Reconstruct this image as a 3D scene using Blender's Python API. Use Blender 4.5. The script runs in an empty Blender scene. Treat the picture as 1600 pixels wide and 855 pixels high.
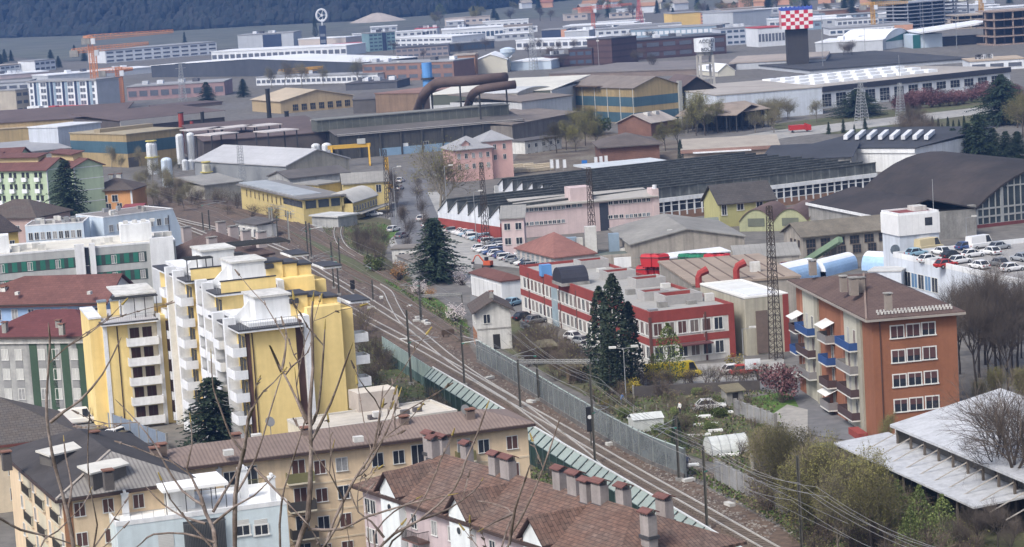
import bpy, bmesh, math, random
from mathutils import Vector, Matrix
rnd = random.Random(11)
S = bpy.context.scene
COL = S.collection
PI = math.pi
# ------------------------------------------------------------------ camera
F, HC = 3800.0, 62.0                      # focal length in photo pixels (1600 wide), height above the valley floor
_th, _ro = math.atan(F/28600.0), math.atan(.062)
FWD = Vector((0, math.cos(_th), -math.sin(_th)))
_r0 = Vector((1, 0, 0)); _u0 = _r0.cross(FWD)
RGT = math.cos(_ro)*_r0 - math.sin(_ro)*_u0
UPV = math.sin(_ro)*_r0 + math.cos(_ro)*_u0
EYE = Vector((0, 0, HC))
cd = bpy.data.cameras.new('camera'); cam = bpy.data.objects.new('camera', cd); COL.objects.link(cam)
cd.sensor_width = 36; cd.lens = F/1600*36; cd.clip_start = .5; cd.clip_end = 20000
m = Matrix((RGT, UPV, -FWD)).transposed().to_4x4(); m.translation = EYE; cam.matrix_world = m
S.camera = cam
# ------------------------------------------------------------------ light: thin overcast
SUN_EL, SUN_AZ = 48, 222                  # degrees; azimuth clockwise from +Y
w = bpy.data.worlds.new('World'); S.world = w; w.use_nodes = True
n = w.node_tree; bg = n.nodes['Background']
sk = n.nodes.new('ShaderNodeTexSky'); sk.sky_type = 'NISHITA'; sk.sun_disc = False
sk.sun_elevation = math.radians(SUN_EL); sk.sun_rotation = math.radians(SUN_AZ)
sk.air_density = 1.0; sk.dust_density = 4.0; sk.ozone_density = 1.0
hs = n.nodes.new('ShaderNodeHueSaturation'); hs.inputs['Saturation'].default_value = .45; n.links.new(sk.outputs[0], hs.inputs['Color']); n.links.new(hs.outputs[0], bg.inputs[0]); bg.inputs[1].default_value = .12
sl = bpy.data.lights.new('sun', 'SUN'); sl.energy = 2.1; sl.angle = math.radians(18); sl.color = (1, .95, .88)
so = bpy.data.objects.new('sun', sl); COL.objects.link(so)
_a, _e = math.radians(SUN_AZ), math.radians(SUN_EL)
so.rotation_euler = Vector((math.sin(_a)*math.cos(_e), math.cos(_a)*math.cos(_e), math.sin(_e))).to_track_quat('Z', 'Y').to_euler()
vs = S.view_settings; vs.view_transform = 'Standard'; vs.look = 'None'; vs.gamma = 1; vs.exposure = .88; vs.use_curve_mapping = False
try:
    S.cycles.max_bounces = 5; S.cycles.volume_bounces = 0
except Exception: pass

def ray(u, v): return FWD + (u-800)/F*RGT - (v-427.5)/F*UPV
def P(u, v, z=0.0):
    d = ray(u, v); return EYE + d*((z-HC)/d.z)
def proj(p):
    q = Vector(p)-EYE; Z = q.dot(FWD); return 800+F*q.dot(RGT)/Z, 427.5-F*q.dot(UPV)/Z
def zof(u, vb, vt, z0=0.0):
    "height of a vertical thing standing at pixel (u,vb) on z0 whose top is at row vt"
    p = P(u, vb, z0); h = 0.0
    for _ in range(6):
        a = proj(p+Vector((0, 0, h)))[1]; b = proj(p+Vector((0, 0, h+.1)))[1]
        h += (vt-a)/(b-a)*.1
    return h
def px(p): return (Vector(p)-EYE).dot(FWD)/F      # metres per photo pixel there

# ------------------------------------------------------------------ materials
MATS = {}
def mat(name, col, rough=.85, var=.22, scale=.25, stain=0, pat=None, metal=0, spec=.3, col2=None, rand=0, bump=0, trans=0, fine=0):
    if name in MATS: return MATS[name]
    mt = bpy.data.materials.new(name); mt.use_nodes = True
    t = mt.node_tree; N = t.nodes; L = t.links; bs = N['Principled BSDF']
    tc = N.new('ShaderNodeTexCoord').outputs['Object']
    def noise(sc, det=5, vec=None, ro=.6):
        nn = N.new('ShaderNodeTexNoise'); nn.inputs['Scale'].default_value = sc; nn.inputs['Detail'].default_value = det
        nn.inputs['Roughness'].default_value = ro
        L.new(vec or tc, nn.inputs['Vector']); return nn.outputs['Fac']
    def rng(x, a, b, c, d):
        r = N.new('ShaderNodeMapRange'); r.inputs[1].default_value = a; r.inputs[2].default_value = b
        r.inputs[3].default_value = c; r.inputs[4].default_value = d; L.new(x, r.inputs[0]); return r.outputs[0]
    def mth(op, a, b=None):
        q = N.new('ShaderNodeMath'); q.operation = op
        for i, x in enumerate((a, b)):
            if x is None: continue
            if isinstance(x, (int, float)): q.inputs[i].default_value = x
            else: L.new(x, q.inputs[i])
        return q.outputs[0]
    def mixc(fac, a, b, mode='MIX'):
        q = N.new('ShaderNodeMix'); q.data_type = 'RGBA'; q.blend_type = mode
        for i, x in ((0, fac), (6, a), (7, b)):
            if isinstance(x, (int, float)): q.inputs[i].default_value = x
            elif isinstance(x, tuple): q.inputs[i].default_value = (*x[:3], 1)
            else: L.new(x, q.inputs[i])
        return q.outputs[2]
    c = tuple(col)
    if col2: c = mixc(rng(noise(scale, 6), .4, .6, 0, 1), c, tuple(col2))
    f = rng(noise(scale, 6), .3, .7, 1-var, 1+var*.6)
    f = mth('MULTIPLY', f, rng(noise(scale*9, 3), .3, .7, 1-var*.5, 1+var*.3))
    if fine: f = mth('MULTIPLY', f, rng(noise(fine, 3), .3, .7, 1-var, 1+var))
    if stain:
        mp = N.new('ShaderNodeMapping'); mp.inputs['Scale'].default_value = (1, 1, .07); L.new(tc, mp.inputs[0])
        f = mth('MULTIPLY', f, rng(noise(1.1, 4, mp.outputs[0]), .42, .72, 1, 1-stain))
    hgt = None
    if pat and pat[0] in 'xyz':
        sx = N.new('ShaderNodeSeparateXYZ'); L.new(tc, sx.inputs[0])
        q = mth('FRACT', mth('DIVIDE', sx.outputs['xyz'.index(pat[0])], pat[1]))
        s = mth('LESS_THAN', q, pat[2]); f = mth('MULTIPLY', f, rng(s, 0, 1, 1, pat[3])); hgt = s  # stripes in the colour: painted groove shade and dirt on corrugated sheets, seams elsewhere
    if pat and pat[0] == 'tile':          # rows of tiles on a slope, seen in plan
        mp = N.new('ShaderNodeMapping'); mp.inputs['Rotation'].default_value = (0, 0, pat[4] if len(pat) > 4 else 0); L.new(tc, mp.inputs[0])
        br = N.new('ShaderNodeTexBrick'); L.new(mp.outputs[0], br.inputs[0]); br.inputs['Scale'].default_value = 1
        br.inputs['Brick Width'].default_value = pat[1]; br.inputs['Row Height'].default_value = pat[2]
        br.inputs['Mortar Size'].default_value = .035; br.inputs['Mortar Smooth'].default_value = .2; br.offset = .5
        br.inputs['Color1'].default_value = (1, 1, 1, 1); br.inputs['Color2'].default_value = (.84, .82, .81, 1)
        br.inputs['Mortar'].default_value = (pat[3],)*3+(1,)
        c = mixc(1.0, c, br.outputs['Color'], 'MULTIPLY')
    if rand:
        oi = N.new('ShaderNodeObjectInfo'); f = mth('MULTIPLY', f, rng(oi.outputs['Random'], 0, 1, 1-rand, 1+rand))
    cc = N.new('ShaderNodeCombineColor'); [L.new(f, cc.inputs[i]) for i in range(3)]
    L.new(mixc(1.0, c, cc.outputs[0], 'MULTIPLY'), bs.inputs['Base Color'])
    bs.inputs['Roughness'].default_value = rough; bs.inputs['Metallic'].default_value = metal
    bs.inputs['Specular IOR Level'].default_value = spec
    if bump or hgt:
        b = N.new('ShaderNodeBump'); b.inputs['Strength'].default_value = bump or .4; b.inputs['Distance'].default_value = .06
        L.new(hgt if hgt else noise(scale*14, 4), b.inputs['Height']); L.new(b.outputs[0], bs.inputs['Normal'])
    if trans:
        bs.inputs['Alpha'].default_value = 1-trans
    MATS[name] = mt; return mt
M = mat
glass = M('window_glass', (.035, .04, .05), .12, .5, .6, spec=.5)
glass_l = M('pale_glass', (.16, .19, .22), .15, .4, .5, spec=.5)
wfr = M('white_frame', (.62, .62, .6), .6, .1)
dfr = M('dark_frame', (.06, .055, .05), .6, .1)
shut = M('brown_shutter', (.11, .055, .045), .7, .2, pat=('z', .12, .3, .7))
whitep = M('white_paint', (.72, .73, .75), .7, .15, .3, stain=.18)
offw = M('off_white_render', (.6, .59, .56), .85, .2, .25, stain=.3)
greyr = M('grey_render', (.36, .36, .35), .85, .25, .2, stain=.3)
conc = M('concrete', (.3, .29, .27), .9, .3, .3, stain=.3)
metal_d = M('dark_metal', (.05, .05, .05), .5, .2)
metal_g = M('galvanised_metal', (.36, .37, .38), .45, .2, metal=.4)
rust = M('rusty_steel', (.12, .085, .06), .8, .35, .8)
bark = M('bark', (.075, .06, .048), .95, .3, 2)

# ------------------------------------------------------------------ mesh builder
class MB:
    def __init__(s): s.v = []; s.f = []; s.m = []
    def face(s, pts, m=0):
        b = len(s.v); s.v += [tuple(p) for p in pts]; s.f.append(tuple(range(b, b+len(pts)))); s.m.append(m); return s
    def box(s, x0, x1, y0, y1, z0, z1, m=0, top=None, skip=''):
        b = len(s.v); s.v += [(x, y, z) for z in (z0, z1) for x, y in ((x0, y0), (x1, y0), (x1, y1), (x0, y1))]
        for k, q in (('d', (3, 2, 1, 0)), ('u', (4, 5, 6, 7)), ('f', (0, 1, 5, 4)), ('r', (1, 2, 6, 5)), ('b', (2, 3, 7, 6)), ('l', (3, 0, 4, 7))):
            if k in skip: continue
            s.f.append(tuple(b+i for i in q)); s.m.append(top if (k == 'u' and top is not None) else m)
        return s
    def prism(s, poly, z0, z1, m=0, top=None):       # poly counter-clockwise in xy; z0/z1 may be lists
        k = len(poly); b = len(s.v)
        Z0 = z0 if isinstance(z0, (list, tuple)) else [z0]*k; Z1 = z1 if isinstance(z1, (list, tuple)) else [z1]*k
        s.v += [(p[0], p[1], z) for p, z in zip(poly, Z0)]+[(p[0], p[1], z) for p, z in zip(poly, Z1)]
        for i in range(k):
            j = (i+1) % k; s.f.append((b+i, b+j, b+k+j, b+k+i)); s.m.append(m)
        s.f.append(tuple(b+k+i for i in range(k))); s.m.append(m if top is None else top)
        s.f.append(tuple(b+i for i in reversed(range(k)))); s.m.append(m); return s
    def cyl(s, x, y, z0, z1, r0, r1=None, n=10, m=0):
        r1 = r0 if r1 is None else r1
        return s.tube(Vector((x, y, z0)), Vector((x, y, z1)), r0, r1, n, m)
    def tube(s, p0, p1, r0, r1=None, n=6, m=0, cap=True):
        p0 = Vector(p0); p1 = Vector(p1); r1 = r0 if r1 is None else r1
        d = (p1-p0)
        if d.length < 1e-6: return s
        d.normalize(); a = d.orthogonal().normalized(); b2 = d.cross(a); b = len(s.v)
        for p, r in ((p0, r0), (p1, r1)):
            for i in range(n):
                t = 2*PI*i/n; q = p+(a*math.cos(t)+b2*math.sin(t))*r; s.v.append(q[:])
        for i in range(n):
            j = (i+1) % n; s.f.append((b+i, b+j, b+n+j, b+n+i)); s.m.append(m)
        if cap: s.f.append(tuple(b+i for i in reversed(range(n)))); s.m.append(m); s.f.append(tuple(b+n+i for i in range(n))); s.m.append(m)
        return s
    def path(s, pts, r, n=6, m=0):
        pts = [Vector(p) for p in pts]; R_ = r if isinstance(r, (list, tuple)) else [r]*len(pts)
        rings = []; a = None
        for i, p in enumerate(pts):
            d = (pts[min(i+1, len(pts)-1)]-pts[max(i-1, 0)]).normalized()
            a = (d.orthogonal() if a is None else (a-d*a.dot(d))).normalized(); c = d.cross(a); b = len(s.v)
            for k in range(n):
                t = 2*PI*k/n; s.v.append((p+(a*math.cos(t)+c*math.sin(t))*R_[i])[:])
            rings.append(b)
        for b, c in zip(rings, rings[1:]):
            for k in range(n):
                j = (k+1) % n; s.f.append((b+k, b+j, c+j, c+k)); s.m.append(m)
        s.f.append(tuple(rings[0]+k for k in reversed(range(n)))); s.m.append(m); s.f.append(tuple(rings[-1]+k for k in range(n))); s.m.append(m)
        return s
    def slab(s, polys, t, m=0, side=None):            # roof sheet of thickness t; neighbouring polys share corner points
        key = lambda p: tuple(round(c, 3) for c in p)
        ed = {}
        for pl in polys:
            s.face(pl, m); s.face([(p[0], p[1], p[2]-t) for p in reversed(pl)], m if side is None else side)
            for i in range(len(pl)):
                a, b = key(pl[i]), key(pl[(i+1) % len(pl)])
                if (b, a) in ed: ed.pop((b, a))
                else: ed[(a, b)] = 1
        for a, b in ed:
            s.face([(a[0], a[1], a[2]-t), (b[0], b[1], b[2]-t), b, a], m if side is None else side)
        return s
    def mesh(s, name, mats, smooth=False):
        me = bpy.data.meshes.new(name); me.from_pydata(s.v, [], s.f)
        for q in mats: me.materials.append(q)
        if len(mats) > 1: me.polygons.foreach_set('material_index', s.m)
        if smooth: me.polygons.foreach_set('use_smooth', [True]*len(s.f))
        me.update(); return me
    def obj(s, name, mats, parent=None, smooth=False):
        if not isinstance(mats, (list, tuple)): mats = [mats]
        return mk(name, s.mesh(name, mats, smooth), parent)
def mk(name, me, parent=None, loc=None, rz=None):
    o = bpy.data.objects.new(name, me); COL.objects.link(o)
    if parent: o.parent = parent
    if loc is not None: o.location = loc
    if rz: o.rotation_euler = (0, 0, rz)
    return o
def tag(o, label, cat, group=None, kind=None):
    if label: o['label'] = label
    if cat: o['category'] = cat
    if group: o['group'] = group
    if kind: o['kind'] = kind
    return o
def thing(name, label, cat, loc=(0, 0, 0), rz=0, group=None):
    return tag(mk(name, None, None, loc, rz), label, cat, group)
def struct(name, mb, mats): return tag(mb.obj(name, mats), None, None, None, 'structure')
KIDS = {}
def dup(o, parent=None):
    c = o.copy(); COL.objects.link(c)
    if parent: c.parent = parent
    for ch in KIDS.get(o.name, ()): dup(ch, c)
    return c
def kids(o): KIDS[o.name] = list(o.children); [kids(c) for c in KIDS[o.name]]

# ------------------------------------------------------------------ windows
WC = {}
def win_mesh(w, h, style, fm, gm):
    k = (round(w, 2), round(h, 2), style, fm.name, gm.name)
    if k in WC: return WC[k]
    f = MB(); p = MB(); t = .07 if style != 'thick' else .14
    f.box(-w/2-t, w/2+t, -.07, .02, h, h+t); f.box(-w/2-t*1.5, w/2+t*1.5, -.14, .02, -t, 0)
    f.box(-w/2-t, -w/2, -.07, .02, 0, h); f.box(w/2, w/2+t, -.07, .02, 0, h)
    if style in ('mull', 'thick'): f.box(-.035, .035, -.055, .01, 0, h)
    if style == 'grid':
        for x in (-w/6, w/6): f.box(x-.03, x+.03, -.055, .01, 0, h)
        f.box(-w/2, w/2, -.056, .009, h*.5-.03, h*.5+.03)
    p.box(-w/2, w/2, -.03, .015, 0, h)
    WC[k] = (f.mesh('window_frame', [fm]), p.mesh('window', [gm])); return WC[k]
# ------------------------------------------------------------------ buildings
class Bld:
    """a building from the pixels of its eave: A near/left end, B right end of the front, C a pixel of the far end of the
    left (or, with right=True, right) side; the wall height z is given or found from the row vb of A's foot."""
    def __init__(s, name, label, cat, A, B, z=None, vb=None, C=None, D=None, right=False, group=None, z0=0.0, wid=None, L=None):
        s.z0 = z0
        if z is None:
            z = 8.0
            for _ in range(25):
                g = P(A[0]+.06*(vb-A[1]), vb, z0); q = proj(Vector((g.x, g.y, z0)))
                z = z0+zof(A[0]+.06*(vb-A[1]), vb, A[1], z0)
        s.H = z-z0; a = P(*A, z); b = P(*B, z)
        if L: c_ = P(*C, z); l_ = (P(*L, z)-c_).normalized(); a = c_+l_*(b-c_).dot(l_); s.apx = proj(a)   # corner square to the left facade C-L
        d = b-a; d.z = 0
        s.W = d.length if wid is None else wid; s.ang = math.atan2(d.y, d.x)
        ex = d.normalized(); ey = Vector((-ex.y, ex.x, 0))
        if D is None:
            o = b if right else a; best = None
            for i in range(4, 2400):
                D_ = i*.1*(1 if i < 600 else 1); q = proj(o+ey*D_)
                e = (q[0]-C[0])**2+(q[1]-C[1])**2
                if best is None or e < best[0]: best = (e, D_)
            D = best[1]
        s.D = D; s.ex = ex; s.ey = ey; s.o = Vector((a.x, a.y, z0))
        s.t = thing(name, label, cat, s.o, s.ang, group)
        if VERB: print('BLD %-26s W%6.1f D%6.1f H%5.1f at %.0f,%.0f  %s' % (name, s.W, s.D, s.H, a.x, a.y, label[:40]))
    def loc(s, p):
        q = Vector(p)-s.o; return Vector((q.dot(s.ex), q.dot(s.ey), q.z))
    def at(s, u, v, z): return s.loc(P(u, v, s.z0+z))            # pixel -> local point at local height z
    def fpx(s, face, u, v):                                      # pixel -> (along, up) on a facade
        d = ray(u, v); nrm, o = {'f': (s.ey, s.o), 'l': (s.ex, s.o), 'r': (s.ex, s.o+s.ex*s.W)}[face]
        q = s.loc(EYE+d*((o-EYE).dot(nrm)/d.dot(nrm)))
        return (q.x if face == 'f' else q.y), q.z
    def part(s, name, mb, mats, parent=None): return mb.obj(name, mats, parent or s.t)
    def walls(s, m, name='wall', top=True, gable=None, rise=0, apex=.5, mats=None):
        W, D, H = s.W, s.D, s.H; b = MB()
        if gable == 'y':
            pr = [(0, 0), (W, 0), (W, H), (W*apex, H+rise), (0, H)]
            for y, rv in ((0, 0), (D, 1)):
                pts = [(x, y, z) for x, z in pr]; b.face(pts[::-1] if rv else pts)
            b.face([(0, D, 0), (0, 0, 0), (0, 0, H), (0, D, H)]); b.face([(W, 0, 0), (W, D, 0), (W, D, H), (W, 0, H)])
        elif gable == 'v':                               # vaulted front and back, axis y
            n_ = 12; pr = [(0, 0), (W, 0)]+[(W-W*i/n_, H+rise*(1-(2*i/n_-1)**2)) for i in range(n_+1)]
            for y, rv in ((0, 0), (D, 1)):
                pts = [(x, y, z) for x, z in pr]; b.face(pts[::-1] if rv else pts)
            b.face([(0, D, 0), (0, 0, 0), (0, 0, H), (0, D, H)]); b.face([(W, 0, 0), (W, D, 0), (W, D, H), (W, 0, H)])
        elif gable == 'x':
            pr = [(0, 0), (D, 0), (D, H), (D*apex, H+rise), (0, H)]
            for x, rv in ((0, 1), (W, 0)):
                pts = [(x, y, z) for y, z in pr]; b.face(pts[::-1] if rv else pts)
            b.face([(0, 0, 0), (W, 0, 0), (W, 0, H), (0, 0, H)]); b.face([(W, D, 0), (0, D, 0), (0, D, H), (W, D, H)])
        else: b.box(0, W, 0, D, 0, H, skip='d' if top else 'ud')
        s.wall = s.part(name, b, mats or m); return s
    def roof(s, kind, rise, m, over=.5, th=.22, apex=.5, side=None, drop=.02):
        W, D, H, o = s.W, s.D, s.H+drop, over; b = MB(); z = H+th; e = rise*o/max(.5, (W if kind[-1] == 'y' else D)*.5)
        e = 0 if kind[0] != 'g' else e
        if kind == 'gx':
            y = D*apex; A = [(-o, -o, z-e), (W+o, -o, z-e), (W+o, y, z+rise), (-o, y, z+rise)]; B = [(-o, y, z+rise), (W+o, y, z+rise), (W+o, D+o, z-e), (-o, D+o, z-e)]
            pl = [A, B]
        elif kind == 'gy':
            x = W*apex; A = [(-o, -o, z-e), (x, -o, z+rise), (x, D+o, z+rise), (-o, D+o, z-e)]; B = [(x, -o, z+rise), (W+o, -o, z-e), (W+o, D+o, z-e), (x, D+o, z+rise)]
            pl = [A, B]
        elif kind in ('hx', 'hy'):
            c = [(-o, -o, z), (W+o, -o, z), (W+o, D+o, z), (-o, D+o, z)]; k = min(W, D)/2+o
            if kind == 'hx':
                k = min(D/2+o, W/2+o-.05); r = [(-o+k, D/2, z+rise), (W+o-k, D/2, z+rise)]
                pl = [[c[0], c[1], r[1], r[0]], [c[1], c[2], r[1]], [c[2], c[3], r[0], r[1]], [c[3], c[0], r[0]]]
            else:
                k = min(W/2+o, D/2+o-.05); r = [(W/2, -o+k, z+rise), (W/2, D+o-k, z+rise)]
                pl = [[c[0], c[1], r[0]], [c[1], c[2], r[1], r[0]], [c[2], c[3], r[1]], [c[3], c[0], r[0], r[1]]]
        elif kind == 'sf': pl = [[(-o, -o, z), (W+o, -o, z), (W+o, D+o, z+rise), (-o, D+o, z+rise)]]   # rises to the back
        elif kind == 'sx': pl = [[(-o, -o, z), (W+o, -o, z+rise), (W+o, D+o, z+rise), (-o, D+o, z)]]
        elif kind == 'flat': pl = [[(-o, -o, z), (W+o, -o, z), (W+o, D+o, z), (-o, D+o, z)]]
        elif kind in ('px', 'py'):                                                                        # shallow vault
            pl = []; n_ = 12; L_ = D if kind == 'px' else W
            pr = [(-o+(L_+2*o)*i/n_, z+rise*(1-(2*i/n_-1)**2)) for i in range(n_+1)]
            for (p, q), (p2, q2) in zip(pr, pr[1:]):
                pl.append([(-o, p, q), (W+o, p, q), (W+o, p2, q2), (-o, p2, q2)] if kind == 'px' else [(p, -o, q), (p2, -o, q2), (p2, D+o, q2), (p, D+o, q)])
        elif kind in ('ax', 'ay'):                                                                        # barrel; axis x or y
            pl = []; n_ = 14; L_ = D if kind == 'ax' else W
            pr = [(-o+(L_+2*o)*(.5-.5*math.cos(PI*i/n_)), z+rise*math.sin(PI*i/n_)) for i in range(n_+1)]
            for (p, q), (p2, q2) in zip(pr, pr[1:]):
                pl.append([(-o, p, q), (W+o, p, q), (W+o, p2, q2), (-o, p2, q2)] if kind == 'ax' else [(p, -o, q), (p2, -o, q2), (p2, D+o, q2), (p, D+o, q)])
        b.slab(pl, th, 0, None if side is None else 1)
        s.rf = s.part('roof', b, [m] if side is None else [m, side]); s.rise = rise; return s
    def parapet(s, m, h=.5, t=.25, roof=None):
        W, D, H = s.W, s.D, s.H; b = MB(); e = .04
        b.box(-e, W+e, -e, t, H, H+h); b.box(-e, W+e, D-t, D+e, H, H+h); b.box(-e, t, t, D-t, H, H+h); b.box(W-t, W+e, t, D-t, H, H+h)
        s.part('parapet', b, m)
        if roof: s.rf = s.part('roof', MB().box(t, W-t, t, D-t, H+.01, H+.08), roof)
        return s
    def band(s, face, z0, z1, m, s0=0, s1=None, name='cladding_band', pr=.04):
        L_ = s.W if face == 'f' else s.D; s1 = L_ if s1 is None else s1; b = MB()
        if face == 'f': b.box(s0, s1, -pr, .01, z0, z1)
        elif face == 'l': b.box(-pr, .01, s0, s1, z0, z1)
        else: b.box(s.W-.01, s.W+pr, s0, s1, z0, z1)
        return s.part(name, b, m)
    def win(s, face, xs, zs, w=1.1, h=1.3, style='mull', fm=None, gm=None, pane=True, parent=None, name='window'):
        fm = fm or wfr; gm = gm or glass
        for z in zs:
            for x in xs:
                fme, pme = win_mesh(w, h, style, fm, rnd.choice(gm) if isinstance(gm, (list, tuple)) else gm)
                if face == 'f': l, r = (x, -.001, z), 0
                elif face == 'l': l, r = (-.001, x, z), -PI/2
                elif face == 'r': l, r = (s.W+.001, x, z), PI/2
                else: l, r = (x, s.D+.001, z), PI
                o = mk(name, pme, parent or s.t, l, r)
                mk('window_frame', fme, o)
        return s
    def wrow(s, face, n, zs, w=1.1, h=1.3, m0=None, m1=None, **k):
        L_ = s.W if face == 'f' else s.D; m0 = L_/(2*n) if m0 is None else m0; m1 = m0 if m1 is None else m1
        xs = [m0+(L_-m0-m1)*i/max(1, n-1) for i in range(n)] if n > 1 else [L_/2]
        return s.win(face, xs, zs, w, h, **k)
    def wpx(s, face, p, q, n, hpx, wfrac=.7, **k):              # n windows between pixel p and q (sill centres), hpx tall
        a, za = s.fpx(face, *p); b, zb = s.fpx(face, *q); st = abs(b-a)/max(1, n-1) if n > 1 else 1.2/wfrac
        _, zt = s.fpx(face, p[0]-.06*hpx, p[1]-hpx); h = max(.3, zt-za); z = (za+zb)/2
        return s.win(face, [a+(b-a)*i/max(1, n-1) for i in range(n)], [z], w=k.pop('w', st*wfrac), h=h, **k)
    def chim(s, x, y, z0, h=1.2, w=.8, m=None, cap=None, d=None):
        d = d or w; b = MB().box(x-w/2, x+w/2, y-d/2, y+d/2, z0, z0+h).box(x-w/2-.1, x+w/2+.1, y-d/2-.1, y+d/2+.1, z0+h+.18, z0+h+.3, 1)
        for i in (-1, 1):
            for j in (-1, 1): b.box(x+i*(w/2-.08)-.07, x+i*(w/2-.08)+.07, y+j*(d/2-.08)-.07, y+j*(d/2-.08)+.07, z0+h, z0+h+.18)
        return b.obj('chimney', [m or conc, cap or M('clay_cap', (.2, .1, .07))], getattr(s, 'rf', s.t))
    def chpx(s, u, v, z, h=1.2, w=.8, **k):                     # chimney whose foot shows at pixel u,v on a roof of local height z
        q = s.at(u, v, z); return s.chim(q.x, q.y, z-.5, h+.5, w, **k)
    def box(s, name, m, x0, x1, y0, y1, z0, z1, parent=None, top=None):
        return s.part(name, MB().box(x0, x1, y0, y1, z0, z1, 0, 1 if top else None), [m, top] if top else m, parent)
def polyq(pts, z): return [P(u, v, z) for u, v in pts]
def patch(name, pts, z, m, kind='structure'):
    mb = MB(); mb.face([P(u, v, z) for u, v in pts][::-1])
    o = mb.obj(name, m); bm = bmesh.new(); bm.from_mesh(o.data); bmesh.ops.recalc_face_normals(bm, faces=bm.faces)
    for f_ in bm.faces:
        if f_.normal.z < 0: f_.normal_flip()
    bmesh.ops.triangulate(bm, faces=bm.faces); bm.to_mesh(o.data); bm.free()
    o['kind'] = kind; return o
VERB = False
HAZE = .00015
# ------------------------------------------------------------------ vegetation builders (shared meshes, each plant an object with trunk and crown)
def v3(a=1.0): return Vector((rnd.gauss(0, a), rnd.gauss(0, a), rnd.gauss(0, a)))
def leafq(mb, p, s, m=0, up=None):
    a = v3().normalized(); b = a.orthogonal().normalized()
    if up is not None: a = (a+up).normalized(); b = a.cross(v3()).normalized()
    mb.face([p-a*s*.5, p+b*s*.3, p+a*s*.6, p-b*s*.3], m)
def bare_tree(h, seed, lv=5, leaf=0, leafs=.25, droop=0, bushy=False, thick=1.0):
    rnd.seed(seed); tr = MB(); cr = MB()
    def grow(p, d, L, r, k):
        n_ = 3 if k < 3 else 2; q = p; rr = r; tgt = tr if k <= 1 else cr
        for i in range(n_):
            d = (d+v3(.13 if k else .05)+Vector((0, 0, (.06 if k < lv-1 else .02)-droop*(k/lv)))).normalized(); q2 = q+d*L/n_; r2 = rr*(.86 if k < lv else .6)
            tgt.tube(q, q2, rr, r2, 6 if k < 2 else (4 if k < 3 else 3), 0, False); q = q2; rr = r2
            if k < lv:
                for _ in range(2 if (k and i) else 1):
                    if (i == 0 and k == 0): continue
                    a = d.orthogonal().normalized(); a.rotate(Matrix.Rotation(rnd.uniform(0, 6.28), 3, d))
                    ang = rnd.uniform(.45, .95) if k else rnd.uniform(.5, .9)
                    grow(q, (d*math.cos(ang)+a*math.sin(ang)).normalized(), L*rnd.uniform(.5, .78), rr*.62, k+1)
            elif leaf and rnd.random() < leaf: leafq(cr, q+v3(.08), leafs*rnd.uniform(.6, 1.3), 1)
        if k < lv:
            for _ in range(2 if k else 3):
                a = d.orthogonal().normalized(); a.rotate(Matrix.Rotation(rnd.uniform(0, 6.28), 3, d)); ang = rnd.uniform(.2, .6)
                grow(q, (d*math.cos(ang)+a*math.sin(ang)).normalized(), L*rnd.uniform(.6, .82), rr*.75, k+1)
    if bushy:
        for _ in range(6): grow(Vector((rnd.uniform(-.5, .5), rnd.uniform(-.5, .5), -.1)), (Vector((rnd.uniform(-.6, .6), rnd.uniform(-.6, .6), 1))).normalized(), h*.34, h*.012*thick, 2)
        tr.tube((0, 0, -.1), (0, 0, h*.3), h*.014, h*.01, 5)
    else: grow(Vector((0, 0, -.2)), Vector((0, 0, 1)), h*.36, h*.02*thick, 0)
    return tr, cr
def conifer(h, r, seed, dens=1.0, droop=.35, flat=False):
    rnd.seed(seed); tr = MB(); cr = MB(); tr.tube((0, 0, -.2), (0, 0, h*.97), h*.018, h*.003, 7)
    z = h*.08
    while z < h*.985:
        t = z/h; R_ = r*((1-t)**.62 if not flat else (1-t**2.2))*rnd.uniform(.78, 1.12)+.12; k = max(5, int(13*dens))
        for i in range(k):
            a = rnd.uniform(0, 6.28); L = R_*rnd.uniform(.6, 1.1); d = Vector((math.cos(a), math.sin(a), 0)); sd = Vector((-d.y, d.x, 0))
            if rnd.random() < .35: tr.tube((0, 0, z), d*L*.8+Vector((0, 0, z-droop*L*.3)), .04, .015, 3, 0, False)
            q = max(3, int(L/.34))
            for j in range(q):
                s = (j+.6)/q; c = d*L*s+Vector((0, 0, z-droop*L*s*s+rnd.uniform(-.15, .15)))
                for _ in range(4):
                    w_ = rnd.uniform(.2, .44)*(1.15-s*.5); e = (d*rnd.uniform(.3, 1)+sd*rnd.uniform(-1, 1)+Vector((0, 0, rnd.uniform(-.5, .25)))).normalized()*w_*1.5
                    f_ = e.cross(Vector((0, 0, 1))).normalized()*w_*.42+Vector((0, 0, rnd.uniform(-.12, .12)))
                    cr.face([c-f_, c+e*.6-f_*.3, c+e+Vector((0, 0, -.1)), c+f_], 0 if rnd.random() < .6 else 1)
        z += rnd.uniform(.26, .46)*(h/12)**.5
    return tr, cr
def column(h, r, seed, n=2600, up=.9, shape=None):
    rnd.seed(seed); tr = MB().tube((0, 0, -.2), (0, 0, h*.9), h*.014, .02, 6); cr = MB()
    lump = [(rnd.uniform(0, 6.28), rnd.uniform(.1, .9), rnd.uniform(-.3, .25)) for _ in range(14)]
    for _ in range(n):
        t = rnd.random()**.9; a = rnd.uniform(0, 6.28)
        prof = (shape or (lambda t: min(1, t*7)*(1-t)**.55))(t)
        R_ = r*prof*(1+sum(w_*math.exp(-((t-tz)**2)/.01-(1-math.cos(a-b))*3) for b, tz, w_ in lump))*rnd.uniform(.45, 1.05)
        leafq(cr, Vector((math.cos(a)*R_, math.sin(a)*R_, t*h+.15)), rnd.uniform(.22, .5), 0 if rnd.random() < .7 else 1, Vector((0, 0, up)))
    return tr, cr
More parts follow.
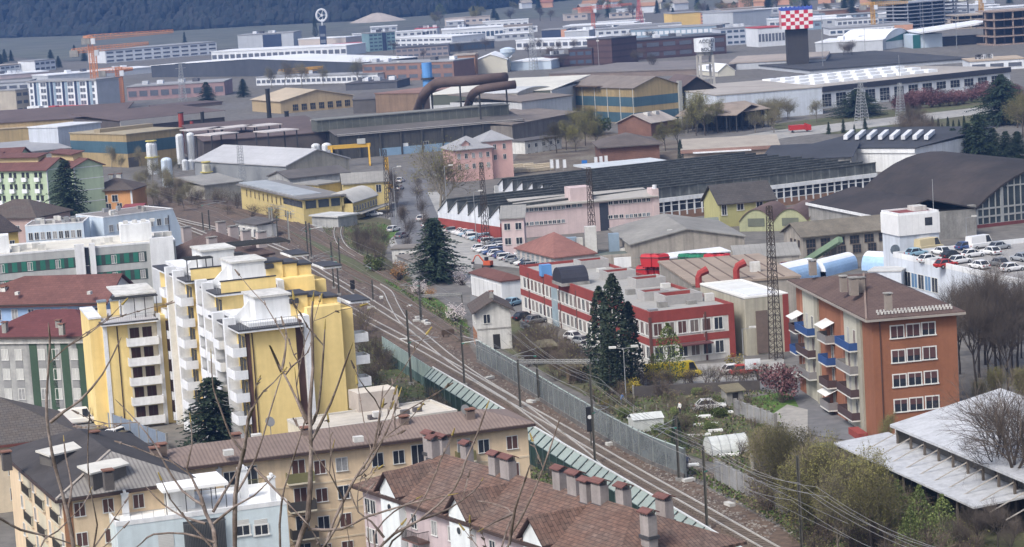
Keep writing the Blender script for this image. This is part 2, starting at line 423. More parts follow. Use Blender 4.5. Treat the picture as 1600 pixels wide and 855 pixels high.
def bush(h, r, seed, n=900, leafs=.3, twigs=40):
    rnd.seed(seed); tr = MB(); cr = MB()
    blobs = [(Vector((rnd.uniform(-.6, .6)*r, rnd.uniform(-.6, .6)*r, rnd.uniform(.3, .75)*h)), rnd.uniform(.3, .55)*r) for _ in range(9)]
    for _ in range(twigs):
        c, q = rnd.choice(blobs); tr.tube((rnd.uniform(-.2, .2), rnd.uniform(-.2, .2), -.1), c+v3(q*.6), .035, .01, 3, 0, False)
    for _ in range(n):
        c, q = rnd.choice(blobs); d = v3().normalized(); p = c+d*q*rnd.uniform(.6, 1.1); p.z = max(.05, p.z*1.0)
        leafq(cr, p, leafs*rnd.uniform(.6, 1.4), 0 if rnd.random() < .7 else 1)
    return tr, cr
bark_l = M('pale_bark', (.19, .165, .13), .95, .3, 2, rand=.25)
twig_b = M('brown_twigs', (.12, .095, .075), .95, .3, .6, rand=.25)
twig_g = M('olive_twigs', (.15, .13, .08), .95, .3, .6, rand=.2)
twig_d = M('dark_twigs', (.095, .078, .066), .95, .3, .6, rand=.2)
bud = M('yellow_green_buds', (.2, .19, .065), .9, .3, .5, rand=.2)
ndl = M('dark_needles', (.024, .042, .026), .9, .3, .5, rand=.2); ndl2 = M('lighter_needles', (.05, .075, .04), .9, .3, .5, rand=.2)  # two needle greens mixed at random through the crowns
cyp = M('cypress_green', (.03, .045, .028), .9, .3, .5); cyp2 = M('cypress_light', (.055, .07, .04), .9, .3, .5)
lf1 = M('fresh_leaves', (.1, .13, .038), .8, .3, .5, rand=.2); lf2 = M('fresh_leaves_pale', (.16, .19, .065), .8, .3, .5, rand=.2)
plum = M('purple_leaves', (.12, .055, .058), .85, .3, .5, rand=.2); plum2 = M('pink_purple_blossom', (.2, .1, .105), .85, .3, .5, rand=.2)
blos = M('white_blossom', (.7, .64, .64), .85, .15, .5); yel_b = M('yellow_blossom', (.42, .32, .04), .85, .2, .5); orl = M('orange_twigs', (.3, .14, .04), .9, .3, .5)
POOL = {}
def pool(k, fn, mats_t, mats_c, n=3):
    L_ = []
    for i in range(n):
        tr, cr = fn(i); L_.append((tr.mesh('trunk', mats_t), cr.mesh('crown', mats_c)))
    POOL[k] = L_
pool('bare', lambda i: bare_tree(12, 20+i, 5), [bark], [twig_b, bud])
pool('pale', lambda i: bare_tree(12, 40+i, 5, .12, .22), [bark_l], [M('pale_twigs', (.2, .17, .12), .95, .3, .6, rand=.2), bud])
pool('dark', lambda i: bare_tree(12, 50+i, 5), [M('dark_bark', (.05, .042, .038), .95, .3, 2)], [twig_d, bud])
pool('willow', lambda i: bare_tree(12, 60+i, 5, .3, .24, .05), [bark], [twig_g, bud])
pool('budding', lambda i: bare_tree(12, 70+i, 5, .3, .24), [bark], [twig_b, M('olive_buds', (.19, .18, .05), .9, .3, .5, rand=.2)])
pool('scrub', lambda i: bare_tree(4, 80+i, 5, .05, .15, bushy=True), [bark], [M('scrub_twigs', (.13, .1, .08), .95, .3, .8, rand=.3), bud])
pool('conifer', lambda i: conifer(14, 4.2, 90+i), [bark], [ndl, ndl2])
pool('cedar', lambda i: conifer(12, 7.0, 95+i, 1.3, .12, True), [bark], [ndl, ndl2], 2)
pool('cypress', lambda i: column(14, 2.0, 100+i), [bark], [cyp, cyp2])
pool('green', lambda i: column(9, 2.6, 110+i, 1500, .2, lambda t: max(.12, math.sin(PI*min(1, (t*.9+.12)))**.7)), [bark_l], [lf1, lf2], 2)
pool('greenbush', lambda i: bush(2.5, 2.0, 120+i), [bark], [lf1, lf2])
pool('darkbush', lambda i: bush(2.5, 2.0, 125+i, 1000, .28), [bark], [ndl2, cyp], 2)
pool('plum', lambda i: bush(4.5, 3.0, 130+i, 1500, .32), [bark], [plum, plum2], 2)
pool('white', lambda i: bush(4, 2.6, 140+i, 700, .2, 70), [bark], [blos, M('pinkish_blossom', (.6, .5, .5), .85, .15, .5)], 2)
pool('yellow', lambda i: bush(3, 2.0, 150+i, 700, .24, 60), [bark], [yel_b, bud], 2)
pool('orange', lambda i: bush(3.5, 1.8, 160+i, 700, .2, 70), [bark], [orl, M('orange_twigs_light', (.4, .22, .08), .9, .3, .5)], 1)
BASEH = dict(bare=11.5, pale=11.5, dark=11.5, willow=11.5, budding=11.5, scrub=3.6, conifer=14, cedar=12, cypress=14, green=9, greenbush=2.5, darkbush=2.5, plum=4.5, white=4, yellow=3, orange=3.5)
def fixh():
    for k, L_ in POOL.items():
        BASEH[k] = sum(max(v.co.z for me in pr for v in me.vertices) for pr in L_)/len(L_)
fixh()
def plant(kind, name, label, cat, u, v, vt=None, h=None, wide=1.0, group=None, z0=0.0, var=None):
    p = P(u, v, z0)
    if h is None: h = zof(u, v, vt, z0)
    i = rnd.randrange(len(POOL[kind])) if var is None else var; s = h/BASEH[kind]
    o = thing(name, label, cat, p, rnd.uniform(0, 6.28), group); o.scale = (s*wide, s*wide, s)
    mk('trunk', POOL[kind][i][0], o); mk('crown', POOL[kind][i][1], o); return o

# ------------------------------------------------------------------ ground and hills
gmat = M('city_ground', (.17, .16, .15), .95, .25, .02, col2=(.125, .115, .1), fine=.4)
asph = M('asphalt', (.15, .15, .155), .9, .18, .05, fine=.6)
asph_l = M('pale_asphalt', (.33, .32, .3), .9, .18, .05, fine=.6)
grass = M('grass', (.08, .145, .03), .95, .3, .2, fine=1.5)
scrubm = M('rough_verge', (.115, .105, .06), .95, .3, .08, col2=(.09, .1, .045), fine=1.2)
dirt = M('brown_soil', (.13, .1, .075), .95, .3, .1, col2=(.16, .14, .11), fine=1)
ball = M('track_ballast', (.165, .118, .088), .95, .35, .06, col2=(.095, .073, .06), fine=1.1)
field = M('vineyard_field', (.135, .138, .122), .95, .25, .004, col2=(.105, .112, .092), fine=.03)
g = MB(); g.box(-3500, 5200, -300, 9000, -3, 0, skip='dfrbl'); struct('ground', g, gmat)
h_ = MB()                                                             # the slope the photographer stands on
NX = 40
prof = [(-120, 66), (-6, 59.6), (4, 58.2), (14, 54), (60, 38), (120, 19), (170, 4), (190, -.5)]
for i in range(NX):
    x0, x1 = -200+10*i, -190+10*i
    for (y0, z0), (y1, z1) in zip(prof, prof[1:]): h_.face([(x0, y0, z0), (x1, y0, z0), (x1, y1, z1), (x0, y1, z1)])
struct('hillside', h_, M('wooded_slope', (.09, .08, .05), .95, .35, .2, col2=(.07, .085, .035), fine=1))
# far mountain flank: forested, rising behind the valley
base = [(-500, 92), (-150, 72), (0, 60), (150, 55), (300, 47), (420, 40), (560, 33), (700, 22), (820, 8), (1000, -10), (1250, -30), (1700, -55), (2100, -78)]
hm = MB(); bp = [P(u, v) for u, v in base]
rows = []
K = 26
dense = []
for a, b in zip(bp, bp[1:]):
    for i in range(14): dense.append(a.lerp(b, i/14))
dense.append(bp[-1])
rnd.seed(5)
from mathutils import noise as NZ
for j in range(K+1):
    t = j/K; row = []
    for p in dense:
        d = Vector((p.x, p.y, 0)).normalized(); q = p+d*(t**1.15*1900)
        n1 = NZ.fractal(Vector((q.x/420, q.y/420, 1.3)), 1, 2, 5)
        z = 900*t**1.1+n1*140*min(1, t*3.0)*(1-.2*t) + (NZ.noise(Vector((q.x/60, q.y/60, 4)))*9 if j else 0)
        row.append((q.x, q.y, z-1 if j == 0 else max(z, -1)))
    rows.append(row)
for j in range(K):
    for i in range(len(dense)-1): hm.face([rows[j][i], rows[j][i+1], rows[j+1][i+1], rows[j+1][i]])
o = hm.obj('mountain', M('forest_flank', (.024, .03, .03), .95, .4, .012, col2=(.016, .022, .028), fine=.06), None, True); o['kind'] = 'structure'
# tree cover at the foot of the mountain: one far-off mass
fm_ = MB(); rnd.seed(9)
def clump(mb, p, r, h):
    k = 6; a0 = rnd.uniform(0, 1); top = p+Vector((0, 0, h)); ring = [p+Vector((math.cos(a0+2*PI*i/k)*r*rnd.uniform(.7, 1.2), math.sin(a0+2*PI*i/k)*r*rnd.uniform(.7, 1.2), h*rnd.uniform(.25, .5))) for i in range(k)]
    r2 = [p+Vector((math.cos(a0+.3+2*PI*i/k)*r*.55, math.sin(a0+.3+2*PI*i/k)*r*.55, h*rnd.uniform(.75, .95))) for i in range(k)]
    lo = [p+Vector((math.cos(a0+2*PI*i/k)*r*.7, math.sin(a0+2*PI*i/k)*r*.7, -1)) for i in range(k)]
    for A, B in ((lo, ring), (ring, r2)):
        for i in range(k): mb.face([A[i], A[(i+1) % k], B[(i+1) % k], B[i]], 0 if rnd.random() < .6 else 1)
    for i in range(k): mb.face([r2[i], r2[(i+1) % k], top], 0 if rnd.random() < .5 else 1)
for _ in range(11000):
    i = rnd.randrange(len(dense)-1); t = rnd.random()**1.6*.5; j = t*K; j0 = min(K-1, int(j)); s_ = rnd.random()
    p = Vector(rows[j0][i]).lerp(Vector(rows[j0+1][i]), j-j0).lerp(Vector(rows[j0][i+1]).lerp(Vector(rows[j0+1][i+1]), j-j0), s_)
    clump(fm_, p, rnd.uniform(4, 8), rnd.uniform(7, 15))
tag(fm_.obj('mountain_forest', [M('far_forest', (.024, .03, .028), .95, .4, .02, rand=0), M('far_forest_brown', (.034, .035, .033), .95, .4, .02)], None, True), 'blue hazed forest covering the foot of the mountain behind the valley', 'forest', None, 'stuff')
# fields and open ground
patch('field', [(-300, 104), (0, 88), (110, 96), (300, 80), (560, 62), (760, 34), (1000, 18), (1250, 2), (1700, -30), (1700, -50), (1250, -32), (1000, -12), (820, 6), (700, 20), (560, 31), (420, 38), (300, 45), (150, 53), (0, 58), (-300, 80)], .25, field)
patch('rail_bed', [(1330, 900), (1215, 822), (1100, 760), (1000, 716), (900, 664), (820, 612), (750, 566), (715, 512), (660, 470), (600, 430), (540, 388), (480, 350), (430, 332), (380, 318), (330, 306), (250, 292), (200, 300), (200, 340), (300, 378), (400, 430), (480, 475), (560, 520), (640, 580), (700, 620), (780, 668), (860, 712), (960, 770), (1060, 828), (1140, 890)], .06, ball)
patch('verge', [(1320, 870), (1215, 805), (1100, 745), (1075, 725), (1120, 740), (1200, 790), (1330, 850)], .1, dirt)
patch('verge', [(560, 440), (520, 412), (470, 380), (430, 360), (430, 352), (480, 372), (540, 400), (600, 425), (680, 480), (735, 520), (730, 540), (690, 500), (640, 466), (600, 450)], .09, scrubm)
patch('verge', [(520, 380), (500, 350), (560, 335), (620, 345), (600, 400), (660, 450), (730, 500), (735, 540), (640, 460), (560, 405)], .075, scrubm)
patch('verge', [(560, 378), (545, 360), (600, 350), (625, 362), (600, 380)], .1, grass)
patch('verge', [(615, 448), (600, 436), (640, 440), (700, 480), (735, 512), (720, 510), (670, 480)], .1, grass)
patch('yard', [(600, 350), (640, 300), (690, 300), (700, 350), (790, 372), (800, 400), (850, 402), (820, 420), (740, 412), (735, 450), (690, 420), (640, 400), (610, 385)], .05, asph_l)
patch('street', [(640, 420), (615, 370), (608, 330), (640, 262), (668, 262), (668, 300), (690, 350), (660, 372), (690, 420)], .09, asph)
patch('street', [(735, 480), (735, 460), (815, 500), (935, 560), (1000, 600), (1100, 595), (1225, 590), (1225, 606), (1100, 612), (990, 622), (900, 580), (820, 530), (800, 510)], .05, asph)
patch('yard', [(1000, 600), (1000, 575), (1225, 560), (1225, 596), (1100, 598)], .06, asph_l)
patch('garden', [(930, 612), (1000, 606), (1150, 610), (1215, 640), (1225, 700), (1200, 760), (1150, 735), (1090, 715), (1000, 690), (930, 640)], .05, M('allotment_soil', (.11, .095, .065), .95, .3, .15, col2=(.09, .11, .045), fine=1))
patch('garden', [(1180, 640), (1170, 622), (1225, 612), (1260, 630), (1240, 660)], .08, grass)
patch('path', [(1195, 655), (1230, 632), (1262, 640), (1262, 700), (1225, 690)], .1, asph_l)
patch('yard', [(0, 640), (60, 600), (160, 640), (200, 690), (270, 700), (420, 690), (420, 730), (100, 740), (0, 720)], .05, asph)
patch('garden', [(560, 600), (560, 530), (600, 530), (660, 585), (720, 640), (820, 700), (930, 780), (1060, 870), (960, 870), (820, 790), (700, 660)], .07, M('rough_grass', (.085, .105, .04), .95, .35, .12, col2=(.1, .085, .06), fine=1.2))
patch('garden', [(770, 540), (760, 490), (830, 500), (930, 565), (960, 610), (1000, 650), (960, 640), (880, 600), (820, 565)], .08, scrubm)
patch('verge', [(1150, 700), (1300, 690), (1420, 740), (1600, 800), (1700, 900), (1300, 900), (1230, 830), (1170, 760)], .07, scrubm)
patch('yard', [(1330, 640), (1340, 690), (1270, 680), (1240, 620), (1260, 560), (1330, 600)], .09, asph)
patch('yard', [(1450, 420), (1620, 380), (1620, 480), (1480, 470)], .05, asph)
patch('street', [(1060, 230), (1200, 205), (1600, 160), (1600, 170), (1230, 215), (1070, 240)], .05, asph_l)
patch('yard', [(1200, 195), (1600, 145), (1600, 190), (1300, 210), (1220, 205)], .03, scrubm)
patch('yard', [(800, 300), (790, 270), (830, 210), (900, 200), (1060, 220), (1060, 250), (900, 275)], .04, dirt)
# ------------------------------------------------------------------ tracks
rail_m = M('polished_rail', (.55, .53, .5), .4, .15, .5, metal=.2, spec=.5); rail_r = M('rusty_rail', (.16, .11, .08), .7, .2, .5)
slp = M('sleeper', (.185, .15, .122), .9, .3, .7)
def smooth(pts, step=3.0):
    out = []
    for i in range(len(pts)-1):
        p0, p1, p2, p3 = pts[max(0, i-1)], pts[i], pts[i+1], pts[min(len(pts)-1, i+2)]; k = max(2, int((p2-p1).length/step))
        for j in range(k):
            t = j/k; out.append(.5*((2*p1)+(p2-p0)*t+(2*p0-5*p1+4*p2-p3)*t*t+(3*p1-p0-3*p2+p3)*t**3))
    out.append(pts[-1]); return out
def offs(line, k, z=None):
    out = []
    for i, p in enumerate(line):
        d = (line[min(i+1, len(line)-1)]-line[max(i-1, 0)]); d.z = 0; d.normalize(); q = p+Vector((d.y, -d.x, 0))*k
        if z is not None: q.z = z
        out.append(q)
    return out
def sweep(mb, L_, R_, z0, z1, m=0):        # solid strip between two lines
    for i in range(len(L_)-1):
        a, b, c, d = L_[i], R_[i], R_[i+1], L_[i+1]
        for pts in ([(a, z1), (d, z1), (c, z1), (b, z1)], [(a, z0), (d, z0), (d, z1), (a, z1)], [(b, z1), (c, z1), (c, z0), (b, z0)]): mb.face([(p.x, p.y, z) for p, z in pts], m)
LINES = {}
def track(key, pxl, label, shiny=True, sleepers=True):
    line = smooth([P(u, v, .45) for u, v in pxl]); LINES[key] = line
    t = thing('railway_track', label, 'railway track', (line[0].x, line[0].y, 0)); ofs = -Vector((line[0].x, line[0].y, 0))
    L2 = [p+ofs for p in line]
    for sgn in (-1, 1):
        r_ = MB(); sweep(r_, offs(L2, sgn*.78-.06), offs(L2, sgn*.78+.06), .3, .47); r_.obj('rail', rail_m if shiny else rail_r, t)
    s = MB(); acc = 0
    for a, b in zip(L2, L2[1:]):
        d = b-a; L_ = d.length; d.normalize(); n_ = Vector((d.y, -d.x, 0))
        while acc < L_:
            c = a+d*acc; e = d*.13
            q = [c-n_*1.3-e, c+n_*1.3-e, c+n_*1.3+e, c-n_*1.3+e]; s.prism([(p.x, p.y) for p in q][::-1] if False else [(p.x, p.y) for p in q], .08, .31); acc += .75
        acc -= L_
    so_ = s.obj('sleepers', slp, t); so_['kind'] = 'stuff'
track('T1', [(1330, 925), (1205, 855), (1101.5, 796.5), (1000, 739.5), (930, 699), (869, 663), (783, 614.5), (724, 580.5), (634, 530), (577, 500), (540, 478), (505, 458), (440, 423), (380, 394), (330, 370), (285, 352), (235, 332)], 'through railway track with bright rails running beside the glass noise barrier')
track('T0', [(1230, 915), (1160, 872), (1060, 815), (960, 757), (900, 722), (850, 693), (790, 655)], 'railway track hidden close behind the pale green slanted noise barrier')
track('T2', [(800, 623), (745, 589), (700, 557), (665, 528), (640, 509), (612, 492), (547, 451), (494, 419.5), (457, 396), (408, 376), (340, 357), (285, 344), (230, 330)], 'middle railway track that joins the through track by the signal house')
track('T3', [(725, 530), (697, 510), (640, 474), (590, 444), (528, 412), (460, 371), (430, 354), (400, 340), (360, 326), (310, 312), (250, 298)], 'railway track ending in front of the white signal house', False)
track('X1', [(588, 444), (605, 455), (614, 473), (627, 496), (641, 510), (660, 524)], 'short curved crossover track between the two tracks past the yellow towers')
track('X2', [(800, 624), (824, 641), (850, 661), (880, 684), (910, 708), (930, 727), (950, 745)], 'diagonal crossover track leading to the track behind the noise barrier')
track('T4', [(660, 462), (640, 449), (612, 432), (590, 418), (547, 393), (500, 364), (455, 338), (410, 318)], 'overgrown outermost siding beside the grassy verge', False)
track('T5', [(560, 400), (540, 388), (530, 375), (527, 362), (530, 350)], 'short siding curving off toward the yellow railway office', True)
# ------------------------------------------------------------------ noise barriers
bglass = M('pale_green_glass', (.26, .305, .28), .5, .2, .4, spec=.3); bgreen = M('dark_green_panel', (.02, .042, .035), .6, .2, .5); bwhite = M('barrier_capping', (.6, .62, .62), .5, .1, .5)
def barrier(name, label, pts, posts_m):
    t = thing(name, label, 'noise barrier', (pts[0].x, pts[0].y, 0)); o = Vector((pts[0].x, pts[0].y, 0)); return t, [p-o for p in pts]
line = smooth([P(u, v, 4.2) for u, v in [(676, 574), (743, 613), (825, 661.6), (952, 735), (1060, 798), (1156, 855), (1260, 915)]], 2.4)
for p in line: p.z = 0
t, L2 = barrier('noise_barrier', 'long noise barrier with slanted pale green glass over a dark wall, by the tiled roof', line, None)
A, B = offs(L2, 0), offs(L2, 2.0)
A = L2; Bq = offs(L2, -0.05); lo = [Vector((p.x, p.y, 0)) for p in offs(L2, 1.5)]
side = 1 if (P(700, 660)-line[3]).dot(offs(line, 1)[3]-line[3]) > 0 else -1
lo = offs(L2, side*1.35); mbg = MB(); mbb = MB(); mbc = MB()
for i in range(len(L2)-1):
    a, b, c, d = L2[i], L2[i+1], lo[i+1], lo[i]; k = .1
    a2, b2, c2, d2 = a.lerp(b, k), a.lerp(b, 1-k), d.lerp(c, 1-k), d.lerp(c, k)
    mbg.face([(a2.x, a2.y, 4.15), (b2.x, b2.y, 4.15), (c2.x, c2.y, 3.0), (d2.x, d2.y, 3.0)])
    mbb.tube((a.x, a.y, 4.2), (d.x, d.y, 3.0), .07, .07, 4); mbb.tube((d.x, d.y, 3.0), (d.x, d.y, -.2), .09, .09, 4)
    mbc.tube((a.x, a.y, 4.24), (b.x, b.y, 4.24), .11, .11, 4); mbb.tube((d.x, d.y, 3.0), (c.x, c.y, 3.0), .06, .06, 4)
mbg.obj('glass_panels', bglass, t); mbb.obj('post_frame', M('barrier_post', (.06, .09, .085), .5, .1), t); mbc.obj('capping_rail', bwhite, t)
w_ = MB(); sweep(w_, [p for p in offs(L2, side*1.25)], [p for p in offs(L2, side*1.15)], -.2, 2.95); w_.obj('green_wall', bgreen, t)
line = smooth([P(u, v, 3.6) for u, v in [(597, 526), (630, 547), (676, 576)]], 1.9)
t, L2 = barrier('noise_barrier', 'upright pale glass noise barrier on a teal plinth beside the stepped yellow towers', line, None)
w_ = MB(); sweep(w_, offs(L2, .05), offs(L2, -.05), -.3, 1.5); w_.obj('green_plinth', M('teal_panel', (.07, .115, .105), .6, .2, .5), t)
w_ = MB(); sweep(w_, offs(L2, .04), offs(L2, -.04), 1.5, 3.6); w_.obj('glass_panels', M('grey_green_glass', (.3, .38, .36), .3, .15, .3, spec=.5), t)
for p in L2: MB().box(p.x-.07, p.x+.07, p.y-.07, p.y+.07, -.2, 3.65).obj('post', M('barrier_post_grey', (.25, .3, .29), .5, .1), t)
line = smooth([P(u, v, 0) for u, v in [(746, 566), (820, 611), (900, 661), (1000, 718), (1072, 748)]], 2.6)
t, L2 = barrier('noise_barrier', 'tall grey glass noise barrier on the far side of the tracks, along the allotment gardens', line, None)
w_ = MB(); sweep(w_, offs(L2, .2), offs(L2, -.2), -.1, .55); w_.obj('concrete_base', M('weathered_concrete', (.17, .16, .15), .9, .3, .4, stain=.4), t)
w_ = MB(); sweep(w_, offs(L2, .03), offs(L2, -.03), .55, 3.5); w_.obj('glass_panels', M('grey_glass', (.2, .225, .23), .25, .3, .35, spec=.5, trans=.25), t)
w_ = MB()
for p, q in zip(L2, L2[1:]): w_.tube((p.x, p.y, 3.52), (q.x, q.y, 3.52), .07, .07, 4)
w_.obj('top_rail', M('greenish_rail', (.42, .5, .47), .5, .1), t)
for p in L2: MB().box(p.x-.09, p.x+.09, p.y-.12, p.y+.12, -.1, 3.7).obj('post', M('barrier_post_dull', (.2, .215, .21), .6, .15), t)
# ================================================================== near buildings
peach = M('peach_render', (.68, .53, .36), .9, .12, .2, stain=.18); peach_l = M('pale_peach', (.66, .55, .4), .9, .12, .2, stain=.15)
pink = M('pink_render', (.5, .415, .425), .9, .12, .2, stain=.2); lblue = M('pale_blue_render', (.55, .63, .66), .9, .1, .2, stain=.15)
yel = M('yellow_render', (.78, .6, .26), .9, .1, .12, stain=.13); white = M('white_render', (.7, .71, .72), .85, .1, .2, stain=.2)
cream = M('cream_render', (.6, .54, .42), .9, .12, .2, stain=.2)
corr = M('brown_corrugated', (.225, .17, .145), .75, .22, .12, stain=0, pat=('x', .4, .4, .74)); corr_g = M('grey_corrugated', (.25, .235, .22), .75, .2, .12, pat=('x', .4, .4, .7))
bit = M('dark_bitumen', (.055, .05, .05), .9, .3, .2); tile = M('brown_roof_tiles', (.19, .115, .088), .85, .28, .3, col2=(.14, .098, .08), stain=0, fine=1.3, pat=('tile', .8, .4, .42))
tile_d = M('dark_roof_tiles', (.13, .1, .085), .88, .3, .4, col2=(.1, .085, .075), pat=('tile', .8, .5, .5)); tile_r = M('red_brown_tiles', (.16, .075, .065), .85, .2, .2, pat=('tile', .9, .5, .7))
gut = M('brown_gutter', (.06, .04, .035), .6, .15); floorw = M('white_terrace', (.78, .77, .74), .8, .12, .3, stain=0)
blind = M('pale_blind', (.5, .5, .48), .7, .1, .3, pat=('z', .16, .2, .8)); curt = M('curtained_glass', (.3, .3, .3), .35, .4, 1.2)
wgm = [glass, shut, glass, curt]
def gutter(s, faces='f', o=.55, m=gut):
    b = MB()
    if 'f' in faces: b.box(-o, s.W+o, -o-.12, -o, s.H-.12, s.H+.16)
    if 'l' in faces: b.box(-o-.12, -o, -o, s.D+o, s.H-.12, s.H+.16)
    if 'r' in faces: b.box(s.W+o, s.W+o+.12, -o, s.D+o, s.H-.12, s.H+.16)
    return b.obj('gutter', m, s.rf)
def balcony(s, face, c, z, w, d=1.2, h=1.0, m=None, rail=None, slab=.18, style='solid'):
    "balcony centred at c along a facade, floor at z; solid parapet or bar railing"
    m = m or whitep; b = MB().box(-w/2, w/2, -d, 0, -slab, 0)
    l, r = {'f': ((c, -.002, z), 0), 'l': ((-.002, c, z), -PI/2), 'r': ((s.W+.002, c, z), PI/2)}[face]
    o = b.obj('balcony', m, s.t); o.location = l; o.rotation_euler = (0, 0, r); q = MB()
    if style == 'solid': q.box(-w/2, w/2, -d, -d+.1, .002, h).box(-w/2, -w/2+.1, -d+.1, 0, .002, h).box(w/2-.1, w/2, -d+.1, 0, .002, h)
    else:
        q.box(-w/2, w/2, -d, -d+.05, h-.06, h).box(-w/2, w/2, -d, -d+.05, .06, .12)
        n_ = int(w/.14); [q.box(-w/2+.14*i, -w/2+.14*i+.03, -d+.01, -d+.04, .12, h-.06) for i in range(n_+1)]
        for x in (-w/2, w/2-.04): q.box(x, x+.04, -d+.05, 0, h-.06, h); [q.box(x, x+.03, -d+.14*i, -d+.14*i+.03, .002, h-.06) for i in range(1, int(d/.14))]
    q.obj('railing', rail or m, o); return o
# ---- long peach block
b1 = Bld('apartment_block', 'long peach apartment block with a brown corrugated roof behind the bare twigs', 'apartment block', (262, 735), (824, 664), z=12, D=8.2)
b1.walls(peach, top=False).roof('hx', 1.3, corr, .6); gutter(b1, 'fr', .6)
b1.band('f', 8.55, 8.75, peach_l, name='string_course'); b1.band('f', 5.6, 5.8, peach_l, name='string_course'); b1.band('f', 2.6, 2.8, peach_l, name='string_course')
for u, vv, ht, dr in [(324, 751, 0, 0), (359, 750, 0, 0), (393, 757, 0, 1), (467, 740, 0, 1), (499.5, 729, 0, 0), (534, 727, 0, 0), (590, 718, 0, 0), (623, 714.6, 0, 0), (653, 715, 0, 1), (725.5, 714, 0, 1), (755.7, 696, 0, 0), (800, 690, 0, 0)]:
    x, z = b1.fpx('f', u, vv)
    for k in range(4):
        if dr: b1.win('f', [x], [12-2.55-2.95*k-.25], 1.3, 2.15, gm=wgm)
        else: b1.win('f', [x], [12-2.35-2.95*k], 1.15, 1.35, gm=wgm if k == 0 else [shut, shut, glass, curt])
        if dr and u in (393, 467, 725.5): balcony(b1, 'f', x, 12-2.82-2.95*k, 2.8 if u != 725.5 else 2.0, 1.1, 1.0, cream, M('olive_railing', (.16, .15, .07), .7, .15) if k == 0 else dfr, style='bars' if u == 393 else 'solid')
for u, v_ in [(479, 690), (632, 672), (735, 661), (370, 700), (254, 716), (243, 722)]: b1.chpx(u, v_, 12.5, 1.3, .9, m=M('brown_chimney', (.17, .13, .11), .9, .2, .5))
for u, v_ in [(423, 673), (728, 654)]:
    q = b1.at(u, v_, 13.0); d_ = MB().tube((q.x, q.y, 12.4), (q.x, q.y, 13.9), .05, .05, 5); c = Vector((q.x, q.y-.1, 14.0)); nrm = Vector((.3, -1, .45)).normalized(); a = nrm.orthogonal().normalized(); bb = nrm.cross(a)
    d_.face([c+(a*math.cos(t*PI/6)+bb*math.sin(t*PI/6))*.55 for t in range(12)]); d_.face([c-nrm*.06+(a*math.cos(-t*PI/6)+bb*math.sin(-t*PI/6))*.55 for t in range(12)]); d_.obj('satellite_dish', M('grey_dish', (.22, .22, .22), .6, .2), b1.rf)
for u, v_ in [(401, 686), (590, 651), (560, 690), (357, 711)]:
    q = b1.at(u, v_, 12.9); MB().box(q.x-.5, q.x+.5, q.y-.4, q.y+.4, 12.9, 13.45).obj('roof_vent', offw, b1.rf)
# ---- corner block with dark roof
b2 = Bld('apartment_block', 'peach corner block with a dark hipped roof and two pale rooftop skylights', 'apartment block', (97, 781), (300, 752), z=12.4, D=27)
b2.walls(peach, top=False).roof('hy', 2.6, bit, .7); gutter(b2, 'fl', .7)
me_ = b2.rf.data; me_.materials.append(corr_g)
for p in me_.polygons:
    if abs(p.normal.y) > .1 and p.normal.z > .5 and p.center.y < 10: p.material_index = 1
rl = MB(); rl.tube((-.7, -.7, b2.H+.28), (b2.W/2, b2.W/2, b2.H+2.86), .16, .16, 5); rl.obj('hip_ridge', M('pale_ridge', (.36, .32, .28), .8, .2), b2.rf)
for qd in ([(55, 704), (118, 689), (135, 698), (77, 712)], [(120, 728), (186, 714), (202, 724), (141, 740)]):
    pts = [b2.at(u, v_, b2.H+2.3) for u, v_ in qd]; c = sum(pts, Vector())/4; sk_ = MB(); top = [p for p in (pts[3], pts[2], pts[1], pts[0])]
    if (top[1]-top[0]).cross(top[2]-top[1]).z < 0: top = top[::-1]
    sk_.slab([top], .18); sk_.prism([(c.x+(p.x-c.x)*.86, c.y+(p.y-c.y)*.86) for p in top], b2.H+.4, b2.H+2.12, 1)
    sk_.obj('rooftop_skylight', [M('pale_skylight', (.56, .54, .49), .7, .12, .4), M('skylight_side', (.12, .11, .1), .8, .2)], b2.rf)
for u, v_ in [(11, 727), (170, 757), (149, 695)]: b2.chpx(u, v_, b2.H+1.2, 1.2, .9, m=M('dark_chimney', (.1, .09, .085), .9, .2, .5))
for k in range(4):
    zf = b2.H-2.75-2.95*k
    for y in (3.4, 10.8, 17.6): b2.band('l', zf, zf+2.3, M('pale_loggia', (.55, .5, .38), .9, .15, .5), y-1.9, y+1.9, 'loggia', .02); balcony(b2, 'l', y, zf, 3.9, .28, 1.0, cream, dfr, style='bars')
    b2.win('l', [.9, 7.0, 14.2, 21], [zf+.9], .8, 1.3, gm=wgm); b2.win('f', [1.6, 4.4, 7.4, 10.5], [zf+.9], 1.0, 1.3, gm=[shut, glass])
b2.band('f', 0, b2.H-.2, M('rust_brown_render', (.3, .15, .08), .9, .15), 0.0, .9, 'corner_strip')
# ---- white modern block in front
b3 = Bld('apartment_block', 'modern pale blue and white block with roof terraces and white chimneys in front', 'apartment block', (182, 823), (448, 788), z=10, D=9)
b3.walls(lblue)
b3.parapet(white, .45, .18, floorw)
x0, _ = b3.fpx('f', 286, 820); x1, _ = b3.fpx('f', 351, 812); H = b3.H
rc = MB().box(x0, x1, -.06, .01, 0, H-.4); rc.obj('glazed_bay', M('dark_bay', (.07, .075, .08), .5, .3), b3.t)
gr = MB(); [gr.box(x, x+.05, -.5, -.44, H-4.4, H-.6) for x in [x0+.16*i for i in range(int((x1-x0)/.16))]]; gr.box(x0, x1, -.52, -.42, H-.65, H-.55).box(x0, x1, -.52, -.42, H-4.45, H-4.35).box(x0, x1, -.5, 0, H-4.6, H-4.45)
gr.obj('bar_screen', M('dark_bars', (.1, .1, .1), .5, .1), b3.t)
xc0, xc1 = b3.at(255, 770, H+2.6).x, b3.at(364, 762, H+2.6).x
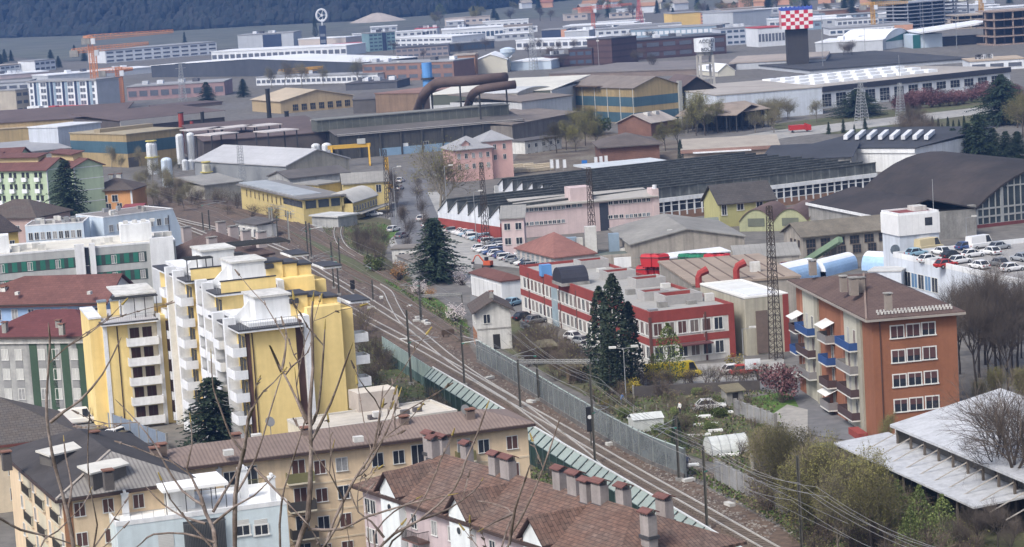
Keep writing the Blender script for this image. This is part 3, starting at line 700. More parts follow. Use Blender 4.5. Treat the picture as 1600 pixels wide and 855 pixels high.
c = MB().box(xc0, xc1, .8, 6.5, H+2.45, H+2.75); c.obj('canopy_roof', M('bright_white_roof', (.8, .8, .79), .7, .06), b3.t)
[MB().tube((x, y, H), (x, y, H+2.45), .05, .05, 5).obj('canopy_post', metal_d, b3.t) for x in (xc0+.3, (xc0+xc1)/2-1, (xc0+xc1)/2+1.5, xc1-.3) for y in (1, 6.2)]
b3.box('penthouse_wall', white, xc0+.8, xc1-3.0, 3.0, 6.2, H+.09, H+2.44)
for u, vb_, vt_, w_ in [(197, 806, 770, .62), (262, 776, 748, .5), (343, 753, 732, .5), (382, 778, 731, .8), (427, 786, 744, .6)]:
    q = b3.at(u, vb_, H+.1); hh = (vb_-vt_)*px(P(u, vb_, H)); ch = MB().box(q.x-w_/2, q.x+w_/2, max(.3, q.y)-w_/2, max(.3, q.y)+w_/2, H+.05, H+hh)
    yq = max(.3, q.y); ch.prism([(q.x-w_*.62, yq-w_*.62), (q.x+w_*.62, yq-w_*.62), (q.x+w_*.62, yq+w_*.62), (q.x-w_*.62, yq+w_*.62)], H+hh, H+hh+.15).box(q.x-w_*.2, q.x+w_*.2, yq-w_*.62, yq+w_*.62, H+hh+.15, H+hh+.42)
    ch.obj('chimney', white, b3.t)
tr_ = MB(); xa = b3.W*.02
for x in [0.3+1.1*i for i in range(6)]: tr_.box(x, x+.04, -.02, .02, H+.45, H+1.15)
tr_.box(.3, x0, -.02, .02, H+1.12, H+1.17); tr_.box(-.02, .02, .2, 5, H+1.12, H+1.17); tr_.obj('terrace_railing', metal_g, b3.t)
for u, vb_ in [(380, 836), (409, 835)]:
    x, z = b3.fpx('f', u, vb_); b3.win('f', [x], [z], 1.25, .9, 'thick'); b3.band('f', z+.92, z+1.5, blind, x-.65, x+.65, 'roller_blind', .03)
x, z = b3.fpx('f', 260, 850); b3.band('f', z-1.5, z+1.1, blind, x-.75, x+.75, 'roller_blind'); x, z = b3.fpx('f', 455, 830)
b3.win('f', [x0*.35, x0*.75, x1+1.2, x1+3.2], [H-6.2], 1.2, 1.2, 'mull', gm=[glass, blind])
# ---- brown tiled house, nearest
b4 = Bld('apartment_house', 'pink house under a large brown tiled hip roof with many tiled chimneys', 'house', (566, 761), (860, 858), z=10, wid=45.3, D=12.4)
q = b4.at(678, 708, 14.6); q2 = b4.at(988, 797, 14.6)
if VERB: print('ridge', q, q2, b4.at(1150, 855, 10))
b4.walls(pink, top=False).roof('hx', 3.0, tile, .7, .25); gutter(b4, 'fl', .7)
def zroof(y): return b4.H+.27+3.0*min(1, (min(y, b4.D-y)+.7)/(b4.D/2+.7))
for u, vt in [(617, 750), (726, 785), (844, 823)]:
    x, z = b4.fpx('f', u, vt+12); x = max(1.5, x); z = b4.H+.6; w_ = 3.6
    d = MB().prism([(x-w_/2, -.7), (x+w_/2, -.7), (x+w_/2, 2.5), (x-w_/2, 2.5)], 0, z+.2)
    d.face([(x-w_/2, -.7, z+.2), (x+w_/2, -.7, z+.2), (x, -.7, z+2.0)]); o = d.obj('gabled_bay', M('bay_white', (.66, .69, .7), .9, .1, .3, stain=.15), b4.t)
    r_ = MB(); e = .45; yb = 5.4
    r_.slab([[(x-w_/2-e, -1.2, z), (x, -1.2, z+2.2), (x, yb, z+2.2), (x-w_/2-e, 2.2, z)], [(x, -1.2, z+2.2), (x+w_/2+e, -1.2, z), (x+w_/2+e, 2.2, z), (x, yb, z+2.2)]], .16, 0, 1); r_.obj('bay_roof', [tile, M('dark_eave', (.07, .04, .035), .8, .1)], o)
    ow = MB(); ow.tube((x, -.69, z-1.4), (x, -.76, z-1.4), .42, .42, 14); wo = ow.obj('round_window', wfr, o); MB().tube((x, -.76, z-1.4), (x, -.79, z-1.4), .33, .33, 14).obj('pane', glass, wo)
for u, v_, w_ in [(690, 700, 1.3), (707, 706, 1.6), (738, 718, 1.1), (775, 738, 1.2), (795, 744, 1.6), (876, 763, 1.25), (900, 770, 1.5), (918, 781, 1.15), (938, 783, 1.5), (975, 791, 1.2), (1014, 832, 1.25), (1039, 806, 1.5), (678, 712, 1.0)]:
    z = 12.6
    for _ in range(12):
        q = b4.at(u, v_, z); y = min(max(q.y, .5), b4.D-1.5); z = .5*z+.5*zroof(y)
    q.y = y; ch = MB().box(q.x-w_/2, q.x+w_/2, q.y-.45, q.y+.45, z-1.2, z+1.5)
    k_ = max(3, int(w_/.28))
    for i in range(k_):
        for yy in (-.42, .3): ch.box(q.x-w_/2+i*w_/k_+.03, q.x-w_/2+i*w_/k_+.14, q.y+yy, q.y+yy+.12, z+1.5, z+1.85)
    ch.slab([[(q.x-w_/2-.18, q.y-.65, z+1.85), (q.x+w_/2+.18, q.y-.65, z+1.85), (q.x+w_/2+.18, q.y, z+2.15), (q.x-w_/2-.18, q.y, z+2.15)], [(q.x-w_/2-.18, q.y, z+2.15), (q.x+w_/2+.18, q.y, z+2.15), (q.x+w_/2+.18, q.y+.65, z+1.85), (q.x-w_/2-.18, q.y+.65, z+1.85)]], .1, 1)
    ch.box(q.x-w_/2-.12, q.x+w_/2+.12, q.y-.57, q.y+.57, z-.5, z-.2, 2)
    ch.obj('chimney', [M('grey_chimney', (.3, .27, .26), .9, .2, .5, stain=.2), tile_r, M('lead_flashing', (.06, .06, .065), .6, .1)], b4.rf)
for x in (.9, 2.1, 6.2, 8.4, 10.4, 14.3, 17.5, 20, 25, 28): b4.win('f', [x], [b4.H-2.4, b4.H-5.4, b4.H-8.4], .95, 1.35, gm=[glass, curt])
b4.win('l', [2.5, 6, 10, 13], [b4.H-2.4, b4.H-5.4], 1, 1.35, gm=[glass, shut])
balcony(b4, 'f', 11.6, b4.H-3.2, 3.2, 1.3, 1.0, M('brown_balcony', (.12, .07, .06), .8, .2), dfr, style='bars')
# ---- flat bright roof between tower and railway
b5 = Bld('flat_roofed_hall', 'low hall with a pale flat roof and roof box beside the yellow tower', 'hall', (484, 676), (714, 644), z=7, C=(470, 617))
b5.walls(cream).parapet(M('pale_parapet', (.5, .47, .42), .9, .12), .3, .3, M('pale_roof_sheet', (.5, .46, .4), .85, .16, .2, pat=('y', 1.9, .06, .75)))
q = b5.at(592, 640, 7.1); b5.box('roof_box', M('box_beige', (.42, .37, .33), .85, .15, .3), q.x-2.6, q.x+2.6, q.y-.1, q.y+3.6, 7.08, 9.4, top=M('pale_box_top', (.55, .5, .43), .8, .1))
for u, v_ in [(582, 655), (633, 647), (652, 643), (553, 629)]:
    q = b5.at(u, v_, 7.1); b5.box('roof_vent', M('dark_vent', (.1, .09, .09), .7, .2), q.x-.5, q.x+.5, q.y-.4, q.y+.4, 7.08, 7.6)
# ================================================================== yellow stepped towers
by = Bld('apartment_tower', 'yellow tower with stacked white balconies and a roof terrace, left of the stepped towers', 'apartment tower', (160, 509), (250, 500), vb=672, C=(143, 491))
by.D = max(by.D, 9); H = by.H; W = by.W
by.walls(yel); fl = 2.75
xb0, _ = by.fpx('f', 203, 560); cap = M('charcoal_coping', (.05, .05, .055), .6, .1)
by.band('f', 0, H, whitep, -.02, .55, 'white_pilaster', .12); by.band('f', 0, H+1.0, whitep, W-.55, W+.02, 'white_pilaster', .2)
by.band('f', 0, H-.3, cream, xb0, W-.6, 'recessed_bay', .02)
by.band('f', 0, H-.3, gut, xb0-1.5, xb0-1.36, 'drain_pipe', .12)
for k in range(5):
    z = H-2.95-fl*k; balcony(by, 'f', (xb0-.3+W-.5)/2, z, W-.5-xb0+.3, 1.2, .95)
    by.win('f', [xb0+.9, W-1.9], [z+.05], 1.15, 2.1, fm=dfr, gm=M('dark_brown_shutter', (.05, .022, .02), .7, .2))
by.part('roof_slab', MB().box(-.3, W-.4, -1.2, by.D, H, H+.22), whitep); by.part('slab_edge', MB().box(-.34, W-.36, -1.24, by.D, H+.22, H+.36), cap)
by.box('roof_terrace', M('grey_terrace', (.42, .41, .42), .85, .15), 0, W-.6, -1.0, by.D-.1, H+.36, H+.42)
by.box('penthouse', white, W*.42, W-.3, 3.2, by.D, H+.42, H+3.2); by.box('penthouse_roof', offw, W*.3, W+.2, 2.6, by.D+.6, H+3.42, H+3.62)
pg = MB(); [pg.box(W*.22, W+.1, 1.2+.5*i, 1.32+.5*i, H+3.2, H+3.4) for i in range(6)]; [pg.tube((x, 1.4, H+.42), (x, 1.4, H+3.2), .08, .08, 4) for x in (W*.6, W*.78, W-.1)]; pg.obj('pergola', metal_d, by.t)
for x in (.6, W*.3): by.box('yellow_chimney', yel, x-.5, x+.6, 4.6, 5.6, H+.42, H+2.6); by.box('chimney_cap', M('blue_grey_cap', (.2, .24, .28), .6, .1), x-.6, x+.7, 4.5, 5.7, H+2.6, H+2.85)
rl = MB(); rl.box(-.1, W-.5, -1.1, -1.05, H+1.3, H+1.36); [rl.box(x, x+.03, -1.1, -1.06, H+.36, H+1.3) for x in [.3*i for i in range(int(W/.3)-1)]]; rl.obj('terrace_railing', metal_g, by.t)
by.box('left_wing', yel, -1.6, 0, 1.6, by.D, 0, H+.8); by.box('wing_coping', whitep, -1.7, .1, 1.5, by.D+.1, H+.8, H+1.05)
# dark strip, not glass: recess shade beside the stepped block put into colour
by.band('f', .5, H-.2, M('recess_shade', (.06, .035, .03), .8, .2), W+.75, W+1.6, 'stair_glazing', -.38)
by.box('link_wall', yel, W+.03, W+3.6, .4, by.D, 0, H+.6)
# stepped block: three staggered segments behind each other, one thing
yt = Bld('apartment_tower', 'yellow and white stepped apartment towers with rooftop penthouses, nearest the railway', 'apartment tower', (382, 519), (461, 510), vb=730, C=(338, 489))
H = yt.H; W = yt.W; D = yt.D; fl = H/6
segs = [(0, 0, 0), (.9, 14.9, 2.8), (-.6, 25.5, 3.5)]
brown = M('brown_strip', (.11, .06, .05), .7, .2)
H0 = H
for si, (sx, sy, sz) in enumerate(segs):
    DD = (segs[si+1][1]-sy if si < 2 else 20)+.6; H = H0+sz
    b = MB().box(sx, sx+W, sy, sy+DD, 0, H); b.obj('wall', yel, yt.t)
    # right, taller half standing a little back
    x2 = sx+W+1.1; b = MB().box(sx+W, x2, sy+.7, sy+DD, 0, H+.6); b.obj('stair_strip', brown, yt.t); MB().box(x2, x2+.8, sy-.1, sy+DD, 0, H+1.2).obj('white_pilaster', whitep, yt.t)
    xr = x2+.8; xe = xr+4.4; HR = H+(2.0, 1.2, .4)[si]
    MB().box(xr, xe, sy+.8, sy+DD, 0, HR).obj('wall', yel, yt.t); MB().box(xe, xe+1.9, sy+2.2, sy+DD, 0, HR-.8).obj('wall', yel, yt.t)
    for j, (xa, xb, up) in enumerate([(xr-1.7, xr+.6, 3.5), (xr+.3, xr+2.6, 3.1), (xr+2.4, xe+.2, 2.7)][:(3, 3, 1)[si]]):
        up -= (0, .2, 1.2)[si]
        MB().box(xa, xb, sy+2.4+j*.25, sy+6.4+j*.2, H+.3, H+up).obj('roof_parapet', yel, yt.t); MB().box(xa-.15, xb+.15, sy+2.2+j*.25, sy+6.6+j*.2, H+up, H+up+.25).obj('parapet_coping', cap, yt.t)
    # front terrace slab and penthouse
    MB().box(sx-1.0, sx+W+.8, sy-1.0, sy+DD-.4, H, H+.25).obj('roof_slab', whitep, yt.t); MB().box(sx-1.05, sx+W+.85, sy-1.05, sy+DD-.4, H+.25, H+.42).obj('slab_edge', cap, yt.t)
    MB().box(sx+.8, sx+W+.5, sy+.6, sy+DD-.6, H+.42, H+.9).obj('terrace_parapet', whitep, yt.t)
    ph = MB().prism([(sx+2.2, sy+2.4), (sx+W+.2, sy+2.4), (sx+W+.2, sy+8.4), (sx+2.2, sy+8.4)], H+.5, H+3.7, 0, 0); po = ph.obj('penthouse', white, yt.t)
    MB().box(sx+2.0, sx+W+.4, sy+2.2, sy+8.6, H+3.7, H+3.95).obj('penthouse_roof', offw, yt.t)
    fn = MB(); pr = [(sx-.6, H+.4), (sx+2.2, H+.4), (sx+2.2, H+3.2), (sx+.4, H+1.5), (sx-.6, H+1.4)]
    fn.face([(x, sy+5.2, z) for x, z in pr][::-1][::-1]); fn.face([(x, sy+5.5, z) for x, z in pr][::-1])
    for (xa, za), (xb, zb) in zip(pr, pr[1:]+pr[:1]): fn.face([(xa, sy+5.2, za), (xa, sy+5.5, za), (xb, sy+5.5, zb), (xb, sy+5.2, zb)])
    fn.obj('sloping_fin', white, yt.t)
    MB().box(sx+W+.1, sx+W+1.2, sy+1.8, sy+3.0, H+2.6, H+3.2).obj('roof_unit', cap, yt.t)
    rl = MB(); rl.box(sx-.9, sx+W+.7, sy-.9, sy-.86, H+1.4, H+1.46); [rl.box(x, x+.03, sy-.9, sy-.87, H+.42, H+1.4) for x in [sx-.8+.3*i for i in range(int((W+1.4)/.3))]]; rl.obj('terrace_railing', metal_g, yt.t)
    if si > 0: MB().box(sx-.2, sx+W+.6, sy-.95, sy-.75, H+.42, H+1.9).obj('terrace_parapet', yel, yt.t); MB().box(sx-.3, sx+W+.7, sy-1.0, sy-.7, H+1.9, H+2.05).obj('parapet_coping', cap, yt.t)
    # left facade: white pilasters and balcony stacks
    for y0 in (2.6, DD*.56 if si < 2 else 7.5):
        MB().box(sx-1.5, sx+.01, sy+y0+1.7, sy+y0+2.5, 0, H+1.3).obj('white_pilaster', whitep, yt.t)
    ns = (sy+1.2, sy+DD*.5)
    for k in range(7):
        z = H-fl*(k+1)
        for yy, L_ in ((sy+1.5, 3.6), (sy+DD*.56+.2, 3.2)):
            o = MB().box(-L_/2, L_/2, -1.7, 0, -.18, 0).obj('balcony', whitep, yt.t); o.location = (sx, yy, z); o.rotation_euler = (0, 0, -PI/2)
            q = MB().box(-L_/2, L_/2, -1.7, -1.6, 0, .95).box(-L_/2, -L_/2+.1, -1.6, 0, 0, .95).box(L_/2-.1, L_/2, -1.6, 0, 0, .95); q.obj('railing', whitep, o)
            fme, pme = win_mesh(1.1, 2.1, 'mull', dfr, glass); o = mk('window', pme, yt.t, (sx-.002, yy-.7, z+.05), -PI/2); mk('window_frame', fme, o)
            o = mk('window', pme, yt.t, (sx-.002, yy+1.1, z+.05), -PI/2); mk('window_frame', fme, o)
        if si < 3 and k < 6:
            o = MB().box(0, 1.9, -.05, 2.6, -.18, 0).obj('balcony', whitep, yt.t); o.location = (xe+1.9, sy+2.4, z-.3); MB().box(1.8, 1.9, -.05, 2.6, 0, .95).box(0, 1.8, -.05, .05, 0, .95).box(0, 1.8, 2.5, 2.6, 0, .95).obj('railing', whitep, o)
    MB().box(xe+1.4, xe+4.0, sy+1.6, sy+7, H+1.8, H+2.05).obj('roof_slab', whitep, yt.t); MB().box(xe+1.6, xe+4.1, sy+1.5, sy+7.1, H+2.05, H+2.2).obj('slab_edge', cap, yt.t)
H = H0
for x in (.35, 1.2): MB().box(-.06+x*1.0-.3, .06+x-.3, -.14, -.001, 0, H-.2).obj('drain_pipe', gut, yt.t)
MB().box(-.9+1.0, 1.0-.4, -.06, .0, .3, H-.3).obj('stair_strip', brown, yt.t)
pg = MB(); sx, sy, sz = segs[2]; H = H0+sz
[pg.box(sx+W-2, sx+W+9, sy+6.0+.8*i, sy+6.14+.8*i, H+3.5, H+3.7) for i in range(7)]; pg.box(sx+W-2, sx+W-1.8, sy+6, sy+11, H+3.3, H+3.5).box(sx+W+8.8, sx+W+9, sy+6, sy+11, H+3.3, H+3.5); pg.obj('pergola', metal_d, yt.t)
pg = MB(); [pg.box(sx-.3, sx+3.4, sy+1.0+.7*i, sy+1.14+.7*i, H+2.9, H+3.1) for i in range(5)]; [pg.tube((sx+x, sy+1.1, H+.4), (sx+x, sy+1.1, H+2.9), .09, .09, 4) for x in (-.2, 1.2, 2.4, 3.3)]; pg.obj('pergola', metal_d, yt.t)
# ================================================================== left-hand houses
l1 = Bld('apartment_house', 'blue house with a wide brown gabled roof and white gable end', 'house', (-40, 478), (163, 473), z=9.5, C=(213, 452), right=True)
l1.walls(M('sky_blue_render', (.3, .42, .62), .9, .12, .2, stain=.15), top=False, gable='x', rise=3.6).roof('gx', 3.6, tile_r, .7); gutter(l1, 'f', .7)
g_ = MB(); g_.face([(l1.W+.03, 0, l1.H-.4), (l1.W+.03, l1.D, l1.H-.4), (l1.W+.03, l1.D, l1.H), (l1.W+.03, l1.D/2, l1.H+3.5), (l1.W+.03, 0, l1.H)]); g_.obj('white_gable', white, l1.t)
l1.wrow('f', 8, [l1.H-2.4, l1.H-5.4], 1.0, 1.6, 1.2, gm=[M('navy_shutter', (.03, .05, .09), .7, .1), curt]); l1.chpx(7, 463, l1.H+1, 1.4, .9, m=offw)
for u, v_ in [(27, 457), (140, 456)]:
    q = l1.at(u, v_, l1.H+1.9); l1.box('roof_light', offw, q.x-.3, q.x+.3, q.y-.4, q.y+.4, l1.H+1.5, l1.H+2.0, parent=l1.rf)
l2 = Bld('apartment_house', 'grey house with green stripes between its windows under a dark red roof', 'house', (-30, 528), (147, 526), z=10.8, D=12)
l2.walls(greyr, top=False).roof('hx', 2.9, M('dark_red_roof', (.13, .045, .045), .85, .15, .2, pat=('tile', .8, .5, .75)), .7); gutter(l2, 'f', .7)
l2.band('f', l2.H-.9, l2.H, offw, name='cornice', pr=.3); gs = M('dark_green_stripe', (.05, .085, .055), .9, .15, .3, stain=.1)
for u in (53, 81, 102, 127): x, _ = l2.fpx('f', u, 560); l2.band('f', 0, l2.H-.9, gs, x-.62, x+.62, 'green_stripe')
for u in (9, 30, 61+5, 88, 117, 139):
    x, _ = l2.fpx('f', u, 565); l2.win('f', [x], [l2.H-3.3, l2.H-6.2, l2.H-9.1], 1.0, 1.5, 'mull', gm=[blind, blind, curt]); [l2.band('f', l2.H-3.3-2.9*k-1.2, l2.H-3.4-2.9*k, M('grey_panel', (.25, .25, .25), .9, .15), x-.6, x+.6, 'grey_panel') for k in range(3)]
for u, v_ in [(92, 512), (8, 515), (97, 518)]: l2.chpx(u, v_, l2.H+1.1, .9, .7, m=conc)
l3 = Bld('apartment_house', 'plain grey flat roofed house at the left edge below the red roof', 'house', (-40, 545), (45, 537), z=9.2, D=8)
l3.walls(M('light_grey_render', (.42, .41, .39), .9, .12, .2, stain=.2)).parapet(offw, .25, .2, M('pale_grey_roof', (.4, .39, .38), .85, .2))
for u in (1, 36): x, _ = l3.fpx('f', u, 565); l3.win('f', [x], [l3.H-2.6, l3.H-5.6, l3.H-8.4], 1.0, 1.4, 'thick', gm=[glass, blind])
l4 = Bld('house', 'house with an old dark mottled tiled roof at the lower left edge', 'house', (-90, 708), (121, 682), z=8, D=17)
l4.walls(peach_l, top=False).roof('hx', 4.2, M('old_tiles', (.15, .13, .115), .9, .35, .6, col2=(.1, .09, .085), pat=('tile', .7, .45, .5)), .6); gutter(l4, 'fr', .6, M('red_gutter', (.14, .05, .04), .6, .1)); l4.wrow('f', 5, [4.4, 1.4], 1, 1.4, gm=wgm)
l5 = Bld('apartment_block', 'long white and grey block with green balcony fronts in the left middle distance', 'apartment block', (-20, 402), (274, 377), z=17, D=15)
l5.walls(M('grey_balcony_bands', (.4, .41, .4), .9, .12, .2, stain=.15)).parapet(white, .3, .3, M('cream_roof', (.58, .55, .48), .85, .15)); grn = M('green_panel', (.03, .16, .115), .7, .2, .4)
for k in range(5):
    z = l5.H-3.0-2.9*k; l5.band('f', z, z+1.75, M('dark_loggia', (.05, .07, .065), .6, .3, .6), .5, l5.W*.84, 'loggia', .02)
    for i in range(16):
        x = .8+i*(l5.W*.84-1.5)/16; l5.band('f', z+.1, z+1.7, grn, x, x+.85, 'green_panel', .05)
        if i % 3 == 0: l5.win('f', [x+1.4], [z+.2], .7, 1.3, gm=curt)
for u0, u1 in ((118, 133), (141, 150), (236, 273)):
    x0, _ = l5.fpx('f', u0, 410); x1, _ = l5.fpx('f', u1, 410); l5.band('f', 0, l5.H+.9, white, x0, x1, 'white_tower', .6)
l5.band('f', 0, l5.H+.2, M('dark_stair', (.04, .045, .06), .6, .2), l5.fpx('f', 134, 410)[0], l5.fpx('f', 140, 410)[0], 'stair_glazing', .1)
x0, x1 = l5.at(190, 372, 18).x, l5.at(241, 372, 18).x; l5.box('roof_house', white, x0, x1, 4, 9, l5.H+.1, l5.H+3.1); [l5.box('roof_dome', offw, x0+1.5*i+.6, x0+1.5*i+1.4, 5, 6, l5.H+3.12, l5.H+3.6) for i in range(4)]
x0 = l5.at(2, 392, 18).x; l5.box('roof_house', white, x0-2, x0+1.4, 3, 7, l5.H+.1, l5.H+3)
for u, v_ in [(25, 393), (57, 388), (66, 390), (36, 390), (170, 379), (150, 382), (248, 372), (262, 370)]:
    q = l5.at(u, v_, 17.1); l5.box('roof_unit', offw, q.x-.7, q.x+.7, q.y-.5, q.y+.5, l5.H+.08, l5.H+1.0)
for lab, A, B, D in (('pale blue low block crowded with rooftop air units', (39, 354), (130, 348), 9), ('pale blue block with a sloping right end below the orange house', (161, 341), (270, 327), 11)):
    lb = Bld('apartment_block', lab, 'apartment block', A, B, z=17, D=D); lb.walls(M('powder_blue', (.52, .6, .68), .9, .1, .2, stain=.12)).parapet(white, .2, .2, M('brown_grey_roof', (.22, .2, .19), .9, .25))
    if D == 9: lb.wrow('f', 9, [lb.H-2.6, lb.H-5.6], .7, 1.3, .9, .9, gm=[curt, glass]); n_ = 16
    else:
        lb.wrow('f', 8, [lb.H-2.7], .8, 1.2, 1.5, gm=[glass, curt]); lb.wrow('f', 5, [lb.H-6], .8, 1.2, 1.5, gm=glass); n_ = 7
        s_ = MB(); x = lb.W; s_.prism([(x+.001, 0), (x+2.2, 0), (x+2.2, D), (x+.001, D)], 0, [lb.H, lb.H-6, lb.H-6, lb.H]); s_.obj('sloping_end', M('powder_blue', (0, 0, 0)), lb.t); lb.band('f', 0, lb.H-1, gut, lb.W-1.2, lb.W-1.08, 'drain_pipe', .1)
    for i in range(n_):
        x, y = rnd.uniform(.6, lb.W-1.5), rnd.uniform(1, D-1.6); lb.box('air_unit', [offw, conc, metal_g][i % 3], x, x+rnd.uniform(.6, 1.3), y, y+.8, lb.H+.08, lb.H+rnd.uniform(.5, 1.0))
gren = M('pale_green_render', (.44, .53, .37), .9, .12, .15, stain=.15); lime = M('green_side', (.42, .5, .34), .9, .12, .15)
for lab, A, B, D, nw in (('pale green gabled apartment block at the left edge', (19, 259), (57, 249), 34, 0), ('pale green apartment block with small white balconies, middle of three', (72, 265), (113, 258), 26, 1), ('pale green gabled block behind the dark conifer', (114, 262), (160, 257), 20, 2)):
    lb = Bld('apartment_block', lab, 'apartment block', A, B, z=13, D=D, group=None); rs = lb.W*.22
    lb.walls(gren, top=False, gable='y', rise=rs).roof('gy', rs, tile_r, .7); dv = MB().box(lb.W*.3, lb.W*.62, 5, D-1, lb.H+.8, lb.H+3.2); dv.obj('clerestory', M('tan_clerestory', (.5, .4, .22), .9, .1), lb.rf)
    MB().slab([[(lb.W*.22, 4.4, lb.H+3.1), (lb.W*.68, 4.4, lb.H+3.8), (lb.W*.68, D, lb.H+3.8), (lb.W*.22, D, lb.H+3.1)]], .2).obj('clerestory_roof', tile_r, lb.rf)
    for k in range(4):
        lb.band('f', lb.H-3*k-.3, lb.H-3*k-.1, white, name='string_course'); z = lb.H-2.9-3*k
        for i in range(int(D/4.2)): y = 2+4.2*i; lb.win('l', [y, y+1.5], [z+.8], .8, 1.3, fm=dfr); balcony(lb, 'l', y+.9, z, 1.6, .8, .9)
    lb.band('f', 0, lb.H, white, -.02, .4, 'corner_strip', .1)
l9 = Bld('house', 'small orange house with a brown hip roof right of the dark conifer', 'house', (137, 300), (206, 297), vb=335, D=11)
l9.walls(M('orange_render', (.58, .3, .13), .9, .12, .2, stain=.12), top=False).roof('hx', 2.6, tile_d, .8); l9.wpx('f', (164, 316), (180, 315), 2, 10, w=1.5, style='thick'); l9.band('f', 0, l9.H, white, 0, .5, 'corner_strip'); l9.band('f', 0, l9.H, white, l9.W-.5, l9.W, 'corner_strip'); l9.win('f', [2.4, 5.5, 8.5], [1.2], 1.3, 1.4)
for u, v_ in [(175, 282), (187, 281)]: l9.chpx(u, v_, l9.H+2.2, 1.4, 1.2, m=offw)
lr = Bld('shed', 'dark red boxy shed beside the orange house', 'shed', (190, 327), (222, 325), z=4.5, D=7); lr.walls(M('red_wall', (.3, .06, .07), .9, .12)).roof('sf', .3, M('red_roof_edge', (.25, .06, .06), .8, .2), .1)
l10 = Bld('apartment_house', 'pinkish house with a brown hip roof and several pale chimneys behind the stepped tower', 'house', (313, 411), (420, 397), z=13.0, C=(255, 388))
l10.walls(M('dusty_pink', (.42, .31, .28), .9, .12, .2, stain=.15), top=False).roof('hx', 4, M('brown_hip_tiles', (.13, .09, .08), .88, .3, .3, pat=('tile', .8, .5, .6)), .8); gutter(l10, 'fl', .8)
l10.wrow('l', 6, [l10.H-2.5, l10.H-5.5], .8, 1.4, gm=[shut, glass]); l10.wrow('f', 6, [l10.H-2.5, l10.H-5.5], .8, 1.4, gm=[shut, glass])
for u, v_ in [(292, 374), (332, 391), (346, 366), (365, 373), (385, 380), (409, 382)]: l10.chpx(u, v_, l10.H+2.3, 2.0, 1.6, m=M('pale_pink_chimney', (.42, .36, .34), .9, .2), cap=conc, d=1)
lt = Bld('house', 'low house with a sagging dark brown roof at the left edge', 'house', (-40, 342), (56, 341), z=9, D=13); lt.walls(M('dusty_pink', (0, 0, 0)), top=False).roof('hx', 3.4, tile_d, .7); lt.wrow('f', 5, [6], .9, 1.3)
lt = Bld('house', 'tiny yellow house with a dark pyramid roof at the left edge', 'house', (-14, 366), (28, 362), z=12, D=9); lt.walls(M('mustard_render', (.5, .36, .12), .9, .12), top=False).roof('hx', 3.2, M('charcoal_tiles', (.06, .05, .05), .9, .3, .5, pat=('tile', .8, .5, .5)), .7); lt.wrow('f', 2, [9], .9, 1.3)
lt = Bld('house', 'small house whose brown roof peeks over the blue house', 'house', (50, 436), (146, 436), z=11, D=8); lt.walls(cream, top=False).roof('hx', 3, tile_r, .5)
for u, v_ in [(52, 428), (79, 426)]: lt.chpx(u, v_, lt.H+1.2, 1.6, 1.3, m=cream)
# ================================================================== middle distance, right of the tracks
brick = M('red_brown_brick', (.185, .1, .075), .9, .25, .2, pat=('z', .5, .12, .8)); redp = M('dark_red_panel', (.26, .055, .045), .8, .14, .2, stain=.12)
beige = M('beige_panel', (.42, .39, .31), .88, .12, .2, stain=.25); beige_g = M('grey_beige_wall', (.33, .3, .26), .9, .2, .2, stain=.35)
orange = M('burnt_orange_render', (.26, .11, .062), .9, .12, .2, stain=.1); saw_d = M('dark_grey_roof', (.185, .19, .182), .85, .35, .15, col2=(.12, .125, .122), fine=.3)
grey_sheet = M('grey_roof_sheet', (.27, .26, .24), .75, .2, .1, pat=('x', 1.0, .12, .86)); grey_sheet2 = M('grey_fibre_cement', (.25, .24, .22), .9, .25, .1, pat=('y', 1.0, .12, .86)); black_r = M('black_brown_roof', (.04, .036, .037), .9, .25, .08, col2=(.05, .042, .041))
steel_b = M('blue_steel_band', (.06, .115, .15), .6, .15, .2, stain=.15); tan = M('tan_cladding', (.42, .3, .15), .75, .14, .1, stain=.2, pat=('x', .8, .12, .9)); brown_c = M('brown_cladding', (.22, .15, .1), .8, .2, .15, stain=.25)
white_sh = M('white_roof_sheet', (.66, .67, .69), .6, .15, .12, stain=0); tanroof = M('tan_gravel_roof', (.3, .24, .19), .9, .2, .15)
# ---- signal house
b = Bld('signal_house', 'small white two storey house with a brown gabled roof beside the tracks', 'house', (744, 487), (797, 483), vb=549, C=(729, 479))
b.walls(offw, top=False, gable='y', rise=1.5).roof('gy', 1.5, tile_d, .7); x, z = b.fpx('f', 761, 505); b.win('f', [x], [z], 1.0, 1.35, gm=glass); b.band('f', b.H*.52, b.H*.56, conc, name='string_course'); x, z = b.fpx('f', 776, 530); b.band('f', .1, 2.5, M('dark_doorway', (.03, .028, .026), .8, .2), x-.55, x+.55, 'door')
b.band('l', .2, b.H*.45, M('rust_brown_render', (0, 0, 0)), .8, b.D-.6, 'brown_door'); b.win('l', [1.4, 3.2], [b.H-2.0], .8, 1.2, gm=shut); b.chpx(768, 466, b.H+1.6, .9, .6)
# ---- white warehouse with brown roof
b = Bld('warehouse', 'white warehouse with a low brown roof left of the red and white school', 'warehouse', (783, 441), (818, 437), vb=475, C=(737, 422)); b.walls(white).roof('hy', 1.0, M('maroon_roof', (.13, .06, .05), .9, .2, .2), .3)
b.band('l', 0, b.H-.6, M('pale_panel', (.6, .6, .6), .7, .1, pat=('y', 2.2, .08, .6)), .5, b.D-.5, 'wall_panels')
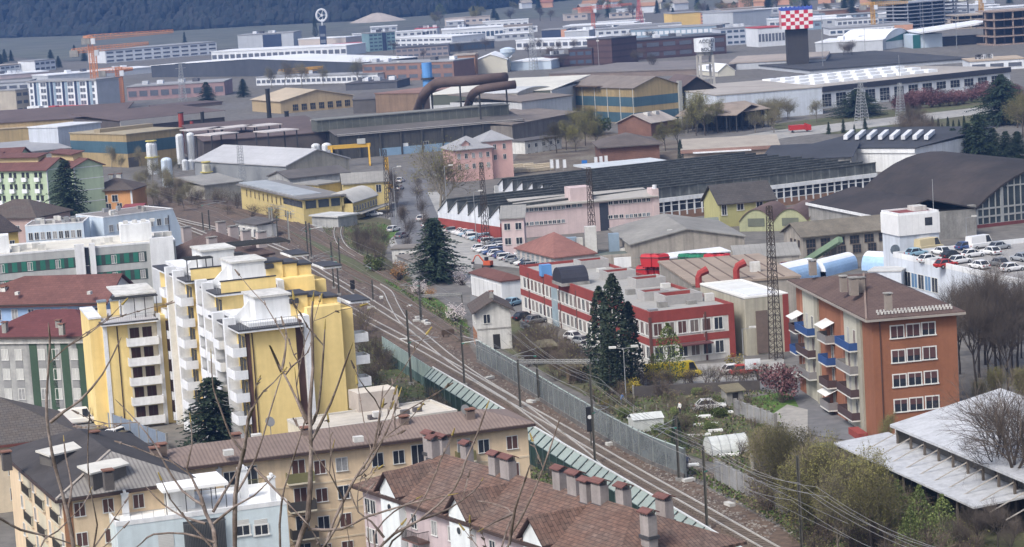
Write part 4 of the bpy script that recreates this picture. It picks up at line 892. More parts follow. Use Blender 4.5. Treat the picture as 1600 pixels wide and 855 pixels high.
# ---- school
sc = Bld('school', 'long red and white two storey school with light wells in its flat roof', 'school', (990, 487), (1146, 479), z=7.6, C=(812, 419), L=(935, 464)); H = sc.H
sc.walls(M('white_school_wall', (.62, .6, .56), .85, .12, .2, stain=.2)).parapet(redp, .5, .3, M('pale_grey_roof_felt', (.38, .37, .35), .9, .22, .1, col2=(.3, .29, .27)))
for f in 'fl':
    sc.band(f, H-1.15, H+.1, redp, name='red_band', pr=.08); sc.band(f, H-4.6, H-3.55, redp, name='red_band', pr=.08); L_ = sc.W if f == 'f' else sc.D
    n_ = int(L_/2.15)
    for i in range(n_):
        x = 1.2+i*(L_-1.8)/n_
        sc.win(f, [x], [H-3.1], 1.25, 1.75, 'thick', gm=[M('brown_grey_shutter', (.16, .13, .115), .7, .2), glass, shut]); sc.win(f, [x], [H-6.6], 1.25, 1.75, 'thick', gm=[M('brown_grey_shutter', (0,)*3), glass, glass])
    for i in range(int(L_/8.6)+1):
        x = min(L_-.2, .1+8.6*i); sc.band(f, 0, H-.3, M('brown_pier', (.12, .06, .05), .8, .15), x-.14, x+.14, 'pier', .14)
sc.band('f', 0, H+.5, redp, sc.W-.9, sc.W+.02, 'red_end', .1); x, _ = sc.fpx('f', 1085, 545); sc.band('f', H-4.9, H-4.7, M('maroon_canopy', (.12, .05, .05), .8, .1), x-2.5, x+2.5, 'entrance_canopy', 1.6)
x, _ = sc.fpx('l', 868, 480); sc.band('l', 0, H-1.2, M('pale_blue_glazing', (.3, .38, .42), .3, .2, .5, spec=.5), x-1.6, x+1.6, 'stair_glazing', .12)
for u, v_, a, d in [(1012, 441, 5, 4), (1060, 466, 6, 5), (965, 430, 5, 4), (1020, 462, 4, 3.5), (930, 412, 5, 4)]:
    q = sc.at(u, v_, H+.6); x, y = min(max(q.x, a/2+.5), sc.W-a/2-.5), q.y; w_ = MB(); w_.box(x-a/2, x+a/2, y-d/2, y-d/2+.25, H+.09, H+1.5).box(x-a/2, x+a/2, y+d/2-.25, y+d/2, H+.09, H+1.5).box(x-a/2, x-a/2+.25, y-d/2+.25, y+d/2-.25, H+.09, H+1.5).box(x+a/2-.25, x+a/2, y-d/2+.25, y+d/2-.25, H+.09, H+1.5)
    w_.box(x-a/2+.26, x+a/2-.26, y+d/2-.3, y+d/2-.26, H+.1, H+1.35, 1); w_.obj('light_well', [M('well_grey', (.36, .35, .34), .9, .15), redp], sc.t)
rnd.seed(3)
for u, v_ in [(880, 408), (905, 415), (1000, 425), (1040, 450), (1035, 480), (1080, 475), (1108, 470), (1020, 490), (940, 425), (985, 460)]:
    q = sc.at(u, v_, H+.1); 
    if .8 < q.x < sc.W-1 and .8 < q.y < sc.D-1: sc.box('roof_vent', [offw, metal_g, conc][rnd.randrange(3)], q.x-.7, q.x+.7, q.y-.5, q.y+.5, H+.1, H+rnd.uniform(.6, 1.3))
q = sc.at(893, 444, H); v_ = MB(); n_ = 10; r_ = 2.5
for i in range(n_):
    a0, a1 = PI*i/n_, PI*(i+1)/n_; y0, y1 = q.y-r_*math.cos(a0), q.y-r_*math.cos(a1); z0, z1 = H+.6+r_*math.sin(a0)*.95, H+.6+r_*math.sin(a1)*.95
    v_.face([(q.x-2.4, y0, z0), (q.x+2.2, y0, z0), (q.x+2.2, y1, z1), (q.x-2.4, y1, z1)]); v_.face([(q.x+2.2, q.y, H+.6), (q.x+2.2, y0, z0), (q.x+2.2, y1, z1)][::-1], 1); v_.face([(q.x-2.4, q.y, H+.6), (q.x-2.4, y0, z0), (q.x-2.4, y1, z1)], 1)
v_.box(q.x-2.5, q.x+2.3, q.y-2.6, q.y+2.6, H+.09, H+.6, 2); v_.obj('vaulted_skylight', [M('black_vault', (.035, .035, .045), .5, .2), M('black_vault', (0,)*3), conc], sc.t)
q = sc.at(853, 432, H); sc.box('blue_unit', M('blue_unit', (.12, .28, .55), .5, .1), q.x-.9, q.x+.9, q.y-.6, q.y+.8, H+.1, H+2.0)
fl = MB().tube((sc.W*.62, -.5, H-4), (sc.W*.62, -.7, H-.6), .04, .04, 5); fl.obj('flag_pole', metal_g, sc.t)
# ---- beige workshop next to it
b = Bld('workshop', 'beige workshop building with a dark vertical window bay and white roof edge', 'workshop', (1158, 466), (1231, 460), z=8.6, C=(1094, 445), L=(1157, 465)); H = b.H
b.walls(beige).parapet(M('white_coping', (.7, .69, .66), .8, .1), .25, .35, M('white_roof_felt', (.6, .6, .58), .85, .15, .15)); x0, x1 = b.fpx('f', 1181, 500)[0], b.fpx('f', 1199, 500)[0]
b.band('f', H-8.4, H-2.0, M('brown_bay', (.16, .12, .1), .8, .2), x0, x1, 'window_bay', .15); xm = (x0+x1)/2; b.win('f', [xm], [H-4.0, H-6.8], (x1-x0)*.8, 1.7, 'grid', fm=M('brown_frame', (.14, .11, .09), .7, .1))
b.band('f', H-9.2, H-8.95, M('brown_bay', (0,)*3), x0-2.4, x1+1, 'canopy', 1.3); b.band('f', 0, H-9.2, M('teal_door', (.1, .2, .22), .6, .15), x0-1.5, x1+.6, 'roller_door', .05); b.band('f', 0, H+.1, redp, b.W-.9, b.W+.01, 'red_panel', .1)
w_ = MB(); w_.box(b.W*.15, b.W*.8, 1.5, b.D*.45, H+.08, H+.3); w_.obj('roof_platform', white_sh, b.t); b.band('l', H-.2, H-.0, conc, name='string_course')
# ---- tan roofed hall with red ducts
b = Bld('workshop_hall', 'low hall with a tan flat roof and two red duct elbows, behind the school', 'hall', (1083, 447), (1250, 434), z=6, C=(1021, 424)); b.walls(beige_g).roof('flat', 0, tanroof, .2, .35)
for u, v_ in ((1092, 448), (1151, 436)):
    q = b.at(u, v_, 6.4); q.z = 6.3; d_ = MB().path([q, q+Vector((0, 0, 1.6)), q+Vector((.25, 0, 2.2)), q+Vector((1.5, .2, 2.7))], [.55, .55, .6, .7], 8); d_.obj('red_duct', M('red_duct_paint', (.3, .045, .04), .6, .12), b.t)
for k in range(6):
    q = b.at(1080+25*k, 428, 6.4); b.box('roof_seam', M('brown_seam', (.16, .12, .1), .9, .1), b.W*(.1+.15*k), b.W*(.1+.15*k)+.25, .4, b.D-.4, 6.37, 6.47)
q = b.at(1180, 424, 6.4); b.box('white_vent', offw, q.x-.8, q.x+.8, q.y-.6, q.y+.6, 6.36, 8)
# ---- orange apartment house
ob = Bld('apartment_house', 'burnt orange apartment house with a brown hip roof and coloured balconies', 'apartment house', (1362, 500), (1494, 489), vb=690, C=(1236, 455)); H = ob.H
ob.walls(orange, top=False).roof('hx', 2.8, M('chocolate_tiles', (.12, .08, .068), .85, .22, .25, pat=('tile', .9, .5, .62)), .9, .25); gutter(ob, 'fl', .9, M('pale_gutter', (.3, .27, .24), .6, .1))
hp = MB(); k = ob.D/2+.9
for a, c_ in (((-.9, -.9, H+.3), (min(k, ob.W/2)-.9, ob.D/2, H+3.1)),): hp.tube(a, c_, .14, .14, 5)
hp.obj('hip_ridge', M('light_ridge', (.24, .18, .15), .8, .2), ob.rf)
for u, v_, hh, w_ in [(1388, 478, 1.3, .8), (1318, 450, 1.3, .8), (1334, 455, 1.5, 1.0), (1346, 451, 1.2, .8), (1270, 424, 1.3, .9)]: ob.chpx(u, v_, H+2.2, hh, w_, m=M('grey_brown_chimney', (.27, .23, .2), .9, .2), cap=conc)
for i in range(22):
    x = .8+i*(ob.W-1.0)/22
    for j in range(2): MB().box(x, x+.22, .1+.5*j, .25+.5*j, H+.3+(.6+.5*j)*.38, H+.62+(.6+.5*j)*.38).obj('snow_guard', offw, ob.rf)
for r_, (us, vv) in enumerate([((1402, 1427, 1451), 528), ((1404, 1428, 1452.6), 566), ((1406, 1430, 1455), 604), ((1408, 1432, 1457), 643), ((1410, 1434, 1459), 681)]):
    for i, u in enumerate(us):
        x, z = ob.fpx('f', u, vv-2.6*i); ob.win('f', [x], [z], 1.55, 1.45, 'thick', gm=glass); sh_ = rnd.choice([.35, .55, .5, .9]); ob.band('f', z+1.45*(1-sh_), z+1.45, M('maroon_shutter', (.1, .05, .048), .7, .15, pat=('z', .12, .25, .75)), x-.77, x+.77, 'roller_shutter', .05)
dp = M('drain_dark', (.09, .05, .04), .6, .1); ob.band('f', 0, H-.1, dp, .9, 1.02, 'drain_pipe', .12)
gb = M('grey_beige_strip', (.34, .32, .26), .9, .12, .2, stain=.15); bl = M('blue_balcony', (.03, .07, .2), .7, .12); br_ = M('dark_brown_balcony', (.07, .045, .045), .7, .15); bg_ = M('grey_balcony', (.2, .19, .19), .7, .15)
cols = [(1331, 6.6, [(1, 378), (2, 490), (2, 605), (2, 716)], 436), (1299, 4.2, [(2, 350), (1, 460), (2, 562), (2, 675)], 0), (1267, 6.6, [(1, 312), (2, 420), (2, 522), (1, 632)], 0), (1240, 3.4, [(2, 285), (1, 388), (2, 488), (2, 600)], 0)]
for u, w_, rows_, _ in cols:
    y, _z = ob.fpx('l', u, 540); y = max(w_/2+1.2, min(y, ob.D-w_/2-.2))
    if w_ > 5: ob.band('l', 0, H-.2, M('pale_bay', (.5, .48, .4), .9, .12, .2, stain=.12), y-w_/2, y+w_/2, 'recessed_bay', .03); ob.band('l', 0, H-.3, gb, max(.05, y-w_/2-1.8), y-w_/2-.05, 'grey_strip', .25); ob.band('l', .5, H-.4, M('brick_orange_panel', (.34, .15, .09), .9, .15), y+w_/2+.1, y+w_/2+1.3, 'brick_strip', .06)
    for k in range(5):
        _, zf = ob.fpx('l', u, 410+rows_[0][1]/2.947+3); z = zf-2.93*k
        if z < .6: continue
        c = rows_[k][0] if k < 4 else 2; m_ = {1: bl, 2: br_ if (k+int(u)) % 3 else bg_}[c]; balcony(ob, 'l', y, z, w_, 1.3, .95, offw, m_)
        ob.win('l', [y-w_*.22, y+w_*.2] if w_ > 5 else [y-.6], [z+.05], .95, 2.2, fm=offw, gm=[glass, curt, shut]); 
        if w_ < 5 and k in (0, 3) or (u == 1268 and k == 2):
            aw = MB().slab([[(0, -w_/2, 0), (0, w_/2, 0), (-1.6, w_/2, -.7), (-1.6, -w_/2, -.7)][::-1]], .05); a_ = aw.obj('awning', M('blue_awning', (.14, .24, .42), .8, .1) if (u == 1238 and k == 3) else M('white_awning', (.6, .6, .58), .8, .1), ob.t); a_.location = (-.05, y, z+2.6)
MB().box(-2.0, -.8, 1, 5.5, 0, .9).obj('low_wall', redp, ob.t)
# ---- white sheds lower right
b = Bld('open_shed', 'large open shed with a bright weathered metal roof at the lower right', 'shed', (1398, 668), (1640, 769), z=6, D=13); H = b.H
b.roof('sf', 2.7, M('weathered_white_sheet', (.53, .54, .56), .5, .16, .3, col2=(.44, .45, .47), pat=('x', 1.1, .06, .78), stain=.25), .4, .3)
b.box('back_wall', M('dark_grey_wall', (.16, .15, .13), .9, .2, stain=.3), 0, b.W, 1.6, 1.9, 0, H); b.box('end_wall', M('dark_grey_wall', (0,)*3), 0, .3, .2, 12, 0, H)  # back and end walls in their own dull grey
for i in range(11): 
    x = .4+i*(b.W-1)/10; b.box('post', M('rust_post', (.13, .11, .09), .8, .2), x-.12, x+.12, 0, .25, 0, H); MB().tube((x, .15, H-.5), (x, -4.5, H-2.4), .07, .07, 4).obj('tie_beam', M('pale_beam', (.4, .37, .33), .8, .2), b.t)
b = Bld('open_shed', 'long low canopy with a white sheet roof below the large open shed', 'shed', (1306, 695), (1523, 795), z=3.6, D=6.4); b.roof('sf', .5, M('weathered_white_sheet', (0,)*3), .2, .2)
for i in range(9):
    for y in (.3, b.D-.3): x = .3+i*(b.W-.6)/8; b.box('post', M('rust_post', (0,)*3), x-.1, x+.1, y-.1, y+.1, 0, 3.6+.07*y)
# ---- white tower and roof car park
b = Bld('tower_block', 'white boxy tower with a projecting top floor next to the roof car park', 'tower', (1404, 337), (1466, 331), vb=446, D=7); H = b.H
b.walls(M('bluish_white_wall', (.56, .6, .66), .85, .1, .15, stain=.2)).parapet(white, .35, .25, M('dark_red_felt', (.2, .06, .06), .9, .2)); zt = H-(436-0)*0; b.band('f', H-3.6, H, M('bright_white_panel', (.7, .7, .7), .8, .1, pat=('x', 1.2, .05, .85)), -.1, b.W+.1, 'top_storey', .25); b.band('l', H-3.6, H, M('bright_white_panel', (0,)*3), -.24, b.D, 'top_storey', .25)
x, z = b.fpx('f', 1450, 350); o = MB().box(x-.7, x+.7, -.29, -.26, z-.2, z+1.2).obj('window', glass, b.t); x, z = b.fpx('f', 1400, 390); MB().tube((x-.2, -.02, z), (x-.2, -.08, z), .9, .9, 14).obj('round_window', pale_ := glass_l, b.t)
x, z = b.fpx('f', 1444, 370); b.band('f', z-.4, z+.4, white, x-1, x+1, 'sign_plate', .06); b.box('roof_house', offw, b.W*.6, b.W*.9, 3, 6, H, H+.9)
b = Bld('car_park', 'white two storey building with cars parked on its roof deck', 'car park', (1396, 402), (1640, 455), z=6, D=30); H = b.H; deck = b
b.walls(M('bluish_white_wall', (0,)*3)).parapet(white, .9, .25, M('gravel_deck', (.36, .35, .34), .95, .3, .3, col2=(.26, .25, .24)))
x0, x1 = b.fpx('f', 1408, 425)[0], b.fpx('f', 1475, 440)[0]; b.win('f', [x0+2.4*i for i in range(max(2, int((x1-x0)/2.4)))], [1.6], 2.0, 2.4, 'mull', gm=[M('blue_glazing', (.12, .22, .36), .2, .2, .4, spec=.5), glass])
bb = Bld('workshop', 'grey white curved annex below the roof car park', 'workshop', (1357, 425), (1408, 424.5), z=4.4, D=5); bb.walls(M('bluish_white_wall', (0,)*3)).roof('flat', 0, M('grey_white_felt', (.5, .5, .49), .85, .2), .15, .2); bb.win('f', [bb.W*.45], [1.0], 2.4, 2.0, gm=glass)
b = Bld('office', 'white office hut with a red doorway on the roof car park edge', 'hut', (1569, 392), (1640, 388), vb=432, D=6, z0=0); b.walls(white).parapet(offw, .3, .2, M('dark_red_felt', (0,)*3)); x, z = b.fpx('f', 1593, 418); b.band('f', z-.2, z+2, M('red_door', (.4, .06, .05), .6, .1), x-.5, x+.5, 'door')
for lab, a, c, r_ in (('white and blue inflatable storage tunnel, leftmost of three', (1196, 447), (1266, 432), 2.4), ('white inflatable storage tunnel in the middle of three', (1276, 432), (1326, 419), 2.0), ('white and blue inflatable storage tunnel beside the roof car park', (1358, 420), (1393, 422), 2.3)):
    p, q = P(*a), P(*c); t = thing('storage_tunnel', lab, 'tunnel tent', p, 0, 'inflatable storage tunnels'); d = (q-p); d.z = 0; L_ = d.length; d.normalize(); s_ = Vector((-d.y, d.x, 0)); n_ = 12; tb = MB()
    for i in range(n_):
        a0, a1 = PI*i/n_, PI*(i+1)/n_; pt = lambda a_, e: d*e+s_*(-math.cos(a_)*r_)+Vector((0, 0, math.sin(a_)*r_*1.05+.9))
        tb.face([pt(a0, 0), pt(a0, L_), pt(a1, L_), pt(a1, 0)], 1 if i < 3 else 0)
        tb.face([pt(a1, L_), pt(a0, L_), d*L_+Vector((0, 0, .9))], 1); tb.face([pt(a0, 0), pt(a1, 0), Vector((0, 0, .9))], 0)
    for e in (-1, 1): tb.face([s_*e*r_, s_*e*r_+d*L_, s_*e*r_+d*L_+Vector((0, 0, .9)), s_*e*r_+Vector((0, 0, .9))], 1)
    tb.obj('fabric_cover', [M('white_fabric', (.74, .76, .8), .5, .1), M('blue_fabric', (.34, .5, .72), .5, .15)], t)
# ---- brown grey works building with conveyor
b = Bld('works_building', 'long brown grey works building with a green conveyor leaning on it', 'works', (1254, 370), (1392, 357), vb=410, C=(1225, 359)); b.walls(beige_g, top=False, gable='x', rise=2.0).roof('gx', 2.0, M('mossy_fibre_roof', (.17, .15, .12), .9, .3, .3), .6)
b.wrow('f', 6, [b.H-2.2], 1.8, 1.5, 1.6, 1.6, style='grid', fm=M('brown_frame', (0,)*3)); b.wrow('f', 5, [.9], 1.6, 1.5, 1.6, 4, style='grid', fm=M('brown_frame', (0,)*3)); b.band('f', 0, 3.6, M('dark_doorway', (0,)*3), b.fpx('f', 1300, 400)[0]-1, b.fpx('f', 1300, 400)[0]+1.6, 'doorway', .05); b.win('l', [2, 4, 6], [b.H-2.2], .9, 1.3, fm=M('brown_frame', (0,)*3))
p0, p1 = P(1257, 410, .5), P(1313, 374, 5.5); t = thing('conveyor', 'green enclosed conveyor rising to the brown grey works building', 'conveyor', (p0.x, p0.y, 0)); q = p1-p0; MB().tube((0, 0, .5), q+Vector((0, 0, .5)), .75, .75, 4).obj('conveyor_casing', M('grey_green_paint', (.17, .24, .16), .7, .15), t)
for f in (.25, .6, .9): MB().tube((q.x*f, q.y*f, 0), (q.x*f, q.y*f, .3+q.z*f), .12, .12, 4).obj('support_leg', metal_d, t)
b = Bld('shed', 'grey lean-to shed left of the brown grey works building', 'shed', (1150, 405), (1249, 399), z=3.6, D=7); b.walls(beige_g).roof('sf', 1.4, grey_sheet, .3); b.wrow('f', 6, [1.6], 1.0, .9, fm=redp)
b = Bld('shed', 'low shed with a white roof in front of the grey gabled hall', 'shed', (1048, 405), (1140, 394), z=3.4, D=4); b.walls(beige_g).roof('sf', .4, white_sh, .2)
# ---- grey gabled hall, red roofed hall, hvac block
b = Bld('factory_hall', 'wide grey hall with a very shallow gabled roof in the middle', 'hall', (986, 383), (1163, 370), vb=418, C=(951, 362)); b.walls(beige_g, top=False, gable='y', rise=2.2).roof('gy', 2.2, grey_sheet2, .4); b.band('f', b.H-2.6, b.H-2.45, conc, name='string_course')
b = Bld('factory_hall', 'hall with a faded red hip roof and pale arched windows', 'hall', (867, 404), (930, 397), vb=428, C=(808, 384)); b.walls(M('pale_pink_wall', (.45, .4, .38), .9, .12, stain=.2), top=False).roof('hx', 3.6, M('faded_red_roof', (.25, .12, .1), .88, .18, .15, pat=('tile', 1.2, .7, .75)), .4); b.wrow('l', 8, [.8], 1.4, 2.0, style='grid', fm=offw, gm=glass_l)
b = Bld('plant_building', 'low beige building carrying blue grey ventilation units in front of the pink office', 'plant building', (873, 407), (990, 399), vb=424, D=9); H = b.H; b.walls(beige_g).parapet(beige_g, .4, .3, M('green_grey_roof', (.13, .15, .13), .9, .3))
for u, v_, w_, h_, m_ in [(892, 395, 2.0, 3.4, M('blue_grey_unit', (.24, .31, .38), .6, .12)), (954, 386, 2.0, 3.6, M('blue_grey_unit', (0,)*3)), (893, 380, 1.6, 3.2, offw), (925, 398, 2.2, 5.5, offw), (975, 388, 2.6, .6, offw), (905, 392, 1.5, 1.4, metal_d)]:
    q = b.at(u, v_, H); b.box('ventilation_unit', m_, q.x-w_/2, q.x+w_/2, min(q.y, b.D-2), min(q.y, b.D-2)+w_*.8, H+.1, H+h_)
x, z = b.fpx('f', 979, 415); b.box('white_frame_wall', white, x-2.4, x+2.4, -.6, -.1, 0, H-.2)
# ---- pink office with window strips
b = Bld('office', 'long pale pink office with strip windows in front of the sawtooth roof', 'office', (815, 326), (1022, 308), vb=372, D=10); H = b.H; b.walls(M('rose_render', (.55, .44, .43), .9, .1, .15, stain=.15)).roof('sf', .9, M('pale_grey_office_roof', (.36, .34, .31), .85, .15, .15), .7, .3)
for a, c, n_, hp_ in [((823, 331), (838, 329.5), 3, 5), ((845, 330), (880, 326), 6, 5), ((888, 325), (906, 323), 3, 5), ((823, 353), (839, 351), 3, 5), ((846, 352), (880, 347), 6, 5), ((954, 320), (971, 318), 3, 5), ((978, 318), (1013, 314.5), 6, 5), ((954, 342), (971, 340), 3, 5), ((980, 341), (1013, 337), 6, 5)]: b.wpx('f', a, c, n_, hp_, .7, gm=[glass, glass, glass_l])
x, _ = b.fpx('f', 944, 335); b.band('f', 0, H-.3, M('dark_stair', (0,)*3), x-1, x+1.0, 'stair_glazing', .06); x, _ = b.fpx('f', 912, 318); b.box('roof_house', M('rose_render', (0,)*3), x-2.6, x+2.2, 1, 6, H+.3, H+3.4)
x, _ = b.fpx('f', 1021, 310); b.box('corner_pillar', M('rose_render', (0,)*3), x-.2, x+1.2, -.2, 4, 0, H+1.8); MB().tube((x+.5, .5, H+1.8), (x+.5, .5, H+2.6), .5, .5, 8).obj('roof_globe', white, b.t)
b = Bld('office', 'pale pink annex with a grey lean-to roof left of the pink office', 'office', (783, 343), (818, 341), vb=402, D=9); b.walls(M('rose_render', (0,)*3)).roof('sf', 1.6, grey_sheet, .4); b.wrow('f', 2, [b.H-2.2, b.H-5.2], 1.2, 1.3)
# ---- sawtooth factory
f1 = Bld('sawtooth_factory', 'vast factory with a dark sawtooth roof, white zigzag gable and red wall', 'factory', (781, 343), (1369, 273), vb=376, C=(687, 311)); H = f1.H; W = f1.W
if VERB: print('saw', W, f1.D, H, f1.at(748, 292, H), f1.at(1240, 238, H), f1.at(800, 273, H))
nT = 6; p_ = f1.D/nT; ws = MB(); rf = MB(); gl = MB()
p2_ = f1.at(748, 291, H); D2 = max(f1.D+p_*3, min(f1.at(1240, 240, H).y, 140)); n2 = max(3, int((D2-f1.D)/p_)); x2 = max(2, min(p2_.x, 30))
ws.box(0, W, 0, f1.D, 0, H-.3, skip='d'); ws.box(x2, W, f1.D+.01, f1.D+n2*p_, 0, H-.3, skip='d'); f1.part('wall', ws, M('factory_wall', (.45, .45, .46), .9, .15, .1, stain=.2))
tw = MB()
for i in range(nT+n2):
    y0 = i*p_; y1 = y0+p_; xs = 0 if i < nT else x2; hh = 3.0; e = .25
    rf.slab([[(xs-e, y0-.2, H+hh), (W, y0-.2, H+hh), (W, y1-.15, H), (xs-e, y1-.15, H)]], .18); gl.box(xs+.2, W, y0+.02, y0+.14, H-.3, H+hh-.2)
    for x, rv in ((xs+.02, 1), (W-.02, 0)):
        t_ = [(x, y0+.14, H-.3), (x, y1, H-.3), (x, y0+.14, H+hh-.2)]; MB().face(t_[::-1] if rv else t_).obj('gable_tooth', M('white_gable', (.6, .62, .66), .85, .1, .15, stain=.15), f1.t)
f1.part('sawtooth_roof', rf, saw_d); f1.part('north_light_glazing', gl, M('dim_glazing', (.14, .148, .142), .7, .4, .08, col2=(.075, .08, .08), pat=('x', 2.4, .14, 1.5), fine=.4))
f1.band('l', 0, H*.64, redp, 0, f1.D, 'red_wall', .1); f1.band('l', H*.64, H-.3, M('white_gable', (.6, .62, .66), .85, .1, .15, stain=.15), 0, f1.D, 'white_band', .06); f1.band('f', 0, H-.9, redp, 0, 12, 'red_wall', .1)
xg = f1.fpx('f', 1024, 320)[0]; f1.band('f', H-.5, H+.4, white, xg, W, 'white_fascia', .5); f1.band('f', 1.8, H-.5, M('curtain_glass', (.035, .04, .055), .2, .5, .8, spec=.5), xg, W, 'curtain_wall', .1); mu = MB(); n_ = int((W-xg)/2.0)
for i in range(n_+1): x = xg+i*(W-xg)/n_; mu.box(x-.18, x+.18, -.3, -.1, .8, H-.5)
for z in (1.8, 3.2, 4.6): mu.box(xg, W, -.22, -.1, z, z+.14)
f1.part('white_mullions', mu, white); f1.band('f', 0, 1.7, M('low_brown_wall', (.25, .15, .1), .9, .2), xg, W, 'plinth', .2)
rnd.seed(8)
for i in range(20):
    x = rnd.uniform(20, W-5); k = rnd.randrange(nT+n2-1); y = (k+rnd.uniform(.3, .7))*p_; f1.box('roof_vent', offw, x-.45, x+.45, y, y+.5, H+.3, H+2.1)
# ---- olive house, vaults, dark halls
b = Bld('house', 'olive green house with a dark gabled roof in front of the glazed factory wall', 'house', (1124, 318), (1209, 310), vb=356, C=(1100, 309)); b.walls(M('olive_render', (.4, .38, .18), .9, .1, .15, stain=.12), top=False, gable='x', rise=3.4).roof('gx', 3.4, M('charcoal_roof', (.085, .078, .075), .9, .2, .2, pat=('tile', .9, .5, .7)), .6)
for u, v_, w_, h_ in [(1132, 336, 1.0, 2.4), (1157, 328, 1.4, 1.3), (1187, 325, 1.4, 1.3)]: x, z = b.fpx('f', u, v_); b.win('f', [x], [z], w_, h_, 'thick')
b = Bld('annex', 'mustard flat roofed annex at the left of the olive house', 'annex', (1085, 348), (1122, 346), vb=366, D=6); b.walls(M('mustard_wall', (.4, .33, .17), .9, .12)).roof('flat', 0, M('moss_grey_felt', (.2, .22, .18), .9, .2), .2, .2)
vt_ = Bld('vaulted_workshop', 'olive walled workshop with three brown barrel roofs', 'workshop', (1155, 347), (1316, 344), vb=362, D=15); H = vt_.H; W = vt_.W; vt_.walls(M('olive_wall', (.33, .34, .21), .9, .12, .2, stain=.15))
for i in range(3):
    a, c = W*i/3, W*(i+1)/3; pl = []; n_ = 10; pr = [(a+(c-a)*k/n_, H+.15+2.6*(1-(2*k/n_-1)**2)) for k in range(n_+1)]; mb = MB()
    for (x, z), (x1, z1) in zip(pr, pr[1:]): pl.append([(x, -.3, z), (x1, -.3, z1), (x1, vt_.D, z1), (x, vt_.D, z)]); mb.face([(x, -.02, H-.1), (x1, -.02, H-.1), (x1, -.02, z1-.15), (x, -.02, z-.15)], 1)
    mb.slab(pl, .15); mb.obj('barrel_roof', [M('brown_vault_roof', (.14, .095, .085), .9, .2, .2), M('olive_wall', (0,)*3)], vt_.t); MB().box((a+c)/2-1.8, (a+c)/2+1.8, -.1, -.03, H-1, H+.7).obj('louvre_window', M('dark_louvre', (.12, .13, .1), .7, .2), vt_.t)
b = Bld('factory_hall', 'low hall with a black roof and white eave in front of the great vaulted hall', 'hall', (1263, 319), (1374, 341), z=5.5, D=21); b.walls(conc).roof('gx', 2.6, black_r, .3); b.box('white_eave', white, -.3, b.W+.3, -.5, -.32, b.H-.2, b.H+.35, parent=b.rf)
b = Bld('vaulted_hall', 'great hall with a black vaulted roof and glazed arched front at the right', 'hall', (1525, 329), (1760, 302), vb=357, C=(1347, 291)); H = b.H; W = b.W
b.walls(M('hall_glass', (.05, .065, .075), .2, .4, .3, spec=.5), top=False, gable='v', rise=7.6).roof('py', 7.6, black_r, .5, .4); mu = MB()
for i in range(25):
    x = W*i/24; zt = H+7.6*(1-(2*i/24-1)**2); mu.box(x-.1-(.25 if i % 4 == 0 else 0), x+.1+(.25 if i % 4 == 0 else 0), -.25, -.01, 0, zt)
for z in (0.4, H*.55, H): mu.box(0, W, -.2, -.012, z, z+.35)
mu.box(W*.2, W*.8, -.2, -.012, H+4.2, H+4.5); b.part('facade_mullions', mu, M('grey_mullion', (.3, .31, .31), .7, .1)); b.band('f', 0, .7, M('dull_red_plinth', (.16, .05, .05), .8, .2), 0, W, 'red_plinth', .3)
b.band('l', H-.7, H+.2, white, 0, b.D, 'white_eave', .7); b.box('corner_tower', conc, -1.4, -.1, -.3, 1, 0, H+1.2)
for i in range(10): b.box('buttress', conc, -.8, -.01, 2+i*(b.D-4)/9, 2.6+i*(b.D-4)/9, 0, H-.8)
q = P(1440, 325); t = thing('ventilation_drum', 'white round ventilation drum in front of the great vaulted hall', 'ventilator', q); s_ = 2.6; MB().tube((-1.2, 0, 4.4), (1.2, 0, 4.4), s_, s_, 16).obj('drum', white, t); MB().box(-1, 1, -1.2, 1.2, 0, 2.4).obj('base', conc, t)
b = Bld('factory_hall', 'dark slate roofed hall with slanting white roof light strips', 'hall', (1248, 232), (1430, 232), z=6, D=44); b.walls(white).roof('sf', 1.2, M('slate_blue_roof', (.05, .052, .06), .85, .2, .1), .5)
for u in range(1326, 1470, 18):
    a, c = b.at(u-5, 216, 7.3), b.at(u+6, 207, 7.5); MB().tube((a.x, a.y, 7.45), (c.x, c.y, 7.75), .75, .75, 4).obj('roof_light_strip', white_sh, b.rf)
b.band('l', 0, 6, white, name='white_end'); b.band('f', b.H-1.2, b.H, white, name='white_fascia', pr=.3)
b = Bld('factory_hall', 'plain slate roofed hall left of the one with slanting roof lights', 'hall', (1190, 252), (1330, 246), z=6, D=30); b.walls(conc).roof('sf', 1.0, M('slate_blue_roof', (0,)*3), .5)
b = Bld('showroom', 'low showroom with a striped brown and cream flat roof', 'showroom', (1068, 240), (1215, 232), vb=258, D=36); b.walls(M('tan_wall', (.4, .33, .27), .9, .12, stain=.15)).roof('flat', 0, M('striped_roof', (.42, .37, .31), .85, .15, .15, pat=('y', 4, .35, .62)), .8, 1.0, side=M('brown_fascia', (.26, .16, .13), .8, .15)); b.band('f', 0, 2.5, M('dark_doorway', (0,)*3), b.W*.5, b.W*.62, 'loading_door'); b.band('f', 3.2, 3.5, white, b.W*.1, b.W*.72, 'canopy', 2.5)
b = Bld('car_dealership', 'glass car showroom with a flat white roof and blue glazing', 'showroom', (952, 268), (1058, 258), z=4.6, D=20); b.walls(M('blue_showroom_glass', (.07, .13, .22), .15, .4, .3, spec=.5)).roof('flat', 0, M('grey_white_roof', (.5, .53, .55), .7, .15), 1.6, .5); b.band('f', 0, 3.5, M('dark_red_panel', (0,)*3), 0, b.W*.24, 'red_panel', .4)
for i in range(12): b.box('column', white, b.W*(.26+.063*i), b.W*(.26+.063*i)+.25, -1.2, -.95, 0, 4.6)
